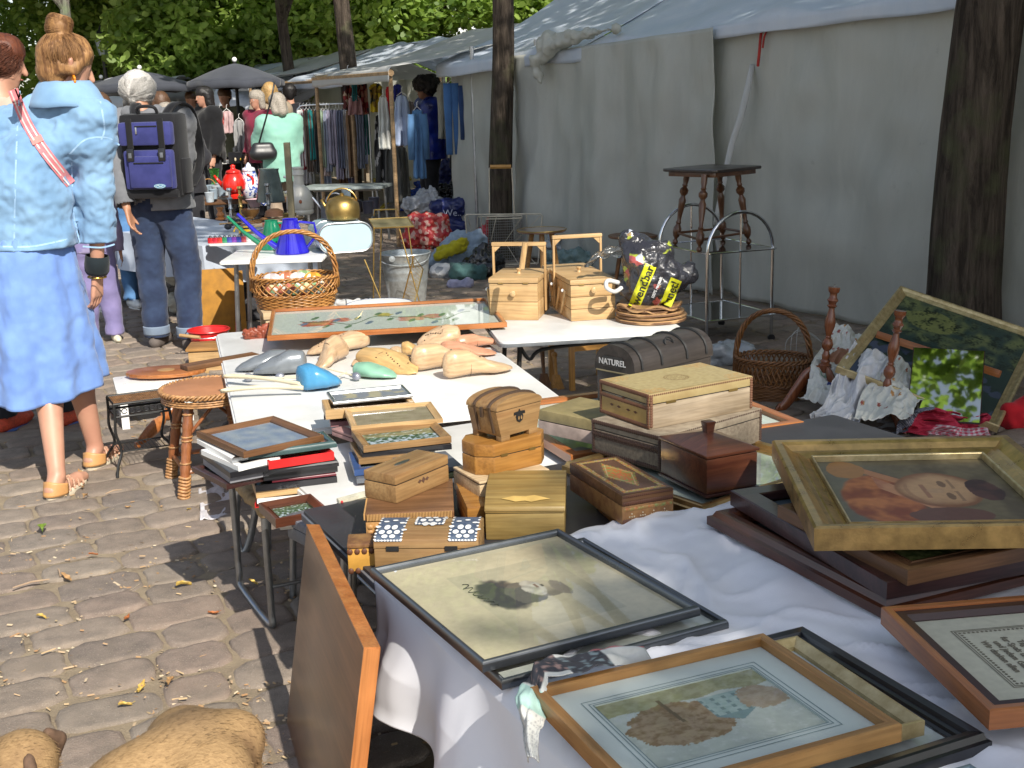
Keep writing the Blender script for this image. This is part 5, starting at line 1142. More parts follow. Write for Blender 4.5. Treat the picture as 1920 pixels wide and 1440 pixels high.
T=blob('cloth',[(bc+Vector((-.12,0,.10)),.05,bc+Vector((.12,0,.10)),.05),(bc+Vector((0,-.07,.10)),.04,bc+Vector((0,.07,.10)),.04)],multi('printed_lining',[(.6,.6,.55),(.5,.15,.1),(.2,.35,.2),(.65,.5,.3)],.9,40),vox=.012,it=2,fn=fillc); tag(T,'printed cloth padding inside the wicker basket','cloth')
b2=P(q7(300,768)); basket('dark brown wicker basket on the cobbles behind the largest carved box',b2,.165,.13,.20,.44,WICKD,-.35,False,1.12)
# ---- turned leg
def turned(parent,p0,p1,r,mt,prof,name='leg'):
 p0=Vector(p0);p1=Vector(p1);L=(p1-p0).length; q=(p1-p0).to_track_quat('Z','Y').to_matrix().to_4x4()
 return MB().lathe([(a*r,b*L) for a,b in prof],16,Matrix.Translation(p0)@q).build(name,mt,parent,smooth=True)
PR_STOOL=[(.35,0),(.75,.02),(.8,.05),(.4,.08),(.55,.10),(.9,.12),(1.15,.17),(1.15,.23),(.75,.27),(.6,.29),(.8,.31),(.55,.34),(.7,.42),(.95,.55),(1.05,.62),(.7,.66),(.6,.68),(1.2,.72),(1.25,.76),(.6,.80),(.8,.82),(.65,.84),(.85,.9),(.9,1)]
PR_COL=[(.9,0),(1.1,.03),(1.1,.05),(.8,.07),(.95,.12),(.75,.15),(.6,.18),(1.15,.22),(1.3,.27),(1.0,.32),(.6,.345),(.75,.36),(.6,.375),(.8,.42),(1.2,.50),(1.25,.56),(.95,.64),(.7,.70),(.65,.73),(.9,.745),(1.15,.76),(.8,.78),(1.0,.81),(1.3,.83),(1.0,.855),(.8,.88),(.85,.92),(1.2,.94),(1.3,.96),(1.3,1)]
# ---- sewing boxes
def sewbox(label,bxt,hx,drawers,slats=False,second=False):
 M,W,Dd,h=bxt; T=thing('sewing_box',label,'sewing box',M=M); n=drawers
 for i in range(n):
  z0=h*.84*i/n; z1=h*.84*(i+1)/n; bx('drawer',PINE,T,0.004,W-.004,.004,Dd-.004,z0+.001,z1-.001,.0025)
 m=MB(); K=6; r=.03
 m.box(0,W,0,Dd,h*.845,h*.97); l=m.build('lid',PINE,T,bevel=.008)
 MB().lathe([(.010,0),(.008,.004),(.007,.010),(.011,.016),(.012,.022),(.008,.025)],16,Matrix.Translation((W*.5,Dd*.45,h*.97))).build('lid_knob',PINEZ,l,smooth=True)
 MB().lathe([(.009,0),(.008,.005),(.014,.014),(.014,.020),(.010,.023)],16,Matrix.Translation((W*.5,.004,h*.72 if n>2 else h*.62))@Matrix.Rotation(R(90),4,'X')).build('drawer_knob',PINEY,T,smooth=True)
 for x in (.25,.75): bx('hinge',BRASS,T,W*x-.012,W*x+.012,-.0012,.0035,h*.835,h*.86)
 for x in (-.011,W+.001): bx('hoop_post',PINEZ,T,x,x+.010,Dd*.5-.009,Dd*.5+.009,.02,hx,.003)
 bx('carrying_bar',PINE,T,-.013,W+.013,Dd*.5-.012,Dd*.5+.012,hx,hx+.018,.005)
 m=MB();
 for x0,x1,z0,z1 in ((0,.03,hx-.001,hx-.03),(W,W-.03,hx-.001,hx-.03)): m._a([(x0,Dd*.5-.007,z0),(x1,Dd*.5-.007,z0),(x0,Dd*.5-.007,z1),(x0,Dd*.5+.007,z0),(x1,Dd*.5+.007,z0),(x0,Dd*.5+.007,z1)],[(0,1,2),(5,4,3),(0,3,4,1),(1,4,5,2),(2,5,3,0)])
 m.build('corner_brace',PINE,T)
 if slats:
  for y in (.10,.28,.46,.62,.80):
   if True:
    m=MB(); a=(-.010,Dd*y,h*(.70 if y<.5 else .68)); b=(-.010,Dd*(y+(-.08 if y>.5 else .13)),h*.12) if y<.5 else (-.010,Dd*(y-.14),h*.15); m.tube([a,b],.006,6); m.build('linkage_slat',PINEZ,T)
  for y in (.14,.52): MB().ball((-.016,Dd*y,h*.68),.008,10).build('side_knob',WHP,T,smooth='all')
 return T,W,Dd,h
sa=BX(q3(313,908),q3(303,690),q3(268,640),q3(556,690),.5)
M,W,Dd,h=sa; Dd=max(Dd,.16)
sewbox('left light pine sewing box with a square hoop handle and round knobs',(M,W,Dd,h),ztop(M.translation+Vector((0,.08,0)),q3(0,548)[1])-.5,2,True)
sb=BX(q3(720,916),q3(722,702),q3(572,625),q3(948,688),.5); M,W,Dd,h=sb
sewbox('right pine sewing box with diagonal side slats, left of the black bag',(M,W,Dd,h),ztop(M.translation+Vector((.0,.12,0)),q3(0,520)[1])-.5,3,True)
MB().tube([PD(q3(475,650),5.35),PD(q3(493,520),5.35)],.013,12).build('dowel',PINEZ,None,smooth=True); tag(bpy.data.objects['dowel'],'thick light wooden dowel standing up behind the left sewing box','dowel')
# plates of tree slice
pc=P(q3(1120,905),.5); rad_=(P(q3(1298,905),.5)-P(q3(943,905),.5)).length/2
PLM=wood('birch_slice',(.52,.33,.16),(.38,.21,.09),sc_=.7,rough=.5)
lab=['bottom','second','third','fourth','top, wavy-edged']
zz=.5
for i in range(5):
 th=(.018,.014,.016,.012,.014)[i]; r=rad_*(1,.99,.97,.88,.92)[i]; T=thing('wooden_plate',lab[i]+' wooden slice plate of the pile under the black plastic bag','plate',(pc.x+(.0,.004,-.004,-.01,-.008)[i],pc.y,zz),i*.7,group='wooden plates stacked under the bag')
 pr=[(r*.9,0),(r,.004),(r,th*.8),(r*.97,th),(r*.8,th*.7)]; m=MB().lathe(pr,48).build('plate_body',PLM,T,smooth=True)
 for v in m.data.vertices:
  a=math.atan2(v.co.y,v.co.x); q=math.hypot(v.co.x,v.co.y); k=1+(.03 if i>2 else .008)*noise.noise(Vector((math.cos(a)*2,math.sin(a)*2,i*3))); v.co.x*=k; v.co.y*=k
  if i>2: v.co.z+=.006*math.sin(a*5+i)*q/r
 MB().lathe([(r*1.001,.005),(r*1.008,th*.4),(r*1.001,th*.78)],48,cap=False).build('bark_rim',mat('birch_bark_rim',(.16,.08,.04),.8,scale=60),T,smooth=True)
 for v in T.children[-1].data.vertices:
  a=math.atan2(v.co.y,v.co.x); k=1+(.03 if i>2 else .008)*noise.noise(Vector((math.cos(a)*2,math.sin(a)*2,i*3))); v.co.x*=k; v.co.y*=k
  if i>2: v.co.z+=.006*math.sin(a*5+i)
 zz+=th+.001
# black plastic bag
def bagpt(x,y,dy=0): return PD(q3(x,y),pc.y+dy)
def crum(s,f):
 return lambda co,nm: co+nm*(s*nz(co*f,1.)+s*.5*nz(co*f*2.3,1.,3)-s*.6*abs(nz(co*f*.8,1.,9)))
def bag_mat():
 m,nt,b=_base('black_floral_plastic',.22,0,.5,.4); co=_tex(nt); n=_n(nt,'TexNoise',Scale=9.,Detail=3.); nt.links.new(co,n.inputs[0])
 v=_n(nt,'TexVoronoi',Scale=26.); nt.links.new(co,v.inputs[0]); r=nt.nodes.new('ShaderNodeValToRGB'); r.color_ramp.interpolation='CONSTANT'; sp=nt.nodes.new('ShaderNodeSeparateColor'); nt.links.new(v.outputs['Color'],sp.inputs[0]); nt.links.new(sp.outputs[1],r.inputs[0])
 cs=[(.025,.025,.032),(.34,.40,.04),(.025,.025,.032),(.4,.09,.08),(.45,.5,.6),(.03,.03,.035),(.3,.2,.08)]
 for i,c in enumerate(cs):
  e=r.color_ramp.elements[i] if i<2 else r.color_ramp.elements.new(i/7); e.position=i/7; e.color=_c(c)
 nt.links.new(_mix(nt,_ramp(nt,n.outputs[0],.56,.59),(.025,.025,.032),r.outputs[0]),b.inputs['Base Color'])
 n2=_n(nt,'TexNoise',Scale=22.,Detail=4.,Distortion=1.5); nt.links.new(co,n2.inputs[0]); _bump(nt,b,n2.outputs[0],.8,.012); return m
T=thing('plastic_bag','knotted black plastic carrier bag with flowers and yellow lettering, on the wooden plates','bag',pc+Vector((0,0,zz-.5)))
def relM(T): return T.matrix_basis.inverted() if T.parent is None else T.matrix_world.inverted()
caps=[(bagpt(1110,730),.105,bagpt(1080,600),.10),(bagpt(1110,730),.105,bagpt(1180,700),.095),(bagpt(1080,600),.095,bagpt(1020,520),.055),(bagpt(1180,700),.09,bagpt(1260,690),.055),(bagpt(1100,620),.09,bagpt(1160,580),.07),(bagpt(1000,760),.04,bagpt(1180,770),.05),(bagpt(1260,690),.05,bagpt(1310,650),.035),(bagpt(1310,660),.03,bagpt(1330,700),.03)]
bag=blob('bag_body',[(a,r,b,s) for a,r,b,s in caps],bag_mat(),None,vox=.012,it=4,fn=crum(.02,16)); bag.parent=T; bag.matrix_parent_inverse=Matrix.Identity(4); bag.data.transform(Matrix.Translation(-T.location))
hd=MB(); hd.grid(lambda u,v: smoothpath([bagpt(1010,520),bagpt(960,560),bagpt(900,570),bagpt(850,590),bagpt(790,640)],5)[min(20,int(v*20+.5))]+Vector((0,0,(u-.5)*.07*(1-.75*v)))+Vector((0,.02*math.sin(u*9),.006*math.sin(v*20+u*5))),8,21); o=hd.build('bag_handle',clear('clear_film',(.85,.87,.86),.15),None,smooth='all',thick=.001,norm=False); o.data.transform(Matrix.Translation(-T.location)); o.parent=T
lp=MB(); lp.tube(smoothpath([bagpt(960,720,-.05),bagpt(905,710,-.09),bagpt(900,745,-.1),bagpt(940,765,-.08),bagpt(975,745,-.05)],5),.010,6); o=lp.build('bag_loop',mat('white_film',(.62,.62,.62),.4),None,smooth='all'); o.data.transform(Matrix.Translation(-T.location)); o.parent=T
bvh=None
def wrap_on(o,target,dirv,off):
 b=BVHTree.FromPolygons([v.co.copy() for v in target.data.vertices],[tuple(p.vertices) for p in target.data.polygons]); dirv=dirv.normalized()
 for v in o.data.vertices:
  w_=v.co; r=b.ray_cast(w_-dirv*1.0,dirv); d=(w_-(w_)).length
  if r[0] is not None: v.co=r[0]-dirv*off
def label_on(txt,ctr,ang,size,wd,ht,patchm,txtm,parent,target):
 dirv=(ctr-Vector((0,0,HC))).normalized(); xr=CM@Vector((1,0,0)); up=-(CM@Vector((0,1,0))); q=Matrix.Rotation(ang,3,dirv); xa=q@xr; ya=q@up
 c=ctr-T.location;
 if patchm:
  m=MB(); m.grid(lambda u,v: c+xa*((u-.5)*wd)+ya*((v-.5)*ht),26,12); o=m.build('printed_label',patchm,parent,norm=False,smooth='all'); wrap_on(o,target,dirv,.0045)
 else: o=parent
 t=text(txt,size,'lettering',txtm,o,Matrix(((xa.x,ya.x,0,c.x),(xa.y,ya.y,0,c.y),(xa.z,ya.z,0,c.z),(0,0,0,1)))@Matrix.Translation((0,-size*.35,0)),0,bold=.001)
 wrap_on(t,target,dirv,.0075)
YL=mat('lime_yellow_print',(.62,.62,.02),.4,bump=0); BK=mat('black_print',(.015,.015,.015),.5,bump=0); WPR=mat('white_print',(.6,.6,.6),.5,bump=0)
label_on('rwendbar.',bagpt(1078,738,-.1),R(-68),.052,.20,.052,YL,BK,T,bag)
label_on('nnet!',bagpt(1222,768,-.1),R(-68),.050,.125,.052,YL,BK,T,bag)
label_on('100% recycelt',bagpt(1150,745,-.1),R(-68),.018,.0,.0,None,WPR,bag,bag)
# ---- chrome cart
A=P(q3(1400,1058)); B=P(q3(1722,1012)); zt=ztop(A,q3(0,578)[1]); L0=P(q3(1165,528),zt); xv=Vector((A.x-L0.x,A.y-L0.y,0)); dv=B-A; zl=ztop(A,q3(0,915)[1])
T=thing('serving_cart','chrome hooped serving cart with two dark glass trays, standing by the tarpaulin wall','cart',(A.x,A.y,0))
def loc_(p): return Vector(p)-Vector((A.x,A.y,0))
for nm,base in (('front_hoop',Vector((0,0,0))),('rear_hoop',-xv)):
 top=ztop(A,q3(0,380)[1]) if nm=='front_hoop' else ztop(A,q3(0,378)[1]); w_=dv.length; rr=w_/2; zc=top-rr*.95
 pts=[base+Vector((0,0,.04)),base+Vector((0,0,zc*.5)),base+Vector((0,0,zc))]+[base+dv*.5-dv.normalized()*(rr*math.cos(R(a)))+Vector((0,0,zc+rr*.95*math.sin(R(a)))) for a in range(12,170,12)]+[base+dv+Vector((0,0,zc)),base+dv+Vector((0,0,zc*.5)),base+dv+Vector((0,0,.04))]
 h=MB().tube(pts,.0105,12).build('hoop',CHR,T,smooth=True)
 MB().tube([base+dv*.5+Vector((0,0,zl)),base+dv*.5+Vector((0,0,top))],.007,10).build('upright_bar',CHR,h,smooth=True)
 for q in (0,1): MB().lathe([(.002,-.012),(.022,-.010),(.022,.010),(.002,.012)],16,Matrix.Translation(base+dv*q+Vector((0,0,.023)))@Matrix.Rotation(R(90),4,'X')).build('castor',BLKL,T,smooth=True)
xd=xv.normalized()
for z in (zt,zl):
 M=M3(-xv+Vector((0,0,z)),xv,dv); t_=thing('tray',None,None,M=M); bpy.data.objects.remove(t_)
 mm=MB(); mm.T=M; mm.prism(rpoly(0,xv.length,0,dv.length,.02),-.004,.002); tr=mm.build('tray',mat('smoked_glass',(.05,.045,.045),.06,coat=.5,bump=0),T)
 mm=MB(); mm.T=M; mm.tube([(x,y,0) for x,y in rpoly(0,xv.length,0,dv.length,.02)],.006,8,closed=True); mm.build('tray_rim',CHR,tr,smooth=True)
# stool on cart
f=[P(q3(1240,532),zt),P(q3(1362,572),zt),P(q3(1612,530),zt),P(q3(1482,507),zt)]; cen=sum(f,Vector())/4; hs=ztop(cen,q3(0,150)[1])-zt-.02
T=thing('turned_stool','dark wooden stool with four turned legs, standing on top of the chrome cart','stool',cen)
BRN=wood('brown_beech',(.16,.07,.03),(.09,.035,.014),ax=2,rough=.3,coat=.4); BRNX=wood('brown_beech_x',(.16,.07,.03),(.09,.035,.014),rough=.3,coat=.4); SEATM=wood('near_black_wood',(.05,.035,.03),(.025,.018,.015),rough=.35,coat=.3)
ft_=[p-cen for p in f]; tops=[Vector((p.x*.66,p.y*.72,hs)) for p in ft_]
for a,b in zip(ft_,tops): turned(T,a+Vector((0,0,.003)),b,.022,BRN,PR_STOOL)
mid=[a.lerp(b,.17) for a,b in zip(ft_,tops)]
for i in range(4): MB().tube([mid[i],mid[(i+1)%4]],.008,8).build('stretcher',BRNX,T,smooth=True)
a=math.atan2(ft_[2].y-ft_[1].y,ft_[2].x-ft_[1].x); mm=MB(); mm.T=Matrix.Rotation(a,4,'Z'); s1=(tops[2]-tops[1]).length/2+.075; s2=(tops[1]-tops[0]).length/2+.06
mm.prism(rpoly(-s1,s1,-s2,s2,.05),hs+.012,hs+.03); mm.build('seat',SEATM,T,bevel=.006); mm=MB(); mm.T=Matrix.Rotation(a,4,'Z'); mm.prism(rpoly(-s1+.03,s1-.03,-s2+.03,s2-.03,.03),hs-.016,hs+.0115); mm.build('apron',BRNX,T,bevel=.002)
# ---- turned tripod stands
CHER=wood('cherry_turned',(.30,.10,.04),(.17,.05,.018),ax=2,rough=.22,coat=.6,sc_=.7)
def tripod(label,c,topx,r,feet,pend,hub):
 c=P(c); top=PD(topx,c.y+.0); T=thing('tripod_stand',label,'table pedestal',(c.x,c.y,0)); tl=Vector((top.x-c.x,0,top.z)); hb=PD(hub,c.y); hl=Vector((hb.x-c.x,0,hb.z)); dr=(tl-hl).normalized()
 turned(T,hl,tl,r,CHER,PR_COL,'column'); MB().lathe([(r*.9,0),(r*1.5,.01),(r*1.5,.06),(r*1.2,.075),(r*.6,.085),(r*.9,.10),(r*.5,.115),(r*.1,.125)],16,Matrix.Translation(hl+Vector((0,0,.01)))@Matrix.Rotation(math.pi,4,'X')).build('hub',CHER,T,smooth=True)
 for fp in feet:
  F=(P(fp) if len(fp)==2 else Vector(fp))-Vector((c.x,c.y,0)); d=Vector((F.x,F.y,0)); L=d.length; dn=d.normalized(); h0=hl.z-.03
  pts=smoothpath([hl+Vector((0,0,-.035))+dn*.02, dn*L*.30+Vector((0,0,h0*.95)), dn*L*.55+Vector((0,0,h0*.62)), dn*L*.80+Vector((0,0,h0*.26)), dn*L*.97+Vector((0,0,.022)), dn*L*1.06+Vector((0,0,.028))],5)
  n=len(pts); sd=Vector((-dn.y,dn.x,0)); m=MB()
  secs=[]
  for i,p in enumerate(pts):
   q=i/(n-1); hh=.034*(1-.45*q)+(.006 if q>.9 else 0); wv=.014*(1-.25*q); t=(pts[min(i+1,n-1)]-pts[max(i-1,0)]).normalized(); up=sd.cross(t).normalized(); up=up if up.z>0 else -up
   secs.append([p+sd*wv*math.cos(k)+up*hh*math.sin(k) for k in [2*math.pi*j/12 for j in range(12)]])
  vs=[v for s in secs for v in s]; fs=[(i*12+k,i*12+(k+1)%12,(i+1)*12+(k+1)%12,(i+1)*12+k) for i in range(n-1) for k in range(12)]+[tuple(range(11,-1,-1)),tuple((n-1)*12+k for k in range(12))]
  m._a(vs,fs); m.build('leg',CHER,T,smooth='all')
 return T
s1=tripod('left turned cherry-wood pedestal with three curved feet, taller in the picture',q7(610,850),q7(701,62),.021,[q7(345,872),q7(790,925),q7(640,760)],None,q7(640,560))
MB().tube([(s1.children[0].bound_box[0][0]*0+PD(q7(701,62),s1.location.y).x-s1.location.x,0,PD(q7(701,62),s1.location.y).z-.005),(PD(q7(703,62),s1.location.y).x-s1.location.x,0,PD(q7(704,42),s1.location.y).z)],.003,6).build('threaded_rod',GUN,s1)
tripod('right turned cherry-wood pedestal with three curved feet, in front of the mirror',q7(1010,960),q7(1126,215),.021,[q7(705,1000),q7(1145,1015),q7(1000,900)],None,q7(1030,745))
# ---- crumpled printed sheets and cloths
def sheetobj(name,label,cat,c4,fn,amp,fr,seed,mt=None,nx=70,tk=.002,nm=None,group=None):
 c4=[Vector(c) for c in c4]; n0=(c4[1]-c4[0]).cross(c4[3]-c4[0]).normalized(); n0 = nm or n0; me=bpy.data.meshes.new(name); vs=[];cs=[]
 for j in range(nx+1):
  for i in range(nx+1):
   u,v=i/nx,j/nx; p=c4[0].lerp(c4[1],u).lerp(c4[3].lerp(c4[2],u),v); d=amp*(nz((u*fr,v*fr,seed))-.9*abs(nz((u*fr*1.7,v*fr*1.7,seed+4)))+.13*nz((u*fr*4,v*fr*4,seed)))
   e=Vector((nz((u*2,v*2,seed+9)),nz((u*2,v*2,seed+5)),nz((v*2,u*2,seed+2))))*amp; p=p+n0*d+e; p.z=max(.006,p.z); vs.append(tuple(p)); c=fn(u,v); cs+=[*c,1]
 fs=[(j*(nx+1)+i,j*(nx+1)+i+1,(j+1)*(nx+1)+i+1,(j+1)*(nx+1)+i) for j in range(nx) for i in range(nx)]
 me.from_pydata(vs,[],fs); a=me.color_attributes.new('Col','FLOAT_COLOR','POINT'); a.data.foreach_set('color',cs)
 for p in me.polygons: p.use_smooth=True
 o=mesh_obj(name,me,mt or vcol('printed_cloth',.7)); tag(o,label,cat,group); o.modifiers.new('t','SOLIDIFY').thickness=tk; return o
def leafprint(u,v,base,seed=0):
 c=base; rr=random.Random(seed)
 for i in range(16):
  cx,cy=rr.random(),rr.random(); s=rr.uniform(.025,.045); a=math.atan2(v-cy,u-cx)+rr.random()*6; d=math.hypot(u-cx,v-cy)
  col=rr.choice([(.38,.12,.06),(.5,.25,.08),(.35,.08,.06)])
  if d<s*(.45+.55*abs(math.cos(a*2.5))): c=col
 return c
def art_bear(u,v):
 c=leafprint(u,v,(.68,.67,.62),3)
 d=((u-.52)/.26)**2+((v-.38)/.24)**2
 if d<1 : c=(.36,.17,.10)
 if ((u-.74)/.11)**2+((v-.55)/.10)**2<1: c=(.40,.20,.12)
 if ((u-.62)/.07)**2+((v-.35)/.14)**2<1: c=(.62,.42,.22)
 if ((u-.5)/.16)**2+((v-.18)/.10)**2<1: c=(.68,.67,.62)
 return c
y0=PD(q7(800,500),6.15).y
sheetobj('printed_bag','white bag printed with autumn leaves and a brown animal, behind the left pedestal','bag',[PD(q7(535,600),5.82),PD(q7(820,680),5.72),PD(q7(925,385),6.07),PD(q7(715,285),6.22)],art_bear,.02,4,1,nx=110)
def art_2(u,v):
 c=(.66,.67,.64)
 if .30<u<.9 and .42<v<.52 and abs(u-.6)<.14: c=(.04,.06,.22)
 if .55<u<.66 and .30<v<.6: c=(.04,.06,.22)
 if ((u-.3)/.07)**2+((v-.75)/.1)**2<1 and ((u-.3)/.035)**2+((v-.75)/.05)**2>1: c=(.25,.40,.32)
 if ((u-.6)/.05)**2+((v-.78)/.06)**2<1: c=(.2,.35,.25)
 return c
sheetobj('printed_bag','white plastic bag with dark blue and green print, under the animal-print bag','bag',[PD(q7(470,770),5.52),PD(q7(760,830),5.37),PD(q7(860,600),5.67),PD(q7(600,520),5.77)],art_2,.03,4,2,nx=90)
sheetobj('white_cloth','crumpled plain white cloth bundled between the two pedestals','cloth',[PD(q7(540,880),5.21),PD(q7(850,960),5.11),PD(q7(1060,450),5.61),PD(q7(850,430),5.71)],lambda u,v:(.70,.70,.72),.06,4,5,nx=90)
sheetobj('printed_bag','white bag scattered with small brown maple leaves, behind the right pedestal','bag',[PD(q7(820,900),5.11),PD(q7(1190,890),5.06),PD(q7(1310,690),5.46),PD(q7(1060,440),5.71)],lambda u,v: leafprint(u,v,(.68,.68,.63),8),.025,4,6,nx=110)
sheetobj('white_cloth','flat crumpled white cloth on the cobbles below the right pedestal','cloth',[P(q7(690,1020)),P(q7(1000,1040)),P(q7(1160,920)),P(q7(800,900))],lambda u,v:(.62,.62,.63),.03,5,7)
def gingham(u,v):
 c=(.50,.03,.07)
 if u>.45 and v<.5:
  k=(int(u*36)%2)+(int(v*36)%2); c=((.6,.06,.12),(.62,.35,.4),(.7,.66,.68))[k]
 if u<.22: c=lerp((.05,.06,.12),(.6,.6,.62),.6*(int(u*60+v*60)%2))
 return c
sheetobj('red_cloth','bunched red tea towel with a pink and white check, in front of the mirror','cloth',[P(q7(1000,1030),.0),P(q7(1700,1030),.0),PD(q7(1690,880),5.15),PD(q7(1230,850),5.20)],gingham,.05,5,9,nx=110)
def lump(name,label,cat,caps,mt,vox=.014,amp=.02,fr=14,it=3,group=None):
 o=blob(name,caps,mt,None,vox=vox,it=it,fn=crum(amp,fr)); return tag(o,label,cat,group)
REDC=cloth('red_cotton',(.52,.03,.07),(.40,.02,.05))
p=P(q7(1480,960)); lump('red_cloth','rounded bulge of red cotton under the checked towel in front of the mirror','cloth',[(p+Vector((-.10,.1,.03)),.05,p+Vector((.02,.1,.08)),.09),(p+Vector((.02,.1,.08)),.09,p+Vector((.12,.1,.04)),.07)],REDC)
p=P(q7(1885,965)); lump('red_cloth','bright red cloth at the right edge beside the large landscape painting','cloth',[(p+Vector((-.03,0,.05)),.07,p+Vector((.25,0,.12)),.12)],cloth('bright_red_cotton',(.62,.02,.03)))
# painting
TL=PD(q7(1120,92),6.4); BR=P(q7(1745,1000),.02); TR=PD(q7(2040,405),6.06); BL=TL+BR-TR
def art_ls(u,v):
 n=noise.noise(Vector((u*7,v*7,3)))+.5*noise.noise(Vector((u*20,v*20,1))); b=lerp((.012,.03,.028),(.03,.06,.05),v);
 if v>.55: b=lerp(b,(.15,.18,.07),sst(-.3,.8,n+.1))
 if ((u-.30)/.2)**2+((v-.80)/.12)**2+n*.5<1: b=lerp(b,(.26,.28,.08),.6)
 k=.6*noise.noise(Vector((u*16,v*16,9)))+.6*noise.noise(Vector((u*60,v*60,9)))
 if k>.02 and (v>.5 or u<.6): b=lerp(b,(.010,.02,.013),sst(-.05,.4,k))
 if v<.4 and n>.15: b=(.05,.07,.12)
 return b
M=M3(BL,BR-BL,TL-BL); nn=M.col[2].to_3d(); frame('landscape_painting','large dark green landscape painting in a pale gilt frame leaning at the tree',M,(BR-BL).length,(TL-BL).length,.05,.035,(GILTL,GILTL),art=art_ls,prof='scoop',nx=120,artmat=ARTG,glz=False,cat='painting')
# mirror leaning in front of it
a,b,c_,d=PD(q7(1170,905),5.25),PD(q7(1590,935),5.15),PD(q7(1720,625),5.4),PD(q7(1130,455),5.5)
M=M3(a,b-a,d-a); T=thing('mirror','frameless mirror reflecting the treetops, leaning against the landscape painting','mirror',M=M); W=(b-a).length*1.1; H=(d-a).length
MB().box(0,W,0,H,0,.004).build('mirror_glass',mat('mirror_silver',(.6,.64,.6),.025,1.,bump=0,var=0),T); bx('mirror_back',DKP,T,-.004,W+.004,-.004,H+.004,-.006,-.0005)
a,b=PD(q7(985,345),5.85),PD(q7(1775,600),5.42); M=M3(a,b-a,Vector((0,.4,1))); T=thing('wooden_lath','orange-brown wooden lath lying across the painting above the mirror','lath',M=M); bx('lath',ORW,T,0,(b-a).length,-.035,0,-.012,.012,.002)
# clear bag by basket & wire
p=P(q7(30,590)); lump('plastic_bag','clear crumpled plastic bag on the cobbles left of the dark basket','bag',[(p+Vector((-.10,.1,.05)),.07,p+Vector((.10,.12,.05)),.08),(p+Vector((-.05,.1,.08)),.05,p+Vector((.05,.15,.10)),.05)],mat('milky_film',(.34,.37,.40),.22,coat=.4),amp=.03)
T=thing('wire_rack','tangle of thin white wire hoops behind the left pedestal','wire rack',P(q7(520,520)));
for i in range(3): MB().tube(smoothpath([(-.12+.03*i,0,0),(-.10+.03*i,.05,.10+.03*i),(.0,.06,.15),(.10,.05,.08),(.13,.0,.0+.02*i)],6),.0018,5).build('wire',mat('white_wire',(.5,.5,.48),.4),T)
# ---- things under and around the sewing table
p=P((1073,737)); T=thing('side_table','small orange wooden side table frame standing under the sewing-box table','side table',(p.x,p.y,0),.35);
LPI=wood('yellow_pine_z',(.62,.34,.10),(.5,.25,.06),ax=2); LPX=wood('yellow_pine_x',(.62,.34,.10),(.5,.25,.06))  # yellow-orange pine, the wood's own tone
hh=ztop(p,640)
for x,y in ((0,0),(.28,0),(0,.28),(.28,.28)): bx('leg',LPI,T,x-.013,x+.013,y-.013,y+.013,0,hh-.022,.002)
bx('top',LPX,T,-.02,.30,-.02,.30,hh-.021,hh,.003); bx('rail',LPX,T,.014,.266,-.008,.008,hh-.055,hh-.023)
for (x,y0,y1,lab,mt) in ((1022,735,650,'carved brown wooden paddle under the sewing table',WALZ),(1045,732,660,'orange wooden spatula leaning beside the carved paddle',LPI)):
 g_=P((x,y0)); t_=PD((x-6,y1),g_.y+.12); T=thing('wooden_paddle',lab,'paddle',g_); v=t_-g_; m=MB()
 m.T=Matrix.Translation((0,0,0))@v.to_track_quat('Z','Y').to_matrix().to_4x4(); L=v.length
 m.prism([(.045*math.cos(a)*(1 if abs(math.cos(a))<.9 else .95),.008*math.sin(a)) for a in [k*6.283/16 for k in range(16)]],0,L*.4,[(.02*math.cos(a),.008*math.sin(a)) for a in [k*6.283/16 for k in range(16)]]); m.build('blade',mt,T,bevel=.002)
 m2=MB(); m2.T=m.T.copy(); m2.tube([(0,0,L*.4),(0,0,L*.9)],[.009,.012],10); m2.ball((0,0,L*.93),.017,10); m2.build('handle',mt,T,smooth=True)
# round tables
def roundtable(label,c,ytop,r,mt,topmt,rim=None):
 c=P(c); z=ztop(c,ytop); T=thing('round_side_table',label,'side table',(c.x,c.y,0)); MB().lathe([(r*.96,z-.02),(r,z-.014),(r,z-.004),(r*.985,z)],40).build('tabletop',topmt,T,smooth=True)
 if rim: MB().tube([(r*1.01*math.cos(a),r*1.01*math.sin(a),z-.002) for a in [k*6.283/40 for k in range(40)]],.005,6,closed=True).build('rim',rim,T,smooth=True)
 for k in range(3):
  a=.5+k*2.094; MB().tube([(r*.45*math.cos(a),r*.45*math.sin(a),z-.02),(r*.85*math.cos(a),r*.85*math.sin(a),0)],[.022,.014],10).build('leg',mt,T,smooth=True)
roundtable('little round table with a glass-covered top behind the left sewing box',(1018,540),430,.195,OAK,mat('glossy_brown_top',(.25,.13,.08),.15,coat=.6),OBRASS)
roundtable('round wooden table in the shade behind the black plastic bag',(1187,545),440,.19,WALZ,WAL)
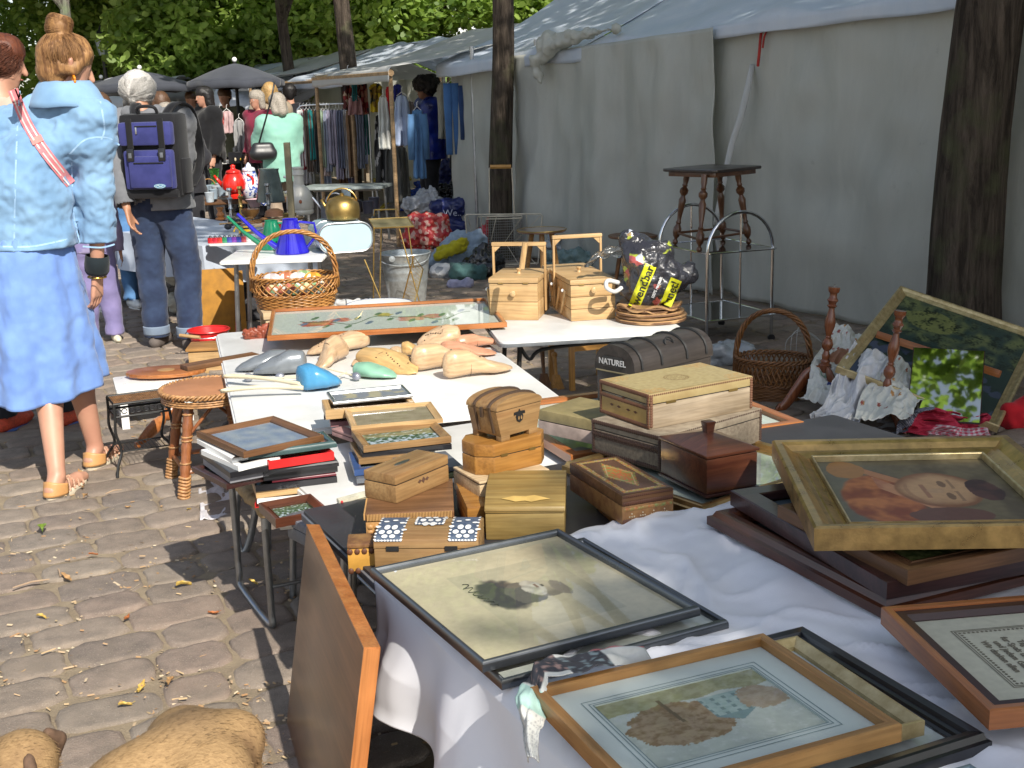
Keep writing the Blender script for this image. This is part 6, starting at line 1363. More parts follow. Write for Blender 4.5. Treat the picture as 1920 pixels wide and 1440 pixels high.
# brass wire rack
def at(v,px): return PD(px,v)
c=P((728,600)); T=thing('brass_rack','tall brass wire plant stand in front of the zinc bucket','rack',(c.x,c.y,0)); Y=c.y
def lp_(pts,r,nm,mt,dy=None,closed=False):
 w_=[PD(p,Y+(dy[i] if dy else 0))-Vector((c.x,c.y,0)) for i,p in enumerate(pts)]; return MB().tube(w_,r,8,closed=closed).build(nm,mt,T,smooth=True)
lp_([qg(140,590),qg(470,575),qg(520,650),qg(185,665)],.006,'tray_frame',BRASS,[.12,.12,-.1,-.1],True); lp_([qg(185,560),qg(190,510),qg(375,505),qg(395,560)],.005,'top_hoop',BRASS,[.1]*4)
bp=MB(); q=[PD(x,Y+d)-Vector((c.x,c.y,0)) for x,d in ((qg(140,590),.12),(qg(470,575),.12),(qg(520,650),-.1),(qg(185,665),-.1))]; bp._a([v+Vector((0,0,-.004)) for v in q]+[v+Vector((0,0,-.001)) for v in q],[(3,2,1,0),(4,5,6,7),(0,1,5,4),(1,2,6,5),(2,3,7,6),(3,0,4,7)]); bp.build('shelf',mat('dull_brass_sheet',(.35,.30,.18),.4,.6),T)
for a,b,d in ((qg(185,660),qg(180,1330),-.1),(qg(248,600),qg(232,1330),.1),(qg(400,670),qg(580,1330),-.1),(qg(465,590),qg(520,1000),.1)): lp_([a,b],.005,'leg',BRASS,[d,d])
lp_([qg(105,930),qg(270,1330)],.006,'strut',BRASS,[-.15,-.15])
c=P((765,600)); T=thing('brass_screen','folded brass mesh fire screen leaning at the zinc bucket','fire screen',(c.x,c.y,0)); Y=c.y-.1
for a4 in ([qg(520,905),qg(600,1010),qg(530,1290),qg(425,1280)],):
 q=[PD(x,Y+(.05 if i%2 else 0))-Vector((c.x,c.y,0)) for i,x in enumerate(a4)]; MB().tube(q,.005,6,closed=True).build('rim',BRASS,T)
 m=MB()
 for k in range(1,12):
  t=k/12; m.tube([q[0].lerp(q[3],t),q[1].lerp(q[2],t)],.0012,4); m.tube([q[0].lerp(q[1],t),q[3].lerp(q[2],t)],.0012,4)
 m.build('mesh',BRASS,T)
# zinc bucket
def bucket(label,c,r,h,mt,kind='zinc'):
 T=thing('bucket',label,'bucket',(c.x,c.y,0)); MB().lathe([(r*.02,.004),(r*.66,.004),(r*.68,.0),(r*.70,.02),(r*.86,h*.55),(r*.88,h*.57),(r*.87,h*.59),(r*.90,h*.68),(r*.92,h*.70),(r*.91,h*.72),(r*1.,h),(r*1.02,h+.004),(r*.985,h+.002),(r*.68,.012),(r*.02,.012)],40,cap=False).build('pail',mt,T,smooth=True)
 MB().tube([(r*1.015*math.cos(a),r*1.015*math.sin(a),h) for a in [k*6.283/40 for k in range(40)]],.006,6,closed=True).build('rim',mt,T,smooth=True); return T
c=P((765,585)); hb=ztop(c,474); T=bucket('large galvanised zinc bucket standing behind the flower picture',c,.178,hb,GALV)
MB().tube([(-.18,-.02,hb-.01)]+[(-.178*math.cos(R(a)),-.08-.10*math.sin(R(a)),hb-.02-.13*math.sin(R(a))*.4) for a in range(10,175,15)]+[(.18,-.02,hb-.01)],.004,8).build('bail',GALV,T,smooth=True)
MB().lathe([(.004,0),(.022,0),(.022,.006),(.004,.008)],12,Matrix.Translation((-.08,-.165,hb-.02))@Matrix.Rotation(R(90),4,'X')).build('lug',GALV,T)
c=P((395,664)); T=bucket('red plastic bucket with a wooden grip behind the white table corner',c,.125,ztop(c,618)-.0,RED)
hb=ztop(c,618); MB().tube(smoothpath([(-.125,0,hb),(-.12,-.10,hb-.02),(0,-.14,hb-.03),(.12,-.1,hb-.02),(.125,0,hb)],5),.003,6).build('bail',SIL,T); MB().tube([(-.15,-.11,hb-.01),(-.02,-.15,hb-.02)],.011,10).build('grip',PINE,T,smooth=True)
# white lid / plate behind embroidery
c=P((712,578),.43); T=thing('enamel_dish','round white enamel dish behind the flower picture','dish',c); MB().lathe([(.01,.0),(.10,0),(.17,.02),(.175,.024),(.17,.026),(.10,.006),(.01,.004)],40,cap=False).build('dish_body',WHP,T,smooth=True); MB().tube([(.175*math.cos(a),.175*math.sin(a),.024) for a in [k*6.283/36 for k in range(36)]],.003,6,closed=True).build('rim',BLUEP,T)
sp=thing('stool','low dark stool carrying the white enamel dish','stool',(c.x,c.y,0)); MB().prism(circ(.14,24),.40,.428).build('seat',WAL,sp,bevel=.003)
for k in range(3): a=k*2.1; MB().tube([(.1*math.cos(a),.1*math.sin(a),.40),(.15*math.cos(a),.15*math.sin(a),0)],.012,8).build('leg',WALZ,sp)
# magazine rack and shopping basket
WW=mat('ivory_wire',(.62,.56,.45),.35,.2)
c=P((945,505)); T=thing('magazine_rack','ivory wire magazine rack with V-shaped sides, left of the round glass-topped table','rack',(c.x,c.y,0)); Y=c.y
lp_([qg(955,565),qg(965,550),qg(1590,545),qg(1605,560),qg(1570,960),qg(1400,970)],.006,'front_frame',WW,[-.1]*6); lp_([qg(955,565),qg(990,990),qg(1200,980),qg(1570,960)],.006,'side_frame',WW,[-.1]*4)
lp_([qg(1060,570),qg(1470,540),qg(1500,960),qg(1040,990)],.006,'rear_frame',WW,[.15]*4,True)
for x in (975,1090,1220,1440,1590): lp_([qg(x,560),qg(1050+(x-1000)*.55,780),qg(x+ (40 if x<1300 else -30),975)],.0035,'cross_wire',WW,[-.1,.05,-.1])
c=P((950,500)); T=thing('shopping_basket','wire mesh carrying basket with a tall hoop and a turned wooden grip','basket',(c.x,c.y,0)); Y=c.y
lp_([qg(1160,560),qg(1158,160),qg(1175,150)],.006,'hoop_post',WW,[0]*3); lp_([qg(1330,150),qg(1348,160),qg(1372,560)],.006,'hoop_post',WW,[0]*3); lp_([qg(1165,148),qg(1342,146)],.018,'grip',LPX,[0,0])
q=[PD(x,Y+d)-Vector((c.x,c.y,0)) for x,d in ((qg(1130,590),-.1),(qg(1435,580),-.1),(qg(1420,985),-.08),(qg(1145,995),-.08))]; q2=[v+Vector((0,.22,0)) for v in q]
MB().tube([q[0],q[1],q2[1],q2[0]],.006,6,closed=True).build('rim',WW,T); MB().tube([q[3],q[2],q2[2],q2[3]],.004,6,closed=True).build('base_ring',WW,T)
m=MB()
for (a,b,c2_,d2) in ((q[0],q[1],q[2],q[3]),(q2[0],q2[1],q2[2],q2[3]),(q[0],q2[0],q2[3],q[3]),(q[1],q2[1],q2[2],q[2])):
 for k in range(1,18): t=k/18; m.tube([a.lerp(b,t),d2.lerp(c2_,t)],.0014,4); m.tube([a.lerp(d2,t),b.lerp(c2_,t)],.0014,4)
m.build('mesh_side',mat('grey_wire',(.28,.28,.27),.4,.4),T)
# ---- left side stools
RAT=wood('rattan',(.36,.14,.05),(.24,.08,.03),ax=2,rough=.3,coat=.4,sc_=.8); RATL=mat('rattan_braid',(.42,.22,.09),.45,scale=60,var=.5); TERR=mat('terracotta_board',(.42,.19,.09),.5,scale=6,var=.15)
c=P((388,723),.415); T=thing('rattan_stool','round rattan stool with a braided rim and terracotta coloured top, beside the white table','stool',(c.x,c.y,0))
MB().prism(circ(.175,40),.395,.412).build('seat',TERR,T,bevel=.003)
m=MB()
for s in range(3): m.tube([((.183+.007*math.cos(22*a+s*2.1))*math.cos(a),(.183+.007*math.cos(22*a+s*2.1))*math.sin(a),.405+.008*math.sin(22*a+s*2.1)) for a in [k*6.283/180 for k in range(180)]],.0052,5,closed=True)
for z in (.385,.376,.367): m.tube([((.180-.003*((k+int(z*1000))%2))*math.cos(a),(.180-.003*((k+int(z*1000))%2))*math.sin(a),z) for k,a in enumerate([k*6.283/90 for k in range(90)])],.0045,5,closed=True)
m.build('braided_rim',RATL,T,smooth='all')
ft0=P((345,940))-Vector((c.x,c.y,0));
for k in range(4):
 a=math.atan2(ft0.y,ft0.x)+k*math.pi/2; R1=ft0.length if k==0 else ft0.length*.95; t0=Vector((.135*math.cos(a),.135*math.sin(a),.37)); f0=Vector((R1*math.cos(a),R1*math.sin(a),.01)); n=22
 lg=MB().tube([t0.lerp(f0,i/n) for i in range(n+1)],[.019+.003*(i%5==0) for i in range(n+1)],12).build('leg',RAT,T,smooth=True)
 m=MB()
 for i in range(7): p=f0+(t0-f0)*(.02+.035*i); m.tube([p+Vector((.021*math.cos(b),.021*math.sin(b),.003*math.sin(b*2))) for b in [j*6.283/12 for j in range(12)]],.006,5,closed=True)
 for q_ in (.38,.62,.66,.9): p=f0+(t0-f0)*q_; m.tube([p+Vector((.020*math.cos(b),.020*math.sin(b),0)) for b in [j*6.283/12 for j in range(12)]],.0045,5,closed=True)
 m.build('cane_wrap',RATL,lg,smooth='all')
 b=a+math.pi/2; MB().tube([t0.lerp(f0,.72),Vector((.135*math.cos(b),.135*math.sin(b),.37)).lerp(Vector((ft0.length*.95*math.cos(b),ft0.length*.95*math.sin(b),.01)),.72)],.010,8).build('stretcher',RAT,T,smooth=True)
 MB().tube([t0.lerp(f0,.35),Vector((.10*math.cos(a+.8),.10*math.sin(a+.8),.36))],.007,8).build('brace',RAT,T,smooth=True)
# black iron stand
E=P((234,897)); hE=ztop(E,763); L_=P(qa(540,945),hE)-Vector((E.x,E.y,hE)); Rr=P(qa(808,940),hE)-Vector((E.x,E.y,hE)); Rr=Rr+Vector((.0,0,0))
o_=P(qa(548,975),hE); x_=P(qa(812,940),hE)-o_; T=thing('plant_stand','small black wrought-iron stool with slatted top and curled brackets, left of the rattan stool','plant stand',M=M3((o_.x,o_.y,0),x_,Vector((-x_.y,x_.x,0)))); W=x_.length; Dd=.17
for i in range(30): pass
m=MB()
for i in range(26): m.tube([(W*(i+.5)/26,.004,hE-.003),(W*(i+.5)/26,Dd-.004,hE-.003)],.0045,6)
m.build('slatted_top',mat('brown_cane_slat',(.24,.12,.05),.5,scale=50,var=.5),T); MB().tube([(0,0,hE),(W,0,hE),(W,Dd,hE),(0,Dd,hE)],.006,8,closed=True).build('top_frame',IRON,T)
MB().tube([(0,0,hE-.055),(W,0,hE-.055),(W,Dd,hE-.055),(0,Dd,hE-.055)],.005,8,closed=True).build('lower_frame',IRON,T)
m=MB()
for i in range(4):
 for s in (-1,1): m.tube(arc((W*(i+.5)/4+s*.012,0,hE-.032),.011,0,330,12),.0022,5)
m.build('scroll',IRON,T)
for x,y,dx,dy in ((0,0,-.0,-.03),(W,0,.02,-.02),(0,Dd,-.01,.03),(W,Dd,.02,.03)):
 s=-1 if x==0 else 1
 MB().tube(smoothpath([(x,y,hE),(x,y,hE-.06),(x+s*.004,y,hE*.6),(x-s*.012,y,hE*.35),(x+s*.01+dx,y+dy*.6,.05),(x+s*.02+dx,y+dy,.004)],5),.006,8).build('leg',IRON,T,smooth=True)
m=MB();
for i in range(12): m.tube([(W*.05+W*.9*i/11,.02,.10),(W*.05+W*.9*i/11,Dd-.02,.10)],.002,4)
m.tube([(.01,.01,.10),(W-.01,.01,.10),(W-.01,Dd-.01,.10),(.01,Dd-.01,.10)],.003,6,closed=True); m.build('lower_shelf',IRON,T)
# white stool with oval top on it
E=P((237,806)); T=thing('white_stool','low white painted stool under the scalloped oval tabletop','stool',(E.x,E.y,0),.35); zw=ztop(E,728)
MB().prism(rpoly(-.03,.34,-.03,.28,.02),zw-.022,zw).build('seat',WHP,T,bevel=.003)
for x,y in ((0,0),(.30,0),(0,.24),(.30,.24)): MB().prism([(x-.018,y-.018),(x+.018,y-.018),(x+.018,y+.018),(x-.018,y+.018)],0,zw-.023).build('leg',WHP,T,bevel=.002)
bx('apron',WHP,T,.02,.28,-.012,.006,zw-.07,zw-.023)
c=P(qa(800,806),zw+.03); rx=(P(qa(985,806),zw)-P(qa(627,815),zw)).length/2
T=thing('oval_tabletop','loose scalloped oval tabletop of polished orange wood lying on the white stool','tabletop',(c.x,c.y,zw+.012),.08); m=MB(); N_=96
def scal(k): return [((rx*(1+.035*abs(math.sin(8*a)))*k)*math.cos(a),(rx*.62*(1+.035*abs(math.sin(8*a)))*k)*math.sin(a)) for a in [j*6.283/N_ for j in range(N_)]]
m.prism(scal(1.),0,.018); m.build('board',ORW,T,bevel=.004); MB().lathe([(.05,-.012),(.05,-.0005)],20).build('cleat',ORW,T)
MB().prism([(x*.22,y*.3) for x,y in scal(1.)],.0185,.0195).build('inlay',mat('pale_marquetry',(.55,.32,.12),.3,coat=.4),T)
A=P(qa(655,1175),.03); B_=PD(qa(850,975),A.y+.25); T=thing('spindle','loose orange twist-turned table leg leaning under the rattan stool','table leg',A)
turned(T,(0,0,0),B_-A,.030,ORWZ,[(.3,0),(.6,.03),(.35,.08),(.6,.12),(.75,.2),(1,.35),(1.05,.5),(.8,.62),(.5,.68),(.9,.72),(.6,.76),(1,.82),(1.1,.9),(1.1,1)],'turning')
p=P((395,700)); T=thing('wooden_box','small brown wooden box in front of the red bucket','box',(p.x-.12,p.y,0),.1); bx('body',PINE,T,0,.24,0,.2,0,ztop(p,655)-.012,.003); z_=ztop(p,655)-.01; bx('lid',OAK,T,-.012,.252,-.012,.212,z_,z_+.016,.003)
p=P((395,690)); T=thing('wooden_board','grey-brown plank reaching over the rattan stool to the white table','plank',M=M3(P(qa(905,815),.43),P(qa(1130,775),.43)-P(qa(905,815),.43),Vector((0,1,0)))); bx('plank',WAL,T,0,.34,0,.07,0,.022,.002)
# papers on the ground
sheetobj('paper_sheet','sheet of white wrapping paper lying on the cobbles under the left pile','paper',[P((375,975),.01),P((445,965),.01),P((490,880),.01),P((372,900),.01)],lambda u,v:(.6,.58,.6),.012,4,3,nx=40)
# fallen leaves
LFM=[mat('leaf_yellow',(.55,.38,.09),.6,var=.35,scale=40),mat('leaf_tan',(.45,.27,.12),.7,var=.35,scale=40),mat('leaf_rust',(.38,.13,.04),.7,var=.35,scale=40),mat('leaf_green',(.22,.32,.05),.6,var=.3,scale=40)]
lfs=[(80,994,3,.045,'large green and yellow fallen leaf by the left edge of the sunny cobbles'),(345,1098,0,.035,'curled bright yellow leaf in the middle of the sunny cobbles'),(125,1083,1,.03,'tan fallen leaf beside a thin twig'),(238,1157,2,.022,'rust red fallen leaf between cobbles, left of centre'),(265,1288,0,.028,'yellow leaf above the dog'),(235,1322,0,.022,'pale orange leaf stub just behind the dog'),(160,932,1,.03,'tan leaf by the sandal of the woman in denim'),(155,915,1,.025,'yellowish leaf right behind the sandal'),(355,955,0,.02,'small leaf near the rattan stool foot'),(240,950,1,.018,'tiny tan leaf left of the rattan stool'),(400,1148,2,.02,'small rust leaf at the shadow edge'),(475,1092,0,.022,'yellow leaf in the shade beneath the rush stool'),(78,1158,0,.022,'little curled yellow leaf left on the cobbles'),(320,1280,1,.03,'flat tan leaf fragments in the joint above the dog'),(175,1040,2,.02,'dark red leaf in the joint left of centre'),(205,700,1,.03,'pale leaf litter by the child'),(150,885,1,.03,'tan leaf between the sandals')]
for i,(x,y,k,s,lab) in enumerate(lfs):
 p=P((x,y),.019); s*=.8; rr=random.Random(i); a0=rr.random()*6; m=MB()
 def lf(u,v,rr=rr):
  w_=math.sin(math.pi*min(1,v*1.02))**.7*(.55+.18*math.sin(v*14)); return (s*(v*2-1),s*w_*(u-.5)*1.3,s*(.35*((u-.5)*2)**2+.3*math.sin(v*3+i)) )
 m.grid(lf,7,14); m.tube([(-s*1.5,0,s*.2),(-s,0,.0)],.0008,4)
 o=m.build('fallen_leaf',LFM[k],None,smooth='all',norm=False); o.location=p; o.rotation_euler=(0,0,a0); tag(o,lab,'leaf',group='fallen leaves on the cobbles')
for a,b,lab in ((qb(60,510),qb(235,470),'thin pale twig on the cobbles at the left'),(qb(500,65),qb(575,45),'short twig near the sandal'),(qb(275,420),qb(285,455),'tiny upright twig by the tan leaf')):
 m=MB().tube([P(a,.022),P(a,.022).lerp(P(b,.022),.5)+Vector((0,.004,.004)),P(b,.022)],[.002,.0032,.002],6).build('twig',mat('twig_brown',(.4,.28,.18),.8),None,smooth=True); tag(m,lab,'twig')
# ================================================================== PEOPLE AND DOG
SKIN=mat('skin',(.50,.27,.18),.5,var=.12,scale=8,bump=.05,c2=(.44,.22,.15)); SKINT=mat('tanned_skin',(.40,.20,.12),.5,var=.12,scale=8,bump=.05)
def cut(o, planes):
 bm=bmesh.new(); bm.from_mesh(o.data)
 for co,no in planes:
  bmesh.ops.bisect_plane(bm,geom=bm.verts[:]+bm.edges[:]+bm.faces[:],plane_co=co,plane_no=no,clear_outer=True)
 bm.to_mesh(o.data); bm.free(); m=o.modifiers.new('thick','SOLIDIFY'); m.thickness=.004; m.offset=0; return o
def hand(w,d,n,s=1.,curl=.5,flip=1):
 w=Vector(w);d=Vector(d).normalized();n=Vector(n); n=(n-d*n.dot(d)).normalized(); sd=d.cross(n)*flip; c=[]
 for i in range(4):
  k=w+(d*.088+sd*((i-1.5)*.0205))*s; c.append((w+sd*((i-1.5)*.012)*s,.0145*s,k,.0115*s)); dirn=d.copy(); p=k
  for j,(L,r0,r1) in enumerate(((.040,.0092,.0083),(.026,.0083,.0075),(.020,.0075,.006))):
   a=curl*(.55+.25*j+.12*i); dirn=(dirn*math.cos(a*.8)+n*math.sin(a*.8)).normalized(); dirn+= -n*0; q=p+dirn*L*s*(.92,1.05,1.,.8)[i]; c.append((p,r0*s,q,r1*s)); p=q; n=(n-dirn*n.dot(dirn)).normalized()
  n=Vector(n)
 n2=d.cross(sd).normalized()*(-flip)
 t0=w+(d*.02-sd*.022)*s; t1=t0+(d*.035-sd*.022+n2*.012)*s; t2=t1+(d*.032-sd*.006+n2*.014)*s; c+= [(t0,.014*s,t1,.0105*s),(t1,.0105*s,t2,.008*s)]
 return c
J0=dict(pelvis=(0,0,.95),chest=(0,.01,1.25),neck=(0,-.005,1.47),head=(0,.025,1.62),shl=(-.185,0,1.41),shr=(.185,0,1.41),ell=(-.235,-.02,1.13),elr=(.235,-.02,1.13),wrl=(-.24,.06,.88),wrr=(.24,.06,.88),hil=(-.09,0,.93),hir=(.09,0,.93),knl=(-.10,.02,.50),knr=(.10,.02,.50),anl=(-.10,-.03,.09),anr=(.10,-.03,.09))
def person(label,x,y,H,yw,shirt,trs,hairm,hair='short',pose={},skin=SKIN,vox=.012,sleeve='long',hem=.86,fat=1.,shoes=None,dress=None,wr=.012,sv=.014,long_hem=.06,hfl=.5,tfat=1.,eyes=True,headdir=None,puff=0.,cuffs=True,hcurl=.5,shoe_lab=None,foot=None,strands=0,hs=1.):
 T=thing('person',label,'person',(x,y,0),yw); s=H/1.75; J={k:Vector(v)*s for k,v in J0.items()}
 for k,v in pose.items(): J[k]=J[k]+Vector(v)*s if k not in () else Vector(v)
 hd=J['head']; f=Vector(headdir).normalized() if headdir else Vector((0,1,-.1)).normalized(); r_=f.cross(Vector((0,0,1))).normalized(); u=r_.cross(f)
 c=[]
 A=lambda a,ra,b,rb: c.append((Vector(a),ra*s,Vector(b),rb*s))
 A(hd+u*.035*s-f*.02*s,.080,hd+u*.03*s+f*.01*s,.078); A(hd-u*.05*s+f*.035*s,.056,hd+f*.03*s,.066); A(hd-u*.085*s+f*.06*s,.032,hd-u*.05*s+f*.045*s,.045)
 A(hd+u*.01*s+f*.095*s,.010,hd-u*.028*s+f*.112*s,.014); A(hd-u*.06*s+f*.088*s-r_*.016*s,.008,hd-u*.06*s+f*.088*s+r_*.016*s,.008)
 A(hd+u*.026*s+f*.082*s-r_*.03*s,.011,hd+u*.026*s+f*.082*s+r_*.03*s,.011)
 for q in (-1,1): A(hd+r_*q*.080*s-u*.026*s,.010,hd+r_*q*.092*s+u*.020*s-f*.012*s,.014)
 A(J['neck']-Vector((0,0,.06*s)),.058,hd-u*.04*s-f*.02*s,.050)
 for q in 'lr':
  A(J['sh'+q],.058,J['neck']-Vector((0,0,.03*s)),.05); A(J['sh'+q],.054,J['el'+q],.040); A(J['el'+q],.040,J['wr'+q],.025); A(J['sh'+q],.07,J['chest'],.11)
  A(J['hi'+q],.088*fat,J['kn'+q],.056); A(J['kn'+q],.056,J['kn'+q].lerp(J['an'+q],.35)+Vector((0,-.012*s,0)),.054); A(J['kn'+q].lerp(J['an'+q],.35)+Vector((0,-.012*s,0)),.054,J['an'+q],.034)
  fd=Vector((0,1,0)) if not foot else Vector(foot[q]).normalized(); fz=J['an'+q]+Vector((0,0,-.05*s))
  A(J['an'+q],.034,fz-fd*.04*s,.034); A(fz-fd*.03*s,.032,fz+fd*.13*s,.028); A(fz+fd*.13*s,.028,fz+fd*.175*s+Vector((0,0,-.005)),.022)
  d=(J['wr'+q]-J['el'+q]).normalized(); inn=Vector((1,0,0) if q=='l' else (-1,0,0)); c+=hand(J['wr'+q]+d*.012*s,d,inn+Vector((0,.0,0)),s,hcurl,1 if q=='l' else -1)
 A(J['chest'],.135*fat,J['pelvis'],.125*fat);
 for q in (-1,1): A(J['chest']+Vector((q*.07*s,0,.06*s)),.10*fat,J['pelvis']+Vector((q*.05*s,0,-.01)),.11*fat)
 blob('body',c,skin,T,vox=vox,it=3,smooth=.45)
 if eyes:
  for q in (-1,1):
   e=MB().ball((hd+u*.008*s+f*.076*s+r_*q*.031*s),.0115*s,10).build('eye',mat('eye_white',(.7,.68,.65),.2,bump=0),T,smooth='all'); MB().ball((hd+u*.008*s+f*.086*s+r_*q*.031*s),.0045*s,8).build('iris',mat('iris_dark',(.05,.035,.02),.2,bump=0),e,smooth='all')
  MB().tube([hd-u*.056*s+f*.097*s-r_*.022*s,hd-u*.058*s+f*.103*s,hd-u*.056*s+f*.097*s+r_*.022*s],.0035*s,6).build('mouth',mat('lips',(.38,.14,.11),.5,bump=0),T,smooth='all')
 hc=[]; sh__=hair=='short'
 B=lambda a,ra,b,rb: hc.append((Vector(a),ra*s*hs,Vector(b),rb*s*hs))
 B(hd+u*.045*s-f*.03*s,.090,hd+u*.055*s+f*.015*s,.084); B(hd-u*(.01 if sh__ else .03)*s-f*(.05 if sh__ else .045)*s,.060 if sh__ else .07,hd+u*.03*s-f*.04*s,.084)
 for q in (-1,1): B(hd+r_*q*.055*s+u*.05*s,.040,hd+r_*q*.06*s-f*.03*s-u*.01*s,.036)
 if hair in ('bob','long'):
  for q in (-1,1): B(hd+r_*q*.06*s+u*.02*s-f*.02*s,.05,hd+r_*q*.065*s-u*.09*s-f*.03*s,.045)
  B(hd-f*.06*s,.07,hd-f*.07*s-u*.11*s,.055)
 if hair=='long': B(hd-f*.07*s-u*.1*s,.07,hd-f*.09*s-u*.28*s,.05)
 if hair=='afro':
  for i in range(14): a=i*2.4; B(hd+u*.06*s+r_*math.cos(a)*.08*s+f*math.sin(a)*.07*s-f*.03*s,.09,hd+u*.02*s+r_*math.cos(a)*.09*s-f*.05*s,.08)
 if hair=='bun':
  B(hd+u*.150*s-f*.055*s-r_*.016*s,.042,hd+u*.150*s-f*.055*s+r_*.016*s,.042); B(hd+u*.168*s-f*.05*s,.030,hd+u*.172*s-f*.05*s,.028); B(hd+u*.09*s-f*.04*s,.05,hd+u*.12*s-f*.05*s,.034); B(hd-u*.05*s-f*.05*s,.055,hd-u*.075*s-f*.045*s,.035)
  for q in (-1,1): B(hd+r_*q*.06*s+u*.06*s+f*.05*s,.03,hd+r_*q*.075*s-u*.01*s+f*.01*s,.03)
 if sh__: B(hd-u*.05*s-f*.045*s,.05,hd-f*.05*s,.06)
 def hf(co,nm):
  d=co-hd; a=math.atan2(d.dot(r_),d.dot(u)); amp=.0035 if hair in('short','bun','bob','long') else .014
  return co+nm*(amp*noise.noise(Vector((a*9,d.dot(f)*30,d.z*12)))+amp*.6*noise.noise(Vector((a*25,d.dot(f)*9,1)))+(.012*nz(co*28,1.) if hair=='afro' else 0))
 blob('hair',hc,hairm,T,vox=.009,it=2,fn=hf,smooth=.4)
 if strands:
  rs=random.Random(7); m=MB(); N_=strands or 0; e0=hd+u*.135*s-f*.055*s if hair=='bun' else hd-f*.085*s-u*.05*s
  for i in range(N_):
   a=rs.uniform(-2.75,2.75); st=rs.uniform(.0,.9)
   d0=(f*math.cos(a)+r_*math.sin(a))*math.cos(st*.9)+u*(math.sin(st*.9)-.25*(abs(a)>1.6)); d0.normalize(); c0=hd+u*.02*s-f*.015*s; pts=[]
   de=(e0-c0).normalized()
   for k in range(8):
    q=k/7; d=d0.lerp(de,q).normalized(); pts.append(c0+d*(.098*s+(.005*rs.random()+(.012*rs.random() if i%12==0 else 0))*s+.010*s*math.sin(q*3)+(.002*math.sin(q*9+i))))
   m.tube(pts,[.0010*s]*7+[.0006*s],3,cap=False)
  if hair=='bun':
   cb_=hd+u*.152*s-f*.055*s
   for i in range(int(N_*.45)):
    th=rs.random()*6.28; ph=rs.uniform(-1,1); rr_=.046*s; tl=rs.uniform(-.6,.6)
    m.tube([cb_+(r_*math.cos(th+q*.35)+f*math.sin(th+q*.35))*rr_*(1.12*math.cos(ph*.9+tl*q*.1))*1.05+u*(rr_*.95*math.sin(ph*1.2+tl*(q-4)*.12)) for q in range(8)],.0016*s,3,cap=False)
  m.build('hair_strands',hairm,T,smooth='all',norm=False)
 sc_=[]; S=lambda a,ra,b,rb: sc_.append((Vector(a),ra*s,Vector(b),rb*s)); p=puff
 for q in (-1,1): S(J['chest']+Vector((q*.08*s,0,.06*s)),.118*fat+p,Vector((J['pelvis'].x+q*.075*s,J['pelvis'].y,(hem-.08)*s)),.125*fat+p*1.2)
 S(J['chest'],.145*fat+p,Vector((J['pelvis'].x,J['pelvis'].y,(hem-.08)*s)),.14*fat+p)
 for q in 'lr':
  S(J['sh'+q]+Vector((0,0,.005*s)),.072+p,J['neck']-Vector((0,0,.04*s)),.062+p*.5); S(J['sh'+q],.080+p,J['chest']+Vector((0,0,.05)),.13)
  if sleeve=='long': S(J['sh'+q],.072+p,J['el'+q],.056+p*1.1); S(J['el'+q],.056+p*1.1,J['el'+q].lerp(J['wr'+q],.98),.042+p*1.1)
  elif sleeve=='half': S(J['sh'+q],.075+p,J['el'+q].lerp(J['wr'+q],.1),.070+p*1.3)
 def wrf(co,nm): return co+nm*(wr*(nz((co.x*6,co.y*6,co.z*10),1.,2)-.6*abs(nz((co.x*11,co.y*11,co.z*16),1.,5)))+wr*.25*nz(co*45,1.))
 o=blob('shirt',sc_,shirt,T,vox=sv,it=4,fn=wrf,smooth=.5); pl=[((0,0,hem*s),(0,0,-1))]
 cut(o,pl)
 if cuffs and sleeve=='long':
  bm=bmesh.new(); bm.from_mesh(o.data)
  for q in 'lr':
   d=(J['wr'+q]-J['el'+q]).normalized(); co=J['el'+q].lerp(J['wr'+q],.93); vs=[v for v in bm.verts if (v.co-co).dot(d)>0 and (v.co-J['wr'+q]).length<.14*s]; bmesh.ops.delete(bm,geom=vs,context='VERTS')
  bm.to_mesh(o.data); bm.free()
 if trs:
  tc=[]; Q=lambda a,ra,b,rb: tc.append((Vector(a),ra*s,Vector(b),rb*s))
  Q(J['pelvis']+Vector((-.055*s,-.005,.04*s)),.135*fat,J['pelvis']+Vector((.055*s,-.005,.04*s)),.135*fat); Q(J['pelvis']+Vector((-.05*s,0,-.04*s)),.12*fat,J['pelvis']+Vector((.05*s,0,-.04*s)),.12*fat)
  for q in 'lr':
   Q(J['hi'+q]+Vector((0,-.01*s,0)),.108*fat,J['kn'+q],.078*tfat); Q(J['kn'+q],.078*tfat,J['an'+q]+Vector((0,0,-.02*s)),.070*tfat);
  o=blob('trousers',tc,trs,T,vox=sv,it=3,fn=wrf,smooth=.5); zc=min(J['anl'].z,J['anr'].z)-.0*s
  bm=bmesh.new(); bm.from_mesh(o.data)
  for q in 'lr': bmesh.ops.delete(bm,geom=[v for v in bm.verts if v.co.z<J['an'+q].z-.015*s+long_hem*s*0 and (v.co-J['an'+q]).length<.16*s],context='VERTS')
  bm.to_mesh(o.data); bm.free(); mm=o.modifiers.new('t','SOLIDIFY'); mm.thickness=.004
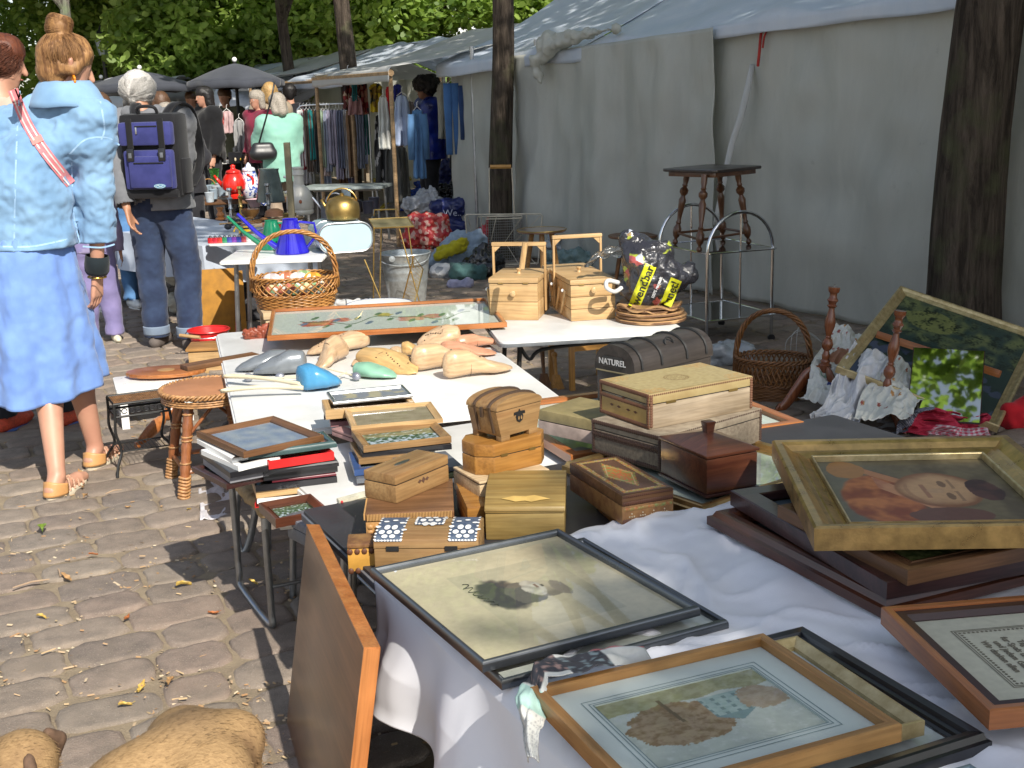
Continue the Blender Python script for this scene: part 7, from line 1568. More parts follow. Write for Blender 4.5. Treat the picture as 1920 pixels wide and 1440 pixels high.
 if shoes is not None:
  for q in 'lr':
   fd=Vector((0,1,0)) if not foot else Vector(foot[q]).normalized(); an=J['an'+q]; b=an+Vector((0,0,-.048*s)); sh=[(b-fd*.045*s,.040*s,b+fd*.12*s,.040*s),(b+fd*.12*s,.040*s,b+fd*.18*s,.028*s),(an-fd*.03*s+Vector((0,0,-.0)),.040*s,b,.042*s)]
   o=blob('shoe',sh,shoes if not isinstance(shoes,tuple) else shoes[0],T,vox=.009,it=2); zb=b.z-.032*s
   for v in o.data.vertices:
    if v.co.z<zb: v.co.z=zb
   sole=MB(); n_=fd.cross(Vector((0,0,1))); pp=[]
   for k in range(20):
    a=k*6.283/20; L_=.125 if math.cos(a)>0 else .095; wv=.045*(1-.12*math.cos(a)); q_=b+fd*(.065+ (L_*math.cos(a)))*s+n_*wv*math.sin(a)*s; pp.append((q_.x,q_.y))
   sole.prism(pp,max(.001,zb-.016*s),zb+.004*s).build('sole',shoes[1] if isinstance(shoes,tuple) else BLKL,o,bevel=.003)
 return T,J,s
DENL=cloth('light_denim',(.22,.37,.55),(.15,.27,.43),scale=7,weave=900); DEND=cloth('dark_denim',(.035,.055,.11),(.02,.03,.065),scale=8,weave=900); SKB=cloth('cornflower_linen',(.17,.29,.60),(.13,.23,.52),scale=10)
HBL=wood('dark_blonde_hair',(.42,.23,.09),(.16,.075,.03),ax=2,rough=.6,coat=0,sc_=2.5); HRED=wood('auburn_hair',(.17,.05,.02),(.07,.02,.01),ax=2,rough=.55,coat=0,sc_=2.5); HWH=mat('white_grey_hair',(.55,.53,.50),.6,scale=120,var=.35,bump=.6); HGR=mat('grey_hair',(.33,.29,.24),.6,scale=110,var=.45,bump=.6); HBK=mat('black_hair',(.012,.010,.010),.5,scale=60,bump=.6); HBR=mat('brown_hair',(.10,.05,.025),.5,scale=60,bump=.6); HBLD=mat('blonde_hair',(.42,.26,.10),.5,scale=80,bump=.5)
# --- woman in denim
bx0,by0=-1.985,5.02
FEET=[(.0,0,0)]
yw=-.28
def toL(p,x,y,yw): q=Vector((p.x-x,p.y-y,p.z)); return Matrix.Rotation(-yw,3,'Z')@q
s_=1.70/1.75
al=toL(P((108,905),.06),bx0,by0,yw)/s_; ar=toL(P((180,850),.06),bx0,by0,yw)/s_
wl=toL(PD((182,512),5.12),bx0,by0,yw)/s_; el=toL(PD((182,400),5.10),bx0,by0,yw)/s_; sh=toL(PD((170,222),5.05),bx0,by0,yw)/s_; hd_=toL(PD((124,125),5.08),bx0,by0,yw)/s_
dp=lambda k,v: tuple(Vector(v)-Vector(J0[k]))
W1,J,s=person('woman with a high blonde bun, light denim jacket and blue skirt, seen from behind',bx0,by0,1.70,yw,DENL,None,HBL,'bun',
  pose=dict(anl=(al.x-J0['anl'][0],al.y-J0['anl'][1],0.0),anr=(ar.x-J0['anr'][0],ar.y-J0['anr'][1],.0),knl=((al.x-J0['anl'][0])*.5,(al.y-J0['anl'][1])*.15,0),knr=((ar.x-J0['anr'][0])*.6,(ar.y-J0['anr'][1])*.5,0),wrr=dp('wrr',wl),elr=dp('elr',el),shr=dp('shr',sh),head=dp('head',hd_),neck=dp('neck',hd_-Vector((.01,.015,.125))),shl=(-.02,0,.045),ell=(-.05,.05,.03),wrl=(.05,.15,.12)),
  vox=.0065,hem=1.0,fat=1.08,wr=.024,sv=.009,puff=.020,headdir=(.62,.75,-.28),hcurl=.55,skin=SKIN,strands=2400)
for o in W1.children:
 if o.name.startswith('shirt'): o.name='denim_jacket'; jk=o
# jacket stitching seams and collar
def wrapW(T,m,target,name,mt,parent,off=.004,px=None):
 o=m.build(name,mt,None,norm=False,smooth='all'); inv=T.matrix_basis.inverted(); cl=T.matrix_basis.inverted()@Vector((0,0,HC)); b=BVHTree.FromPolygons([v.co.copy() for v in target.data.vertices],[tuple(p.vertices) for p in target.data.polygons])
 for v in o.data.vertices:
  w_=inv@v.co; d=(w_-cl).normalized(); r=b.ray_cast(cl,d)
  v.co = r[0]-d*off if r[0] is not None else w_
 o.parent=parent; return o
bpy.context.view_layer.update()
def strip(pts,w_,y,n=40):
 P_=smoothpath([PD(p,y) for p in pts],max(4,n//len(pts))); m=MB(); k=len(P_)
 nn=[((P_[min(i+1,k-1)]-P_[max(i-1,0)]).cross(Vector((0,-1,0)))).normalized() for i in range(k)]
 m.grid(lambda u,v: P_[min(k-1,int(v*(k-1)+.5))]+nn[min(k-1,int(v*(k-1)+.5))]*(u-.5)*w_,3,k); return m
DS=cloth('denim_seam',(.33,.49,.68),(.24,.4,.6),scale=60); DSH=cloth('denim_shadow_stitch',(.12,.25,.46),(.1,.2,.4),scale=60)
for pts in ([(37,170),(30,300),(26,480)],[(130,290),(160,262),(200,258),(224,272)],[(0,462),(60,462),(130,448)],[(188,190),(196,240),(190,262)],[(155,462),(190,464),(215,458)],[(134,300),(138,400),(150,455)]):
 wrapW(W1,strip(pts,.0065,4.9),jk,'seam',DS,jk,.003)
nk=J['neck']
def colf(u,v):
 a=R(150+240*u); k=[(.072,.02),(.076,.055),(.090,.062),(.112,.03),(.140,-.035)]; i=min(3,int(v*4)); t=v*4-i; r=k[i][0]*(1-t)+k[i+1][0]*t; z=k[i][1]*(1-t)+k[i+1][1]*t
 return (nk.x+r*1.12*math.cos(a),nk.y+.01+r*math.sin(a),nk.z+z+.004*nz((u*9,v*3,1)))
MB().grid(colf,40,13).build('collar',DENL,W1,smooth='all',thick=.006,norm=False)
MB().tube([colf(k/40,.97) for k in range(41)],.0022,4).build('collar_seam',DS,W1)
# skirt
def skirt():
 c0=toL(PD((70,470),5.0),bx0,by0,yw); zt_=1.04*s; zb=toL(PD((85,738),4.95),bx0,by0,yw).z
 def f(u,v):
  a=2*math.pi*u; z=zt_+(zb-zt_)*v; rx=.182+.048*v**.8; ry=.165+.125*v**.8; fold=.018*v*math.sin(a*9+1.5*nz((a,v*2,1)))+.012*v*math.sin(a*5+2)+.012*nz((math.cos(a)*4,math.sin(a)*4,v*7))+.006*nz((math.cos(a)*14,math.sin(a)*14,v*20))
  return (c0.x*.5-.022+(rx+fold)*math.cos(a)-.0*v, -.0+(ry+fold)*math.sin(a)+.02*v, z+.02*math.sin(a*2+.5)*v+(.012*math.sin(a*26)*(v<.06)))
 return MB().grid(f,120,60,wu=True)
skirt().build('skirt',SKB,W1,smooth='all',thick=.003,norm=False)
# sandals
TAN=mat('tan_leather',(.52,.27,.10),.5,var=.1); RUB=mat('cream_rubber',(.62,.55,.42),.7)
for q,nm in (('l',al),('r',ar)):
 an=J['an'+q]; fd=Vector((0,1,0)); b=Vector((an.x,an.y,0)); m=MB(); pp=[(b.x+.041*math.sin(a)*(1-.1*math.cos(a)),b.y+.055+.125*math.cos(a)) for a in [k*6.283/24 for k in range(24)]]
 so_=m.prism(pp,.001,.024).build('sandal',RUB,W1,bevel=.004)
 m=MB(); m.grid(lambda u,v: (b.x+(.047+.002*v)*math.cos(math.pi*(1+u)), b.y+.0+(.075-.02*v)*math.sin(math.pi*(1+u)), .02+.062*v-.02*v*abs(u-.5)*2),20,8); m.build('heel_counter',TAN,so_,smooth='all',thick=.004,norm=False)
 m=MB()
 for yy,zz in ((.03,.082),(.06,.068),(.09,.055),(.12,.045)): m.tube([(b.x-.041,b.y+yy-.01,.022),(b.x-.03,b.y+yy,zz*.8),(b.x,b.y+yy+.012,zz),(b.x+.03,b.y+yy,zz*.8),(b.x+.041,b.y+yy-.01,.022)],.005,6)
 m.build('strap',mat('woven_strap',(.50,.30,.2),.6,scale=150,var=.5),so_,smooth=True)
# bangle, ring, earring, black cuff
w0=J['wrr']; d=(J['wrr']-J['elr']).normalized(); q_=d.to_track_quat('Z','Y').to_matrix().to_4x4()
MB().lathe([(.046,-.075),(.050,-.04),(.048,-.01),(.040,.004)],20,Matrix.Translation(w0)@q_,cap=False).build('black_cuff',cloth('black_knit',(.012,.018,.022)),W1,smooth=True,thick=.003)
GOLD=mat('gold',(.8,.5,.12),.22,1.,bump=0)
m=MB(); m.T=Matrix.Translation(w0+d*.016)@q_; m.tube([(.036*math.cos(a),.036*math.sin(a),.003*math.sin(a)) for a in [k*6.283/20 for k in range(20)]],.004,8,closed=True); m.build('bangle',GOLD,W1,smooth='all')
f_=Vector((.62,.75,-.28)).normalized(); r2=f_.cross(Vector((0,0,1))).normalized(); eh=J['head']+r2*.092*s-Vector((0,0,.055))*s
MB().tube(arc(eh,.014,0,360,14,tuple(r2),(0,0,1)),.005,6).ball(eh-Vector((0,0,.02)),.006,8).build('earring',mat('amber',(.75,.25,.02),.2,bump=0),W1,smooth='all')
# strap
T=thing('crossbody_bag','pink bag strap with white stripes running across the back of the denim jacket','bag',(bx0,by0,0),yw)
PK=cloth('pink_webbing',(.62,.20,.22),(.55,.16,.18),scale=60);
bpy.context.view_layer.update()
o=wrapW(W1,strip([(24,168),(50,230),(85,285),(133,345)],.042,4.9,60),jk,'strap',PK,T,.010)
for dx in (-4,4): wrapW(W1,strip([(24+dx,168-dx*.6),(50+dx,230-dx*.6),(85+dx,285-dx*.6),(133+dx*.8,345-dx*.6)],.006,4.9,60),jk,'stripe',cloth('white_webbing',(.7,.66,.64)),o,.0125)
wrapW(W1,strip([(66,256),(72,268)],.048,4.9,8),jk,'buckle',mat('pink_plastic',(.6,.22,.2),.3,bump=0),o,.015)
def bagb(co,nm): return co
o=blob('bag_body',[((.0,.30,1.02),.05,(.14,.28,1.02),.05)],PK,T,vox=.015)
# --- man with backpack
mx,my=-2.2,7.76; ywm=-.12
GH=cloth('grey_sweat',(.17,.175,.19),(.12,.125,.135),scale=8)
s_=1.76/1.75
lw=toL(PD((232,392),7.55),mx,my,ywm)/s_; rw=toL(PD((352,318),8.1),mx,my,ywm)/s_; re=toL(PD((340,285),7.8),mx,my,ywm)/s_; le=toL(PD((206,300),7.65),mx,my,ywm)/s_
SHG=(mat('grey_suede',(.12,.10,.09),.8),mat('dark_sole',(.04,.04,.04),.8))
M1,J,s=person('white-haired man in a grey hooded jacket and dark jeans, seen from behind',mx+.02,my,1.76,ywm,GH,DEND,HWH,'short',pose=dict(wrl=dp('wrl',lw),ell=dp('ell',le),wrr=dp('wrr',rw),elr=dp('elr',re),head=(-.08,.02,-.03),neck=(-.03,0,-.01),anl=(.02,.0,0),anr=(.05,-.03,.0),knr=(.03,.02,.0)),vox=.008,hem=.88,fat=1.08,wr=.012,sv=.011,puff=.012,shoes=SHG,tfat=1.12,skin=SKINT,headdir=(.15,1,-.35),strands=900,hs=.93)
def hood(co,nm): return co+nm*.006*nz(co*20,1.)
nk=J['neck']; blob('hood',[(nk+Vector((-.09,-.05,-.0)),.045,nk+Vector((.0,-.10,-.05)),.055),(nk+Vector((.09,-.05,-.0)),.045,nk+Vector((.0,-.10,-.05)),.055),(nk+Vector((-.08,0,.02)),.035,nk+Vector((-.09,-.05,.01)),.04),(nk+Vector((.08,0,.02)),.035,nk+Vector((.09,-.05,.01)),.04),(nk+Vector((0,-.09,-.04)),.05,nk+Vector((0,-.09,-.11)),.04)],GH,M1,vox=.01,fn=hood)
for q in 'lr':
 an=J['an'+q]; MB().lathe([(.078,-.0),(.082,.01),(.082,.05),(.077,.055)],24,Matrix.Translation(an+Vector((0,0,.0))),cap=False).build('turned_up_cuff',cloth('pale_denim_cuff',(.22,.28,.36),(.17,.22,.30)),M1,smooth=True,thick=.004)
# backpack
NV=cloth('navy_nylon',(.045,.05,.19),(.03,.035,.14),scale=12,rough=.55); NBK=cloth('black_nylon',(.012,.012,.014),scale=12,rough=.6);
c=PD((281,292),7.52); T=thing('backpack','navy and black backpack with two buckled straps on the white-haired man','backpack',c,ywm-.05)
W,H_=.375,.50
def rb(name,mt,par,x0,x1,y0,y1,z0,z1,b): return MB().box(x0,x1,y0,y1,z0,z1).build(name,mt,par,bevel=b)
body=rb('main_bag',NBK,T,-W/2,W/2,.0,.17,-H_/2,H_/2,.035); rb('front_pocket',NV,T,-W/2+.015,W/2-.02,-.045,.02,.06,H_/2-.05,.022); rb('front_pocket',NV,T,-W/2+.03,W/2-.03,-.035,.02,-H_/2+.05,.035,.02)
lp2=rb('lower_pocket',NV,T,-W/2+.07,W/2-.04,-.060,-.02,-H_/2+.06,.0,.018); rb('side_pocket',NBK,T,-W/2-.02,-W/2+.02,.02,.13,-H_/2+.02,-.02,.015); rb('side_pocket',NBK,T,W/2-.02,W/2+.02,.02,.13,-H_/2+.02,-.02,.015); rb('base_panel',NBK,T,-W/2+.02,W/2-.02,-.02,.1,-H_/2-.005,-H_/2+.05,.02)
for x in (-.095,.105):
 b=rb('compression_strap',NBK,T,x-.018,x+.018,-.052,-.044,-.03,H_/2-.03,.001); k=rb('buckle',BLKL,b,x-.022,x+.022,-.066,-.050,-.03,.045,.004); rb('clip',SLATE,k,x-.010,x+.010,-.069,-.064,-.01,.02,.002)
for (x0,x1,z) in ((-.06,.08,.17),(-.08,.11,-.045)): rb('zip',NBK,T,x0,x1,-.064 if z<0 else -.048,-.058 if z<0 else -.043,z,z+.008,.001)
rb('zip_pull',SIL,T,-.055,-.045,-.052,-.046,.13,.17,.001)
for s2 in (-1,1):
 m=MB(); pts=smoothpath([(s2*.09,.06,H_/2-.03),(s2*.115,.10,H_/2+.03),(s2*.14,.17,H_/2+.055),(s2*.16,.30,H_/2-.02),(s2*.17,.34,-.05),(s2*.17,.17,-.20)],6); m.grid(lambda u,v: pts[min(len(pts)-1,int(v*(len(pts)-1)+.5))]+Vector(((u-.5)*.06,0,0)),4,len(pts)); m.build('shoulder_strap',NBK,T,smooth='all',thick=.012,norm=False)
MB().tube(smoothpath([(-.06,.03,H_/2-.01),(-.05,.0,H_/2+.035),(.05,.0,H_/2+.035),(.06,.03,H_/2-.01)],5),.010,8).build('grab_handle',NBK,T,smooth=True)
m=MB(); m.prism([(.075+.038*math.cos(a),-.178+.014*math.sin(a)) for a in [k*6.283/24 for k in range(24)]],0,.003)
for i,v in enumerate(m.v): m.v[i]=Vector((v.x,-.0605-v.z,v.y))
pt=m.build('oval_patch',mat('patch_blue',(.12,.28,.42),.5,bump=0),lp2);
m=MB(); m.tube([(.075+.034*math.cos(a),-.0645,-.178+.0105*math.sin(a)) for a in [k*6.283/24 for k in range(24)]],.0012,4,closed=True); m.tube(smoothpath([(.052,-.0648,-.180),(.065,-.0648,-.172),(.078,-.0648,-.182),(.098,-.0648,-.174)],4),.002,4); m.build('patch_motif',mat('patch_light',(.55,.65,.68),.5,bump=0),pt)
# --- second woman at left edge
x2,y2=-2.36,5.78
s_=1.70/1.75; yw2=-.35; hh=toL(PD((2,118),5.75),x2,y2,yw2)/s_
SHO=(mat('orange_mesh',(.68,.10,.05),.6,scale=90),mat('blue_sole',(.08,.16,.45),.5))
person('woman with auburn hair and orange trainers, cut off at the left edge',x2,y2,1.70,yw2,cloth('pale_beige_top',(.5,.42,.34)),cloth('black_leggings',(.02,.02,.025)),HRED,'short',pose=dict(head=dp('head',hh),neck=dp('neck',hh-Vector((0,.03,.15))),anl=(.02,-.05,0),anr=(.05,.12,0)),vox=.009,hem=.86,shoes=SHO,headdir=(.75,.65,-.25),sleeve='half',strands=900)
gl_=PD((33,118),5.7)
# --- child in lilac trousers
LIL=cloth('lilac_cotton',(.22,.19,.36),(.17,.15,.30)); p=P((203,640))
person('child in lilac cargo trousers and cream trainers, half hidden behind the woman in denim',p.x-.03,p.y,1.16,.1,cloth('lilac_top',(.3,.26,.42)),LIL,HBR,'short',pose=dict(anl=(-.03,.05,0),anr=(.03,.0,0)),vox=.012,hem=.9,shoes=(mat('cream_leather',(.66,.60,.45),.5),mat('cream_sole',(.6,.56,.45),.7)),tfat=1.35,foot=dict(l=(-.3,-1,0),r=(.35,-1,0)))
p=P((226,578)); person('person in blue jeans and white trainers hidden behind the white-haired man',p.x,p.y,1.62,.3,cloth('dark_top',(.03,.03,.035)),cloth('mid_denim',(.10,.22,.42),(.07,.16,.32)),HBR,'short',vox=.014,shoes=(WHP,WHP),foot=dict(l=(-.2,-1,0),r=(.3,-1,0)))
# --- people further away
def far_person(label,px,y,shirt,hair,hk='short',H=1.68,yw=0,trs=None,pose={},sleeve='long',hd=None,skin=SKIN,puff=.012,hem=.8,fat=1.):
 w_=PD(px,y); z=w_.z; H_=H; return person(label,w_.x,w_.y,H_,yw,shirt,trs or cloth('charcoal_trousers',(.03,.03,.035)),hair,hk,pose=dict(dict(),**pose),vox=.016,sv=.018,sleeve=sleeve,hem=hem,shoes=BLKL,headdir=hd,puff=puff,fat=fat,skin=skin)
MNT=cloth('mint_cotton',(.26,.50,.40),(.20,.42,.34),scale=6)
GW,Jg,sg=far_person('grey-haired woman in a loose mint green blouse, seen from behind',(528,300),13.4,MNT,HGR,'bob',1.60,.45,cloth('sand_trousers',(.35,.27,.2)),dict(ell=(.01,.14,.06),wrl=(.06,.30,.22),elr=(-.03,.05,0),wrr=(-.1,.18,.1)),'half',(-.3,.9,-.3),puff=.02,hem=.74,fat=1.)
b=thing('shoulder_bag','black shoulder bag hanging at the side of the mint green blouse','bag',PD((494,288),13.2),.3); blob('bag_body',[((-.08,0,0),.07,(.08,0,0),.07),((-.07,0,.07),.05,(.07,0,.07),.05)],mat('black_leather',(.02,.02,.022),.4),b,vox=.015); MB().tube(smoothpath([(-.05,0,.08),(.10,-.16,.55),(.16,-.1,.75)],6),.009,6).build('strap',BLKL,b)
far_person('woman with short grey hair and glasses bending over the far table',(345,280),11.2,cloth('black_knit2',(.025,.025,.03)),HGR,'short',1.62,2.6,None,dict(head=(.0,.16,-.10),neck=(0,.09,-.05),chest=(0,.04,0),shl=(0,.08,-.03),shr=(0,.08,-.03),wrl=(.05,.3,.1),wrr=(-.05,.3,.1)),hd=(0,.8,-.6))
far_person('vendor with a mass of black curly hair and a shiny royal blue jacket',(806,300),14.9,mat('royal_blue_nylon',(.01,.03,.30),.3,scale=9,var=.6,bump=.1),HBK,'afro',1.74,1.9,None,dict(ell=(.05,.1,.05),wrl=(.1,.25,.15)),skin=SKINT,puff=.04,fat=1.15)
far_person('person in dark clothes sitting in the shade at the end of the clothes stall',(884,380),14.3,cloth('black_coat',(.015,.015,.02)),HBK,'short',1.38,.6,None,puff=.03,fat=1.2)
far_person('person in black with a hood at the glass table beneath the dark parasol',(395,290),15.5,cloth('black_hood',(.012,.012,.014)),HBK,'bob',1.72,2.2,puff=.03)
far_person('person in a wine red top behind the woman in mint green',(492,300),16,cloth('wine_red',(.22,.02,.05)),HGR,'bob',1.66,2.5)
far_person('blonde person just behind the head of the woman in mint green',(515,300),16.5,cloth('beige_top2',(.35,.28,.2)),HBLD,'bob',1.76,.3)
far_person('dark-haired man beside the thin tree trunk',(552,300),17,cloth('black_top3',(.02,.02,.025)),HBK,'short',1.74,.2)
far_person('person in an olive jacket under the awning, left of the parasol pole',(432,300),17.5,cloth('olive_jacket',(.10,.10,.06)),HBR,'short',1.72,2.9)
far_person('person with long dark hair right behind the white-haired man',(312,300),14,cloth('dark_grey_top',(.05,.05,.055)),HBR,'long',1.66,.4)
far_person('person in a dark blue shirt browsing at the far left table',(370,300),19,cloth('navy_shirt',(.03,.04,.10)),HBR,'short',1.7,2.8)
far_person('person in a pale shirt in the gap left of the big tent',(868,300),17,cloth('pale_shirt',(.6,.62,.66)),HBK,'short',1.6,.2,cloth('beige_trousers',(.45,.35,.25)))
# --- dog
def fur_mat():
 m,nt,b=_base('tan_fur',.75,0,.25); co=_tex(nt,(60,220,60)); n=_n(nt,'TexNoise',Scale=1.5,Detail=5.,Roughness=.7,Distortion=.4); nt.links.new(co,n.inputs[0]); co2=_tex(nt); n2=_n(nt,'TexNoise',Scale=6.,Detail=3.); nt.links.new(co2,n2.inputs[0])
 a=_mix(nt,_ramp(nt,n.outputs[0],.35,.65),(.24,.15,.07),(.37,.24,.115)); sx=nt.nodes.new('ShaderNodeSeparateXYZ'); nt.links.new(co2,sx.inputs[0]); t=_mix(nt,_ramp(nt,n2.outputs[0],.55,.7),a,(.17,.10,.05));
 z=_ramp(nt,sx.outputs[2],.455,.50); nt.links.new(_mix(nt,z,t,(.09,.06,.04)),b.inputs['Base Color']); _bump(nt,b,n.outputs[0],.3,.003); return m
FUR=fur_mat()
hp=P((368,1412),.40); sp_=P((110,1600),.30); hd=P((30,1440),.33); T=thing('dog','short-haired tan dog cut off by the bottom edge, its rump towards the table','dog',(hp.x,hp.y,0)); O=Vector((hp.x,hp.y,0)); L=lambda v: Vector(v)-O
hpz=Vector((hp.x,hp.y,.40)); ax=(Vector((sp_.x,sp_.y,0))-Vector((hp.x,hp.y,0))).normalized(); sd=Vector((-ax.y,ax.x,0)); sh_=hpz+ax*.36+Vector((0,0,-.13)); nk=sh_+ax*.10+Vector((0,.10,.0)); hdp=PD((45,1432),nk.y+.17)
c=[(hpz,.080,hpz+ax*.12+Vector((0,0,-.03)),.072),(hpz+ax*.12+Vector((0,0,-.03)),.072,sh_,.075),(sh_,.075,sh_+Vector((0,0,-.06)),.09),(sh_+ax*.03,.065,nk,.06),(nk,.062,hdp,.06),(hdp,.058,hdp-Vector((.05,-.0,.01)),.052),(hdp-Vector((.06,0,.02)),.038,hdp-Vector((.13,-.01,.045)),.028),(hpz+Vector((0,0,.005)),.05,hpz-ax*.07+Vector((0,0,-.0)),.06)]
for k in (-1,1):
 b=hpz+sd*k*.065; c+=[(b+Vector((0,0,-.02)),.078,b+ax*.06+Vector((0,0,-.16)),.05),(b+ax*.06+Vector((0,0,-.16)),.048,b-ax*.06+Vector((0,0,-.27)),.026),(b-ax*.06+Vector((0,0,-.27)),.024,b-ax*.03+Vector((0,0,-.37)),.018),(b-ax*.03+Vector((0,0,-.375)),.022,b+ax*.03+Vector((0,0,-.378)),.02)]
 b=sh_+sd*k*.06; c+=[(b+Vector((0,0,-.02)),.06,b-ax*.02+Vector((0,0,-.17)),.034),(b-ax*.02+Vector((0,0,-.17)),.032,b+Vector((0,0,-.32)),.02),(b+Vector((0,0,-.325)),.022,b+ax*.04+Vector((0,0,-.332)),.02)]
tp_=[hpz-ax*.08+Vector((0,0,.0)),hpz-ax*.11+Vector((0,-.02,-.10)),hpz-ax*.13+Vector((0,-.04,-.22))]; c+=[(tp_[0],.03,tp_[1],.022),(tp_[1],.022,tp_[2],.010)]
c=[(L(a),r,L(b),q) for a,r,b,q in c]
blob('body',c,FUR,T,vox=.009,it=14,fn=lambda co,nm: co+nm*(.0015*nz(co*12,1.)))
dg_=T.children[0].data; rs=random.Random(3); m=MB(); ps=[p for p in dg_.polygons if p.center.z>.12]
for i in range(15000):
 p=rs.choice(ps); n_=p.normal; c0=p.center+Vector((rs.uniform(-1,1),rs.uniform(-1,1),rs.uniform(-1,1)))*.004; fl=(-ax-n_*(-ax).dot(n_)+Vector((0,0,-.5))*(1-abs(n_.z)));
 if fl.length<.1: continue
 fl=(fl.normalized()+Vector((rs.uniform(-.25,.25),rs.uniform(-.25,.25),0))).normalized(); w_=fl.cross(n_)*.0011; L_=rs.uniform(.006,.011); m._a([c0-w_,c0+w_,c0+fl*L_+n_*.0018],[(0,1,2)])
m.build('fur_coat',FUR,T,norm=False)
DK=mat('dark_ear_fur',(.13,.075,.045),.8,scale=80,bump=.5)
h=L(hdp)
for k in (-1,1): blob('ear',[(h+Vector((.03,k*.045,.035)),.011,h+Vector((.04,k*.068,.01)),.015),(h+Vector((.04,k*.068,.01)),.015,h+Vector((.03,k*.07,-.03)),.008)],DK,T,vox=.006)
for k in (-1,1): MB().ball(h+Vector((-.07,k*.032,.02)),.009,10).build('eye',BLKL,T,smooth='all')
MB().ball(h+Vector((-.158,.01,-.04)),.014,10).build('nose',BLKL,T,smooth='all')
MB().tube([L(nk)+sd*.068*math.cos(a)+Vector((0,0,.068*math.sin(a))) for a in [j*6.283/24 for j in range(24)]],.006,6,closed=True).build('collar',mat('grey_collar',(.3,.28,.32),.6),T,smooth=True)
# ================================================================== STALLS, CLOTHES AND JUNK TABLES FURTHER BACK
DKB=cloth('interior_shade_cloth',(.03,.03,.035))  # near-black back wall; the stall's interior shade is put into its colour
def stall(label,t0,t1,off_f,ze,zr,mt,seed,back=True,beam=True,run=1.3,bk=None):
 T=thing('market_stall',label,'market stall',(0,0,0)); roof('roof',t0,t1,ze,zr,run,off_f,T,mt,seed,lip=.13)
 m=MB(); m.grid(lambda u,v: wp(t0+(t1-t0)*u,-run-(run*.9)*v,zr-(zr-ze)*v+.02*nz((u*5,v,seed))),40,8); m.build('roof',mt,T,smooth='all',thick=.004,norm=False)
 for t in (t0+.05,t1-.05):
  for o in (off_f-.03,-run*1.85): MB().tube([wp(t,o,0),wp(t,o,ze)],.022,8).build('post',WOODP,T)
 if beam: MB().tube([wp(t0,off_f-.02,ze-.04),wp(t1,off_f-.02,ze-.04)],.035,6).build('beam',WOODP,T)
 if back: m=MB(); m.grid(lambda u,v: wp(t0+(t1-t0)*u,-run*1.9+.04*math.sin(u*30),.03+(ze-.03)*v),40,4); m.build('back_wall',bk or TARP,T,smooth='all',thick=.004,norm=False)
 return T
stall('open clothes stall with a white roof on pine beams, beside the big tent',6.2,8.7,.75,1.80,2.3,TWH,11,bk=DKB)
stall('stall with a blue-white roof behind the clothes rail, second after the big tent',8.8,11.9,.25,1.79,2.25,TBLUE,12)
stall('stall with a pale roof behind the curved trunk, third after the big tent',12.1,15.8,.6,1.80,2.22,TWH,13,beam=False)
stall('farthest blue-roofed stall of the row beyond the parasol',16,21,.6,1.80,2.2,TBLUE,14,beam=False)
MB_=MB().tube([PD((1,1),1)]*2,.001) if False else None
def gar(name,label,x,y,ytop,ybot,wpx,c,c2=None,kind='shirt',yaw_=0.,group=None,stripe=None,slv=False,multi_=None):
 top=PD((x,ytop),y); bot=PD((x,ybot),y); L=top.z-bot.z; w_=wpx/FPX*y*1.05; T=thing(name,label,'garment',(top.x,top.y,top.z),yaw_,group); sd=abs(hash(label))%97 if False else sum(map(ord,label))%97
 mt=multi('print_%d'%sd,multi_,.9,18) if multi_ else cloth('garment_%02d_%02d_%02d'%tuple(int(q*99) for q in c),c,c2,scale=6)
 def f(u,v):
  a=u*2-1; sh=1-.22*(v<.05)*(abs(a)); fl=(.75+.35*v) if kind=='dress' else (1-.12*math.sin(v*3)); xx=a*w_/2*fl*sh
  return (xx+.012*nz((v*3,a,sd)), .03*math.sin(a*7+v*2+sd)*min(1,v*3+.2)+.02*nz((a*3,v*4,sd)), -v*L-(.06*abs(a)**1.5*w_*2 if v<.12 else 0)+.02*nz((a*4,1,sd))*(v>.9))
 if kind=='jeans':
  for s in (-1,1):
   m=MB(); m.tube([(s*w_*.22,0,-.0),(s*w_*.24,0,-L*.3),(s*w_*.24,.01,-L*.65),(s*w_*.25,0,-L)],[w_*.26,w_*.25,w_*.2,w_*.19],14); o=m.build('trouser_leg',mt,T,smooth='all');
   for v in o.data.vertices: v.co.y=v.co.y*.45+.008*nz(v.co*14,1.)
 else:
  m=MB(); m.grid(f,14,26); m.build('cloth_body',mt,T,smooth='all',thick=.012,norm=False)
  if slv:
   for s in (-1,1):
    m=MB(); m.tube([(s*w_*.40,0,-.05),(s*w_*.55,.0,-L*.35),(s*w_*.56,.02,-L*.72)],[.05,.045,.04],10); o=m.build('sleeve',mt,T,smooth='all')
 MB().tube([(-w_*.3,0,-.01),(0,0,.03),(w_*.3,0,-.01)],.004,5).tube([(0,0,.03),(0,0,.07),(.015,0,.085)],.003,5).build('hanger',WHP,T)
 return T
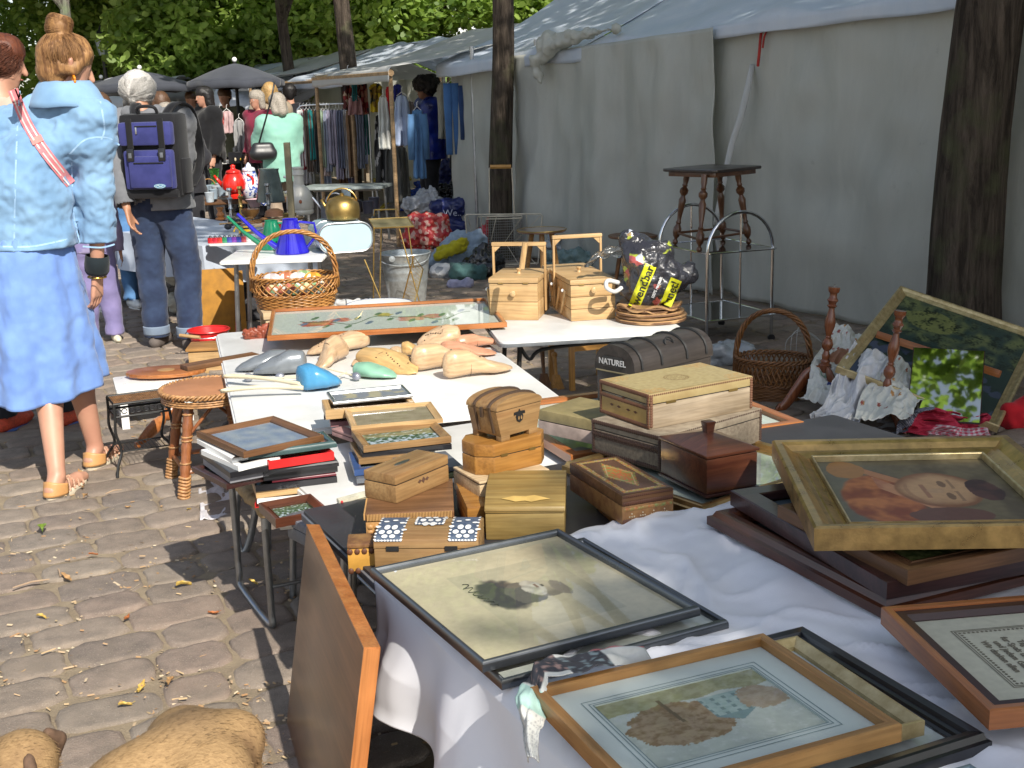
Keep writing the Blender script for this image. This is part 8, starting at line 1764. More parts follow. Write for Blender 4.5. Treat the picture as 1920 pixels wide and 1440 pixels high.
# clothes rail
Yr=15.8; T=thing('clothes_rail','chrome clothes rail with rounded ends packed with garments','clothes rail',PD((622,300),Yr).to_tuple()[:2]+(0,)); O=Vector(T.location); zt_=PD((620,196),Yr).z
xl=PD((556,196),Yr).x-O.x; xr=PD((690,196),Yr).x-O.x
MB().tube(smoothpath([(xl,0,.05),(xl,0,.7),(xl,0,zt_-.15),(xl+.03,0,zt_-.03),(xl+.15,0,zt_),(xr-.15,0,zt_),(xr-.03,0,zt_-.03),(xr,0,zt_-.15),(xr,0,.7),(xr,0,.05)],6),.014,10).build('rail_frame',SIL,T,smooth=True)
for x in (xl,xr): MB().tube([(x,-.22,.05),(x,.22,.05)],.014,8).build('foot',SIL,T)
cl=[('white shirt',(.6,.6,.6),312),('dark red shirt',(.22,.03,.05),318),('brown cardigan',(.14,.10,.08),322),('teal blouse',(.03,.28,.28),300),('orange-brown skirt',(.35,.16,.06),302),('black vest',(.03,.03,.03),322),('sage green trousers',(.32,.42,.30),314),('white top with crimson check',(.6,.5,.5),330),('grey-blue shirt',(.30,.33,.42),322),('lilac-grey blouse',(.36,.34,.44),308),('slate shirt',(.14,.16,.22),312),('pale mauve dress',(.42,.38,.48),336),('deep blue-grey coat',(.16,.18,.26),316),('light grey-blue shirt',(.42,.46,.60),310),('white lace blouse',(.62,.6,.6),334),('brown patterned dress',(.22,.13,.07),332),('caramel scarf',(.36,.20,.08),320),('dusty blue shirt',(.26,.30,.42),312),('grey jeans shirt',(.22,.24,.30),316),('striped blue shirt',(.35,.38,.50),308),('dark green cardigan',(.03,.16,.13),290)]
for i,(n,c,yb) in enumerate(cl):
 x=562+i*6.15; gar('hanging_garment',n+' on the chrome clothes rail'+(', near its left end' if i<7 else ', about its middle' if i<14 else ', near its right end'),x,Yr+.03*math.sin(i*2),206,yb,12,c,yaw_=.35+.2*math.sin(i*3),group='garments on the chrome clothes rail')
for n,x,c,y0,yb in (('long pale blue dress hanging low behind the right of the clothes rail',608,(.4,.46,.6),255,345),('black and white houndstooth skirt below the clothes rail',592,(.4,.4,.4),290,325),('long white nightshirt below the clothes rail',574,(.6,.6,.62),285,345),('long brown coat below the right end of the clothes rail',640,(.2,.11,.06),260,345),('violet-grey trousers hanging low under the clothes rail',655,(.25,.24,.35),270,345)):
 gar('hanging_garment',n,x,Yr+.35,y0,yb,16,c,group='long garments under the clothes rail')
GB='garments hanging from the stall beam'
for (n,x,y,y0,yb,w_,c,k,sl,mu) in (
 ('red, black and cream patterned shawl on the dark trunk',652,15.2,136,205,22,(.2,.03,.03),'shirt',0,[(.25,.03,.03),(.03,.02,.02),(.5,.4,.3),(.1,.02,.02)]),
 ('dark red printed blouse on the dark trunk, right of the shawl',676,15.2,138,215,22,(.2,.03,.03),'shirt',0,[(.20,.02,.02),(.03,.02,.02),(.35,.15,.1)]),
 ('teal patterned scarf on the trunk',663,15.1,140,190,8,(.03,.2,.22),'shirt',0,None),
 ('dusty pink blouse under the patterned shawl',665,15.1,180,215,24,(.45,.25,.25),'dress',0,None),
 ('yellow and black print top under the awning',704,14.2,156,210,22,(.4,.3,.02),'shirt',0,[(.5,.36,.02),(.03,.03,.02),(.5,.36,.02),(.2,.12,.02)]),
 ('long white and black lace dress under the awning',713,14.3,215,345,26,(.1,.1,.1),'dress',0,[(.04,.04,.04),(.35,.34,.33),(.03,.03,.03)]),
 ('white tank top hanging in the sun',718,13.6,182,280,20,(.66,.66,.62),'dress',0,None),
 ('bright red scarf hanging beside the white tank top',729,13.8,162,225,11,(.6,.02,.03),'shirt',0,None),
 ('dark brown leather vest hanging below the red scarf',737,13.9,200,265,20,(.09,.035,.025),'shirt',0,None),
 ('navy top hung high beside the red scarf',745,13.9,158,190,14,(.03,.04,.30),'shirt',0,None),
 ('pale blue sleeveless blouse with a lace hem',753,13.5,178,273,30,(.42,.50,.68),'dress',0,None),
 ('grey-brown cardigan next to the lace-hem blouse',768,13.7,190,260,14,(.25,.2,.18),'shirt',0,None),
 ('blue denim jacket hanging in front of the vendor',782,13.3,205,335,22,(.10,.22,.42),'shirt',1,None),
 ('grey floor-length skirt under the pale blue blouse',735,14.2,270,380,30,(.13,.13,.12),'dress',0,None),
 ('long grey-green coat behind the yellow table',752,14.5,275,385,24,(.20,.2,.18),'dress',0,None),
 ('cream shirt in the shade behind the vendor',832,14.4,155,260,26,(.5,.5,.45),'shirt',0,None),
 ('blue jeans hanging beside the vendor',846,13.2,156,290,30,(.07,.17,.38),'jeans',0,None),
 ('dark blue jeans hanging right of the lighter pair',872,13.1,160,262,26,(.03,.06,.15),'jeans',0,None)):
 gar('hanging_garment',n,x,y,y0,yb,w_,c,kind=k,slv=bool(sl),multi_=mu,group=GB,yaw_=.15)
# awnings over the left row and parasols
def parasol(label,px,y,wpx,mt,zt=None,pole=True,ribs=8,dr=.22):
 c=PD(px,y); r=wpx/FPX*y/2; T=thing('parasol',label,'parasol',(c.x,c.y,0)); m=MB(); z=c.z
 n=8; m.grid(lambda u,v: (r*v*math.cos(6.283*u)*(1-.04*math.cos(6.283*u*n)*v), r*v*math.sin(6.283*u)*(1-.04*math.cos(6.283*u*n)*v), z-dr*v**1.3-.02*v*(1-abs(math.cos(3.1416*u*n)))),65,9); m.build('canopy',mt,T,smooth='all',thick=.004,norm=False)
 m=MB(); m.grid(lambda u,v: (r*math.cos(6.283*u)*(1-.04*math.cos(6.283*u*n)), r*math.sin(6.283*u)*(1-.04*math.cos(6.283*u*n)), z-dr-.02*(1-abs(math.cos(3.1416*u*n)))-.10*v),65,3); m.build('valance',mt,T,smooth='all',thick=.003,norm=False)
 MB().tube([(0,0,0),(0,0,z+.02)],.022,10).build('pole',IRON,T,smooth=True); MB().ball((0,0,z+.05),.035,10).build('finial',WHP,T,smooth='all')
 for k in range(n): a=k*6.283/n; MB().tube([(0,0,z-.35),(r*.55*math.cos(a),r*.55*math.sin(a),z-dr*.5-.02)],.006,5).build('rib',IRON,T)
PARM=cloth('charcoal_canvas',(.055,.06,.075),scale=3); PARG=cloth('grey_canvas',(.16,.155,.15),scale=3); AWB=cloth('bluish_white_canvas',(.60,.64,.70),scale=2)  # awning canvas is bluish white by its own colour
parasol('charcoal parasol with a white finial standing beside the mint green blouse',(440,119),17,170,PARM)
parasol('wide charcoal parasol behind the white-haired man, left of the other',(262,133),18.5,190,PARM,dr=.2)
parasol('grey parasol peeking out low behind the white-haired man',(300,165),20,130,PARG,dr=.16)
parasol('far dark parasol at the left, above the denim shoulder',(190,150),21,120,PARG,dr=.16)
def awning(label,a,b,y0,depth,rise,mt,posts=True):
 A=PD(a,y0);B=PD(b,y0); T=thing('awning',label,'awning',(A.x,A.y,0)); d=(B-A); O=Vector((A.x,A.y,0)); w=Vector((-d.y,d.x,0)).normalized()
 m=MB(); m.grid(lambda u,v: A-O+d*u+w*depth*v+Vector((0,0,rise*math.sin(v*2.2)-.10*math.sin(u*3.14)*(1-v)+.02*nz((u*5,v*5,2)))),30,14); m.build('canvas',mt,T,smooth='all',thick=.004,norm=False)
 m=MB(); m.grid(lambda u,v: A-O+d*u+Vector((0,0,-.10*math.sin(u*3.14)-.14*v)),30,3); m.build('valance',mt,T,smooth='all',thick=.004,norm=False)
 for q in (0,1):
  for w_ in (0.02,depth): p=A-O+d*q+w*w_; MB().tube([(p.x,p.y,0),(p.x,p.y,A.z+(0 if w_<.1 else rise*.8))],.02,6).build('post',GUN,T)
awning('bluish white awning just right of the parasol pole',(395,184),(535,172),18.5,2.2,.35,AWB)
awning('long white awning beyond the mint green blouse',(505,176),(590,160),19.5,3.2,.4,AWB)
awning('pale grey awning left of the parasol pole',(285,182),(400,186),19.5,2.4,.25,PARG)
awning('white awning edge visible between the denim woman and the white-haired man',(160,182),(300,178),22,2.4,.35,AWB)
# street lamp
c=PD((197,130),24); T=thing('street_lamp','old black street lantern between the foliage and the woman with the bun','street lamp',(c.x,c.y,0)); zl_=PD((197,104),24).z
MB().tube([(0,0,0),(0,0,zl_)],[.06,.035],10).build('post',IRON,T); MB().lathe([(.08,zl_),(.15,zl_+.32)],6,cap=False).build('lantern_glass',mat('lantern_glass',(.35,.42,.48),.1,bump=0),T); MB().lathe([(.19,zl_+.32),(.17,zl_+.36),(.06,zl_+.48),(.02,zl_+.55)],6).build('lantern_roof',IRON,T)
# tables
def qtable(label,fl,fr_,depth,z,mt,th=.03,cloth_=None,legs=True,legmt=None,drop=.25):
 a=P(fl,z);b=P(fr_,z); x=b-a; t=table('trestle_table',label,a,(x.x,x.y),x.length,depth,z,th,mt,mt,legmt or GUN,.014,.02,.08)
 if cloth_:
  m=MB(); W=x.length; q=.02
  def f(u,v):
   aa=u*2*(W+depth+4*q); pts=[(0-q,0-q),(W+q,0-q),(W+q,depth+q),(0-q,depth+q)]; L=[W+2*q,depth+2*q,W+2*q,depth+2*q]; s=u*sum(L); i=0
   while i<3 and s>L[i]: s-=L[i]; i+=1
   p0=pts[i];p1=pts[(i+1)%4]; k=s/L[i]; k=min(1,k); px_,py_=p0[0]+(p1[0]-p0[0])*k,p0[1]+(p1[1]-p0[1])*k; n_=[(0,-1),(1,0),(0,1),(-1,0)][i]; o=(.02+.03*math.sin(u*90))*v
   return (px_+n_[0]*o,py_+n_[1]*o,z+.006-drop*v*(1+.15*math.sin(u*17)))
  m.grid(f,120,6,wu=True); n0=len(m.v); m._a([(-q,-q,z+.006),(W+q,-q,z+.006),(W+q,depth+q,z+.006),(-q,depth+q,z+.006)],[(0,1,2,3)]); o=m.build('tablecloth',cloth_,None,smooth=True,norm=False); o.location=t.location; o.rotation_euler=t.rotation_euler; tag(o,'cloth covering the '+label,'tablecloth')
 return t
t4=qtable('small white enamel-topped table holding the blue watering cans',(412,490),(602,484),.55,.6,WHP,.018)
t3=qtable('folding table with a bluish cloth, loaded with old kitchenware',(382,462),(590,440),2.3,.585,SLATE,.02,cloth('pale_blue_cloth',(.50,.56,.66),scale=3))
t2=qtable('rough wooden table with the mugs and the red teapot',(330,378),(560,368),.75,.66,WAL,.04)
t1=qtable('far table with a white top crowded with glassware, beneath the parasol',(355,306),(470,300),1.2,.74,WHP,.03)
t6=qtable('grey folding table standing in front of the clothes rail',(560,352),(716,349),.5,.62,mat('grey_laminate',(.30,.34,.33),.4),.025)
# lathe goods
def ves(name,label,cat,c,prof,mt,scale=1.,n=24,group=None,parts=()):
 if len(parts)==0:
  o=MB().lathe([(r*scale,z*scale) for r,z in prof],n).build(name,mt,None,smooth=True); o.location=c; return tag(o,label,cat,group)
 T=thing(name,label,cat,c,group=group); MB().lathe([(r*scale,z*scale) for r,z in prof],n).build('body',mt,T,smooth=True)
 for nm,m,mt2 in parts: m.build(nm,mt2,T,smooth='all')
 return T
def tp3(px,z): return P(px,z+.006)
POT=[(.02,0),(.06,.0),(.085,.03),(.09,.07),(.075,.12),(.05,.15),(.045,.16)]
REDE=mat('red_enamel',(.62,.02,.012),.22,bump=0,coat=.4);
def blob_ring(c,r,n=14,a0=-80,a1=80,ux=(1,0,0)): return arc(c,r,a0,a1,n,ux,(0,0,1))
c=P((441,372),.67); z=ztop(c,312)-c.z; k=z/.23
ves('coffee_pot','red enamel coffee pot with a lid and curved handle','coffee pot',c,[(.05,0),(.055,.02),(.035,.04),(.085,.07),(.09,.11),(.07,.16),(.055,.18)],REDE,k,parts=(('lid',MB().lathe([(.058*k,.18*k),(.05*k,.20*k),(.02*k,.21*k),(.015*k,.225*k),(.02*k,.235*k),(.005*k,.245*k)],20),REDE),('handle',MB().tube(blob_ring((.09*k,0,.12*k),.05*k),.009*k,8),REDE),('spout',MB().tube([(-.08*k,0,.09*k),(-.12*k,0,.14*k),(-.14*k,0,.17*k)],[.018*k,.012*k,.008*k],8),REDE)))
def delft():
 m,nt,b=_base('blue_white_china',.2,0,.5,.3); co=_tex(nt); n=_n(nt,'TexNoise',Scale=26.,Detail=3.,Distortion=1.); nt.links.new(co,n.inputs[0]); nt.links.new(_mix(nt,_ramp(nt,n.outputs[0],.54,.57),(.68,.70,.74),(.05,.10,.38)),b.inputs['Base Color']); return m
DEL=delft(); c=P((470,370),.67); z=ztop(c,306)-c.z; k=z/.25
ves('coffee_pot','tall white china pot with blue flowers beside the red one','coffee pot',c,[(.045,0),(.05,.01),(.075,.05),(.08,.08),(.06,.15),(.05,.19)],DEL,k,parts=(('lid',MB().lathe([(.052*k,.19*k),(.045*k,.215*k),(.02*k,.225*k),(.018*k,.24*k),(.004*k,.255*k)],20),DEL),('spout',MB().tube([(.06*k,0,.07*k),(.11*k,0,.12*k),(.13*k,0,.19*k)],[.018*k,.011*k,.008*k],8),DEL),('handle',MB().tube(blob_ring((-.06*k,0,.12*k),.045*k,14,100,260),.007*k,8),DEL)))
c=P((508,378),.67); z=ztop(c,316)-c.z; k=z/.24
ves('jug','dark grey-green tapered jug with a white handle','jug',c,[(.105,0),(.105,.01),(.07,.22),(.076,.24)],mat('grey_green_glaze',(.09,.12,.12),.15,coat=.5,bump=0),k,parts=(('handle',MB().tube(blob_ring((.095*k,0,.12*k),.06*k),.010*k,8),WHP),))
c=P((564,402),.6); z=ztop(c,314)-c.z; k=z/.34; STW=mat('stoneware',(.58,.56,.50),.3,coat=.3,bump=0,var=.1)
T=ves('stoneware_bottle','tall grey-white stoneware bottle with a narrow neck and an orange crest','bottle',c,[(.088,0),(.096,.01),(.096,.03),(.092,.035),(.1,.05),(.096,.13),(.065,.19),(.04,.215),(.036,.28),(.046,.285),(.046,.30),(.040,.31),(.040,.33),(.047,.335),(.045,.345)],STW,k,parts=(('crest',MB().tube([(-.07*k,-.07*k,.08*k),(-.068*k,-.072*k,.11*k),(-.06*k,-.07*k,.145*k),(-.045*k,-.07*k,.15*k)],.010*k,6),mat('orange_glaze',(.5,.25,.04),.3)),('crest',MB().ball((.02*k,-.098*k,.10*k),.012*k,8,1,.3,1.2),mat('rust_glaze',(.35,.1,.04),.3))))
# mugs and cups on the second table
GLZ=[mat('blue_grey_glaze',(.30,.38,.45),.3),mat('white_glaze',(.68,.68,.66),.3),mat('dark_glaze',(.05,.05,.07),.3),mat('pale_grey_glaze',(.45,.5,.54),.3)]
cup=[(.028,0),(.03,.005),(.036,.07),(.038,.075),(.034,.072),(.027,.01),(.004,.01)]
cups=[(352,372,1,'white mug at the left end of the rough wooden table'),(364,373,1,'small white cup second from the left on the rough wooden table'),(376,368,2,'dark cup behind the grey beaker'),(386,366,0,'blue-grey mug, leftmost of the cluster of mugs'),(396,364,0,'blue-grey mug in the back of the cluster'),(406,366,3,'pale grey mug in the middle of the cluster'),(416,368,0,'blue-grey mug at the right of the cluster'),(401,373,0,'blue-grey mug at the front of the cluster'),(413,360,3,'pale grey mug behind the right one of the cluster'),(394,379,3,'single grey-blue beaker in front of the cluster of mugs'),(426,366,3,'pale glass cup beside the foot of the red coffee pot')]
for x,y,g,lab in cups: o=ves('cup',lab,'cup',P((x,y),.67),cup,GLZ[g],1.15,18,'mugs and cups on the rough wooden table')
ves('vase','green glass vase behind the red coffee pot','vase',P((404,352),.67),[(.03,0),(.035,.01),(.02,.05),(.035,.12),(.04,.13),(.035,.125)],clear('green_glass',(.15,.6,.12)),1.5)
T=thing('small_basket','little brown basket with a hoop handle behind the mugs','basket',P((392,358),.67)); MB().lathe([(.05,0),(.07,.05),(.065,.05),(.045,.005)],20,cap=False).build('basket_bowl',WICKD,T,smooth=True); MB().tube(arc((0,0,.05),.068,0,180,14),.005,6).build('handle',WICK,T)
ves('cup','white mug with blue pattern on the bluish cloth behind the bowls','cup',P((492,385),.6),cup,DEL,1.6,18); ves('bowl','pink and white flowered bowl in front of the blue-white pot','bowl',P((478,388),.6),[(.03,0),(.055,.05),(.06,.055),(.05,.05),(.02,.01)],mat('pink_glaze',(.55,.38,.40),.3),1.3)
ves('bowl','amber glass bowl among the kitchenware','bowl',P((470,408),.6),[(.04,0),(.075,.04),(.08,.075),(.075,.075),(.07,.04),(.03,.01)],mat('amber_glaze',(.30,.15,.05),.15,coat=.5),.95); ves('pot','small orange pot with a grey flared top at the left of the bluish cloth','pot',P((414,412),.6),[(.035,0),(.04,.01),(.022,.02),(.03,.035),(.022,.05),(.015,.06),(.03,.09),(.028,.09)],mat('orange_pot',(.5,.2,.06),.4),1.1)
CS=[(.03,0),(.032,.01),(.012,.02),(.010,.06),(.018,.07),(.012,.08),(.013,.13),(.02,.14),(.010,.15),(.010,.19),(.02,.20),(.018,.215)]
ves('candlestick','silver candlestick with a dark foot, left one of the pair','candlestick',P((434,410),.6),CS,SIL,1.15,16); ves('candlestick','brass and silver candlestick right of the silver one','candlestick',P((453,406),.6),CS,BRASS,1.15,16); ves('candlestick','dark metal candlestick or pepper mill before the jug','candlestick',P((505,402),.6),CS,GUN,1.2,16)
# pile of spoons and pewter things
SPC=[WICK,TANW,PALEW,GUN,PINE]; rr=random.Random(9); words=['light','brown','pale','pewter','honey-coloured']; nn=['crossing the pile at its left end','sticking up from the middle of the pile','lying lowest in the pile','pointing towards the toy car','reaching back towards the amber bowl','at the right end of the pile']
for i in range(14):
 x=400+rr.random()*110; y=412+rr.random()*28; A=P((x,y),.62+.03*rr.random()); a=rr.uniform(-.6,.9); L=rr.uniform(.14,.26); d=Vector((math.cos(a),math.sin(a)*.8,.15*rr.random())); T=thing('wooden_spoon',words[i%5]+' ladle '+nn[i%6]+' of kitchenware'+(' near the cans' if i>6 else ''),'ladle',A,group='ladles and spoons heaped on the bluish cloth')
 MB().tube([(0,0,0),d*L*.5,d*L],[.007,.005,.006],6).build('handle',SPC[i%5],T,smooth=True); MB().ball(d*L*1.1,.026,10,1.2,.9,.45).build('bowl',SPC[i%5],T,smooth='all')
for i,(x,y,r,lab) in enumerate([(436,425,.035,'round black pewter pot in the pile of ladles'),(428,432,.028,'smaller dark pewter ball beside the round black pot'),(447,424,.03,'dark pewter lid leaning on the round black pot')]): o=MB().ball((0,0,r),r,16,1,1,.85).build('pewter_pot',mat('dark_pewter',(.07,.07,.075),.3,.6),None,smooth='all'); o.location=P((x,y),.6); tag(o,lab,'pot')
ves('copper_mould','terracotta bowl lying upside down by the stoneware bottle','bowl',P((515,405),.6),[(.07,0),(.06,.035),(.03,.05),(.005,.052)],TERR,1.2); T=thing('wooden_dish','flat wooden tray in front of the stoneware bottle','tray',P((545,412),.6)); MB().lathe([(.09,0),(.11,.015),(.10,.018),(.08,.006)],28).build('tray_body',TANW,T,smooth=True)
# toy car
c=P((459,441),.6); T=thing('toy_car','small yellow toy excavator beside the glass jars','toy',c,.4); YM=mat('yellow_enamel',(.72,.45,.01),.3,bump=0); bx('chassis',YM,T,-.04,.04,-.02,.02,.012,.035,.004); bx('cabin',YM,T,-.01,.03,-.016,.016,.035,.062,.004); bx('window_band',BLKL,T,-.011,.031,-.0165,.0165,.043,.055); MB().tube([(-.03,0,.035),(-.06,0,.06),(-.075,0,.03)],.006,6).build('arm',YM,T)
for x in (-.025,.025):
 for y in (-.022,.022): MB().lathe([(.004,-.006),(.014,-.006),(.014,.006),(.004,.006)],14,Matrix.Translation((x,y,.013))@Matrix.Rotation(R(90),4,'X')).build('wheel',BLKL,T,smooth=True)
# jars on tray
tr=MB().prism(rpoly(0,.36,0,.14,.02),0,.012).build('serving_tray',WHP,None,bevel=.003); a_=P((390,462),.6); tr.location=a_; tag(tr,'long white tray under the row of coloured glass jars','tray')
jc=[((.55,.03,.04),'red'),((.5,.03,.05),'crimson'),((.55,.05,.04),'scarlet'),((.04,.25,.12),'green'),((.06,.08,.35),'blue'),((.2,.05,.35),'purple'),((.04,.07,.4),'deep blue'),((.5,.08,.1),'rose red'),((.6,.62,.6),'clear')]
for i,(cc,nm) in enumerate(jc):
 p=P((395+i*9,456-i*.4),.613); T=thing('glass_jar',nm+' glass jar with a clear stopper in the row on the long tray','jar',p,group='coloured glass jars on the tray'); MB().prism(rpoly(-.016,.016,-.016,.016,.004),0,.036).build('jar_body',mat('tinted_glass_%d'%i,cc,.08,coat=.6,bump=0,var=.4,scale=40),T,bevel=.002); MB().lathe([(.010,.037),(.010,.045),(.004,.05)],10).build('stopper',CHR,T,smooth=True)
# watering cans of coloured glass
def can(label,c,k,mt,sp,hd):
 T=thing('watering_can',label,'watering can',c); MB().lathe([(.0,0),(.10*k,0),(.10*k,.01*k),(.045*k,.19*k),(.047*k,.20*k),(.042*k,.195*k)],28,cap=False).build('body',mt,T,smooth=True)
 MB().tube([(sp*.08*k,-.01,.03*k),(sp*.20*k,-.02,.13*k),(sp*.30*k,-.03,.24*k)],[.020*k,.013*k,.010*k],10).build('spout',mt,T,smooth=True); MB().tube([(-sp*.05*k,0,.18*k),(-sp*.14*k,0,.17*k),(-sp*.15*k,0,.10*k),(-sp*.09*k,0,.03*k)],.008*k,8).build('handle',mt,T,smooth=True)
BGL=mat('cobalt_plastic',(.02,.015,.42),.1,coat=.6,bump=0,var=.3,scale=12); GGL=mat('emerald_plastic',(.01,.20,.10),.1,coat=.6,bump=0,var=.3,scale=12)
can('large cobalt blue watering can with a long spout pointing left',P((548,474),.603),1.05,BGL,-1,1); can('dark green watering can half behind the cobalt blue one',P((512,466),.603),.9,GGL,-1,1)
ves('tumbler','small red plastic beaker behind the watering cans','beaker',P((527,442),.603),cup,RED,1.2); ves('tumbler','coral pink beaker behind the green can','beaker',P((504,440),.603),cup,mat('coral_plastic',(.65,.2,.12),.4,bump=0),1.1)
ves('brass_pot','small open brass pot with a wire bail behind the watering cans','pot',P((544,418),.603),[(.035,0),(.038,.0),(.04,.055),(.043,.06),(.036,.055),(.034,.01)],BRASS,1.25,parts=(('bail',MB().tube(arc((0,0,.05),.05,0,180,14),.003,6),IRON),))
# bread box
def bread():
 a=P(qd(985,745),.6); b=P(qd(1300,748),.6); W=(b-a).length+.04; x=Vector((math.cos(.34),math.sin(.34),0))*W; T=thing('bread_box','pale blue enamel bread bin with rounded ends, lying under the brass kettle','bread bin',M=M3(a,x,Vector((-x.y,x.x,0)))); H=ztop(a,qd(0,535)[1])-.6; Dd=.36; PB=mat('pale_blue_enamel',(.42,.56,.62),.22,coat=.4,bump=0,var=.06,scale=4)
 r=H*.42; pr=rpoly(0,W,0,H,r,8); n=len(pr)
 def ring(y,k=0): return [(p[0]*(1-k)+W/2*k,y,p[1]*(1-k)+H/2*k) for p in pr]
 m=MB(); m._a(ring(0)+ring(Dd),[(i,(i+1)%n,n+(i+1)%n,n+i) for i in range(n)]+[tuple(range(n-1,-1,-1)),tuple(range(n,2*n))]); m.build('shell',PB,T,smooth=True)
 m=MB(); m.tube([(p[0],-.003,p[1]) for p in pr],.006,6,closed=True); m.build('rim',SIL,T,smooth='all'); m=MB(); m.tube([(p[0]*1.0,Dd*.5,p[1]*1.004) for p in pr],.004,6,closed=True); m.build('lid_seam',SIL,T,smooth='all')
 return Vector(T.matrix_world.translation) if False else a, H
a_,H_b=bread(); c=P(qd(1150,515),.6+H_b+.004)
k=.092/.1*1.0; T=ves('kettle','round brass kettle with a hoop handle standing on the pale blue bread bin','kettle',P(qd(1150,500),.6+H_b+.004),[(.075,0),(.090,.01),(.098,.05),(.092,.09),(.068,.12),(.03,.132),(.012,.136),(.013,.145),(.004,.15)],OBRASS,1.12,parts=(('bail_handle',MB().tube(arc((0,0,.10),.095,10,170,18),.005,8),BRASS),('spout',MB().tube([(-.07,0,.05),(-.11,0,.09),(-.13,0,.13)],[.016,.011,.008],8),OBRASS)))
T=thing('enamel_pail','grey square enamel container with a tall silver hoop handle behind the brass kettle','pail',P(qd(1060,470),.72)); bx('container',SLATE,T,-.06,.06,-.05,.05,-.06,.10,.006); MB().tube(arc((0.04,0,.09),.065,0,180,16),.006,8).build('hoop_handle',SIL,T,smooth=True); MB().tube([(-.12,0,.13),(-.06,0,.05),(-.05,0,.03)],.009,8).build('pan_handle',SIL,T)
for x,y,lab in ((668,398,'small grey enamel cup right of the brass kettle'),(690,400,'pale lettered tin behind the brass kettle'),(650,372,'white cup under the grey folding table'),(702,392,'dented silver cup at the right end of the kitchenware')): ves('cup',lab,'cup',P((x,y),.55),cup,GLZ[(x//3)%4],1.4,18)
# far table of glassware
kinds=[('bottle',[(.03,0),(.03,.09),(.012,.12),(.012,.16)]),('goblet',[(.03,0),(.004,.01),(.004,.05),(.03,.08),(.028,.12)]),('dish',[(.03,0),(.07,.03),(.065,.03)]),('figurine',[(.025,0),(.02,.03),(.03,.06),(.012,.09),(.02,.11),(.004,.13)]),('cup',cup)]
fc=[((.6,.6,.6),'white'),((.4,.42,.45),'grey'),((.25,.08,.04),'red-brown'),((.05,.05,.06),'black'),((.5,.35,.1),'yellow'),((.1,.15,.35),'blue'),((.45,.2,.22),'pink')]; rr=random.Random(21)
seen={}
for i in range(56):
 u=rr.random(); v=rr.random(); x=350+118*u; y=300-26*v; kd,pr=kinds[i%5]; cc,cn=fc[rr.randrange(7)]; pos=('left end' if u<.25 else 'left middle' if u<.5 else 'right middle' if u<.75 else 'right end')+(' front' if v<.33 else ' centre' if v<.66 else ' back')
 ks_=rr.uniform(.8,1.5); lab='%s %s %s at the %s of the far glassware table'%('tall' if ks_>1.15 else 'small',cn,kd,pos)
 lab='second '+lab if lab in seen else lab; seen[lab]=1
 ves(kd,lab,kd,P((x,y),.745),pr,mat('junk_'+cn.replace('-','_'),cc,.25,coat=.3,bump=0),ks_,12,'trinkets on the far table')
T=thing('display_case','black display box with white and yellow rings at the right of the far table','box',P((452,306),.745)); bx('case',BLKL,T,-.16,.12,0,.12,0,.14,.004)
for x,r in ((-.07,.02),(.0,.014),(.05,.014)): MB().ball((x,-.004,.05),r,10,.7,.3,1.2).build('ornament',IV if x<0 else YM,T,smooth='all')
for (x,y,h,c_,lab) in ((371,270,.4,(.45,.25,.2),'stack of small brown boxes on the far table'),(416,268,.3,(.5,.4,.3),'cardboard box on the far table'),(427,272,.2,(.55,.15,.04),'orange box beside the display case')):
 p=P((x,y+14),.745); T=thing('carton',lab,'box',p,.2); bx('carton_body',mat('carton_%d'%x,c_,.8),T,-.08,.08,0,.1,0,.12,.002); bx('flap',mat('carton_%d'%x,c_,.8),T,-.08,.08,0.001,.05,.121,.124)
for n,x,y0,yb,w_,c_ in (('white dress hanging above the far glassware table',380,210,258,14,(.6,.6,.55)),('yellow and blue cloth hanging above the far table',398,205,262,18,(.5,.4,.02)),('red and black scarf hanging right of the yellow cloth',412,210,255,12,(.4,.03,.02)),('pink and white check shirt hanging behind the parasol pole',425,208,250,22,(.5,.35,.35)),('black and white print dress by the parasol pole',448,225,290,22,(.3,.3,.3)),('black coat at the end of the far rail',470,215,275,16,(.03,.03,.03))): gar('hanging_garment',n,x,16.6,y0,yb,w_,c_,group='garments above the far table')
# yellow folding table
c=P((738,398)); T=thing('folding_stool','mustard yellow folding table with crossed legs behind the bread bin','folding table',(c.x,c.y,0),.1); zt5=ztop(c,334); YW=mat('mustard_paint',(.45,.32,.01),.5); s5=72/FPX*c.y/2
MB().prism(rpoly(-s5,s5,-s5*.8,s5*.8,.03),zt5-.03,zt5).build('tabletop',YW,T,bevel=.006)
for y in (-s5*.7,s5*.7):
 for s in (-1,1): MB().tube([(s*s5*.85,y,zt5-.03),(-s*s5*.85,y,0)],.014,8).build('leg',YW,T)
# bags and clutter heaps
def heap(name,label,px,y0,caps,mt,cat='bag',**k):
 c=P(px,0); return lump(name,label,cat,[(c+Vector(a),r,c+Vector(b),q) for a,r,b,q in caps],mt,**k)
BLB=mat('blue_plastic_bag',(.01,.06,.40),.25,coat=.3,var=.5); WHB=mat('white_plastic_bag',(.50,.52,.56),.35,var=.2); REDB=multi('red_print_bag',[(.35,.03,.03),(.4,.05,.04),(.5,.3,.25),(.33,.02,.03)],.4,30); NVB=mat('navy_shopper',(.02,.03,.14),.35,var=.4); LBC=cloth('light_blue_linen',(.28,.36,.46),scale=9); YC=cloth('mustard_cloth',(.45,.40,.02)); TEA=cloth('dark_teal_cloth',(.06,.13,.13)); BKB=mat('black_bin_bag',(.015,.015,.017),.25,coat=.3)
heap('shopping_bag','crumpled bright blue plastic bag behind the yellow folding table',(788,395),0,[((-.15,0,.12),.15,(.15,0,.12),.15),((0,0,.2),.12,(0,.05,.32),.07)],BLB,amp=.05)
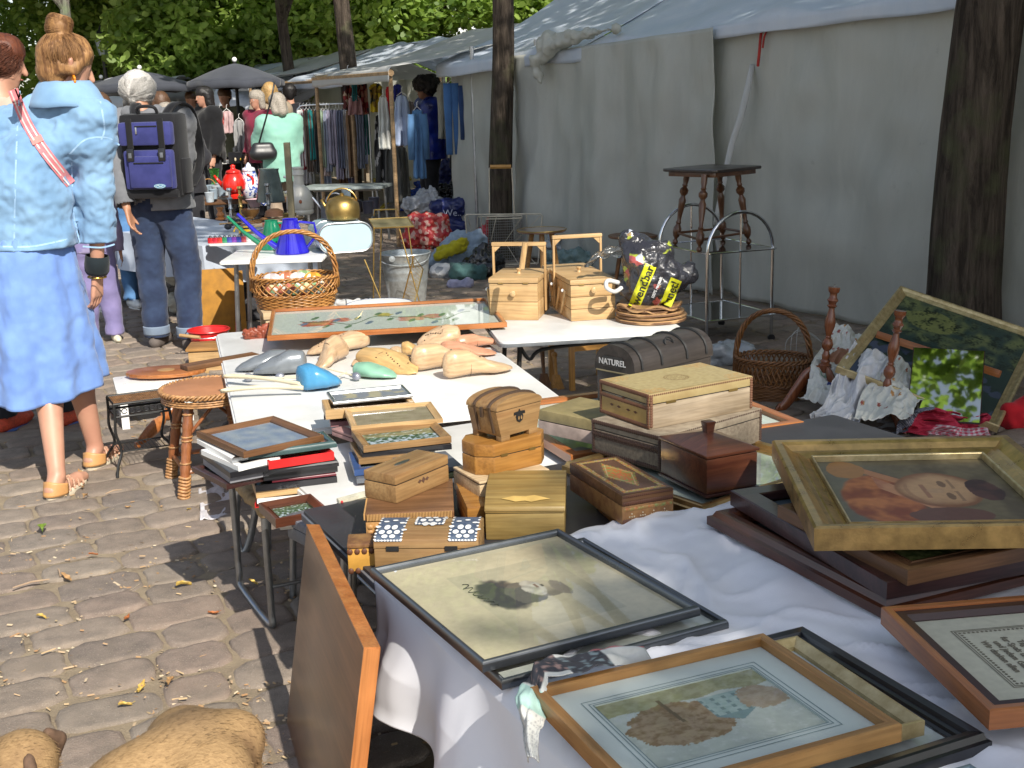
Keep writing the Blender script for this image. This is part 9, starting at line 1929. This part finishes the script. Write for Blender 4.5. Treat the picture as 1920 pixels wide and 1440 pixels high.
heap('shopping_bag','big red printed shopper beside the zinc bucket',(805,468),0,[((-.15,0,.12),.13,(.13,0,.12),.13),((-.12,0,.26),.12,(.12,0,.26),.11)],REDB,amp=.03)
heap('shopping_bag','white plastic bags heaped on the red printed shopper',(795,440),0,[((-.15,0,.34),.10,(.12,0,.36),.12),((.0,0,.42),.09,(.12,0,.5),.05)],WHB,amp=.06,vox=.012)
s_=heap('shopping_bag','navy blue shopper with pale lettering right of the red one',(845,452),0,[((-.12,0,.14),.11,(.12,0,.14),.11),((-.12,0,.36),.10,(.12,0,.36),.10)],NVB,amp=.02)
p_=PD((848,405),P((845,452)).y-.14); t=text('We..',.10,'lettering',mat('pale_print',(.45,.48,.6),.5),s_,Matrix.Translation(p_)@Matrix.Rotation(R(90),4,'X'),.001)
heap('cloth_pile','heap of light blue linen shirts beside the magazine rack',(862,512),0,[((-.16,0,.10),.12,(.14,0,.12),.12),((-.05,.05,.24),.11,(.16,.08,.28),.09)],LBC,'clothes',amp=.04)
heap('cloth_pile','mustard yellow cloth lying over the light blue linen',(855,515),0,[((-.12,-.10,.20),.06,(.06,-.08,.27),.07)],YC,'clothes',amp=.03)
heap('cloth_pile','white cloth printed with grey stars under the mustard one',(838,520),0,[((-.08,-.05,.06),.07,(.10,-.06,.06),.07)],multi('star_print',[(.62,.62,.62),(.6,.6,.6),(.3,.32,.35),(.62,.62,.62)],.8,20),'clothes',amp=.02)
heap('cloth_pile','dark teal garment at the foot of the linen heap',(868,524),0,[((-.03,-.1,.08),.09,(.14,-.08,.06),.08)],TEA,'clothes',amp=.03)
heap('cloth_pile','pale lilac cloth on the cobbles beside the teal garment',(862,536),0,[((-.06,-.1,.03),.04,(.08,-.1,.03),.05)],mat('lilac_cloth',(.35,.35,.5),.8),'clothes',amp=.02)
heap('bin_bag','black bin bag in front of the magazine rack',(898,520),0,[((-.05,0,.08),.10,(.12,0,.10),.12),((.0,0,.2),.07,(.05,0,.26),.04)],BKB,amp=.04)
heap('shopping_bag','grey-green plastic bag at the foot of the slim trunk',(880,440),0,[((-.1,0,.30),.14,(.1,0,.42),.10),((0,0,.12),.17,(.1,0,.15),.15)],mat('grey_green_film',(.22,.27,.25),.3,coat=.3),amp=.07)
heap('carton','dark crate-like heap of bags behind the grey-green bag',(850,420),0,[((-.4,0,.15),.18,(.3,0,.15),.2),((-.2,.1,.35),.12,(.3,.1,.4),.12)],BKB,'bags',amp=.06)
heap('shopping_bag','red plastic bag beside the slim trunk',(925,470),0,[((-.05,.1,.12),.12,(.14,.1,.12),.12),((0,.1,.26),.08,(.1,.1,.34),.05)],mat('red_bag_film',(.40,.01,.02),.3,coat=.3),amp=.05)
heap('shopping_bag','dark navy patterned bag behind the vendor',(845,400),0,[((-.1,1.2,.2),.18,(.12,1.2,.2),.18),((-.1,1.2,.5),.15,(.1,1.2,.55),.14)],NVB,amp=.04)
heap('cloth_pile','greyish teal tarpaulin heap behind the round glass-topped table',(1090,520),0,[((-.2,.2,.10),.11,(.2,.2,.10),.12)],mat('teal_grey_sheet',(.16,.24,.24),.5),'cloth',amp=.05)
heap('cloth_pile','crumpled clear film on the heap at the foot of the pale wall',(1070,500),0,[((-.15,.1,.20),.09,(.12,.1,.22),.10)],mat('milky_film',(.34,.37,.40),.22),'film',amp=.05)
heap('shopping_bag','crumpled white paper bag on the ground behind the wicker basket',(665,580),0,[((-.12,0,.03),.05,(.12,0,.03),.05)],mat('paper_white',(.5,.5,.5),.8),'bag',amp=.03)
# under the kitchenware tables
s_=heap('tote_bag','cream tote bag with a dark printed stamp under the bluish cloth',(352,592),0,[((-.07,0,.10),.08,(.07,0,.10),.08),((-.07,0,.30),.07,(.07,0,.30),.07)],cloth('cream_canvas',(.58,.55,.46)),amp=.02,vox=.012)
p_=PD((356,548),P((352,592)).y-.11);
for i,w_ in enumerate(('NEW','AGE')): text(w_,.055,'lettering',mat('stamp_print',(.06,.05,.08),.7),s_,Matrix.Translation(p_-Vector((0,0,i*.06)))@Matrix.Rotation(R(90),4,'X'),.001,bold=.002)
p_=P((405,640)); T=thing('cardboard_sheet','ochre cardboard leaning under the kitchenware table','cardboard',(p_.x-.05,p_.y+.25,0),.2); bx('sheet',mat('ochre_card',(.42,.20,.03),.8),T,-.14,.16,0,.02,0,.44,.002); bx('folded_flap',mat('ochre_card',(.42,.20,.03),.8),T,.165,.2,-.06,.02,0,.42,.002)
heap('cloth_pile','dark clothes stuffed beneath the white enamel-topped table',(500,600),0,[((-.35,0,.08),.10,(.3,0,.08),.12),((-.1,.1,.2),.1,(.3,.1,.15),.1)],cloth('dark_mixed_cloth',(.05,.05,.055)),'clothes',amp=.04)
heap('cloth_pile','mustard scrap of cloth glowing under the bluish table',(352,512),0,[((-.04,.0,.04),.05,(.05,0,.04),.05)],YC,'cloth',amp=.02)
heap('carton','dark box heap behind the rattan stool under the white table',(440,860),0,[((-.05,.35,.06),.08,(.25,.35,.06),.08)],cloth('dark_mixed_cloth2',(.06,.05,.045)),'cloth',amp=.03)
T=thing('post','pale square wooden post standing in front of the mint green blouse','post',PD((542,330),9.2).to_tuple()[:2]+(0,)); zt_=PD((542,267),9.2).z; bx('stake',mat('khaki_wood',(.26,.22,.13),.7),T,-.022,.022,-.022,.022,0,zt_,.003); bx('stake_foot',WAL,T,-.03,.03,-.03,.03,0,.05)
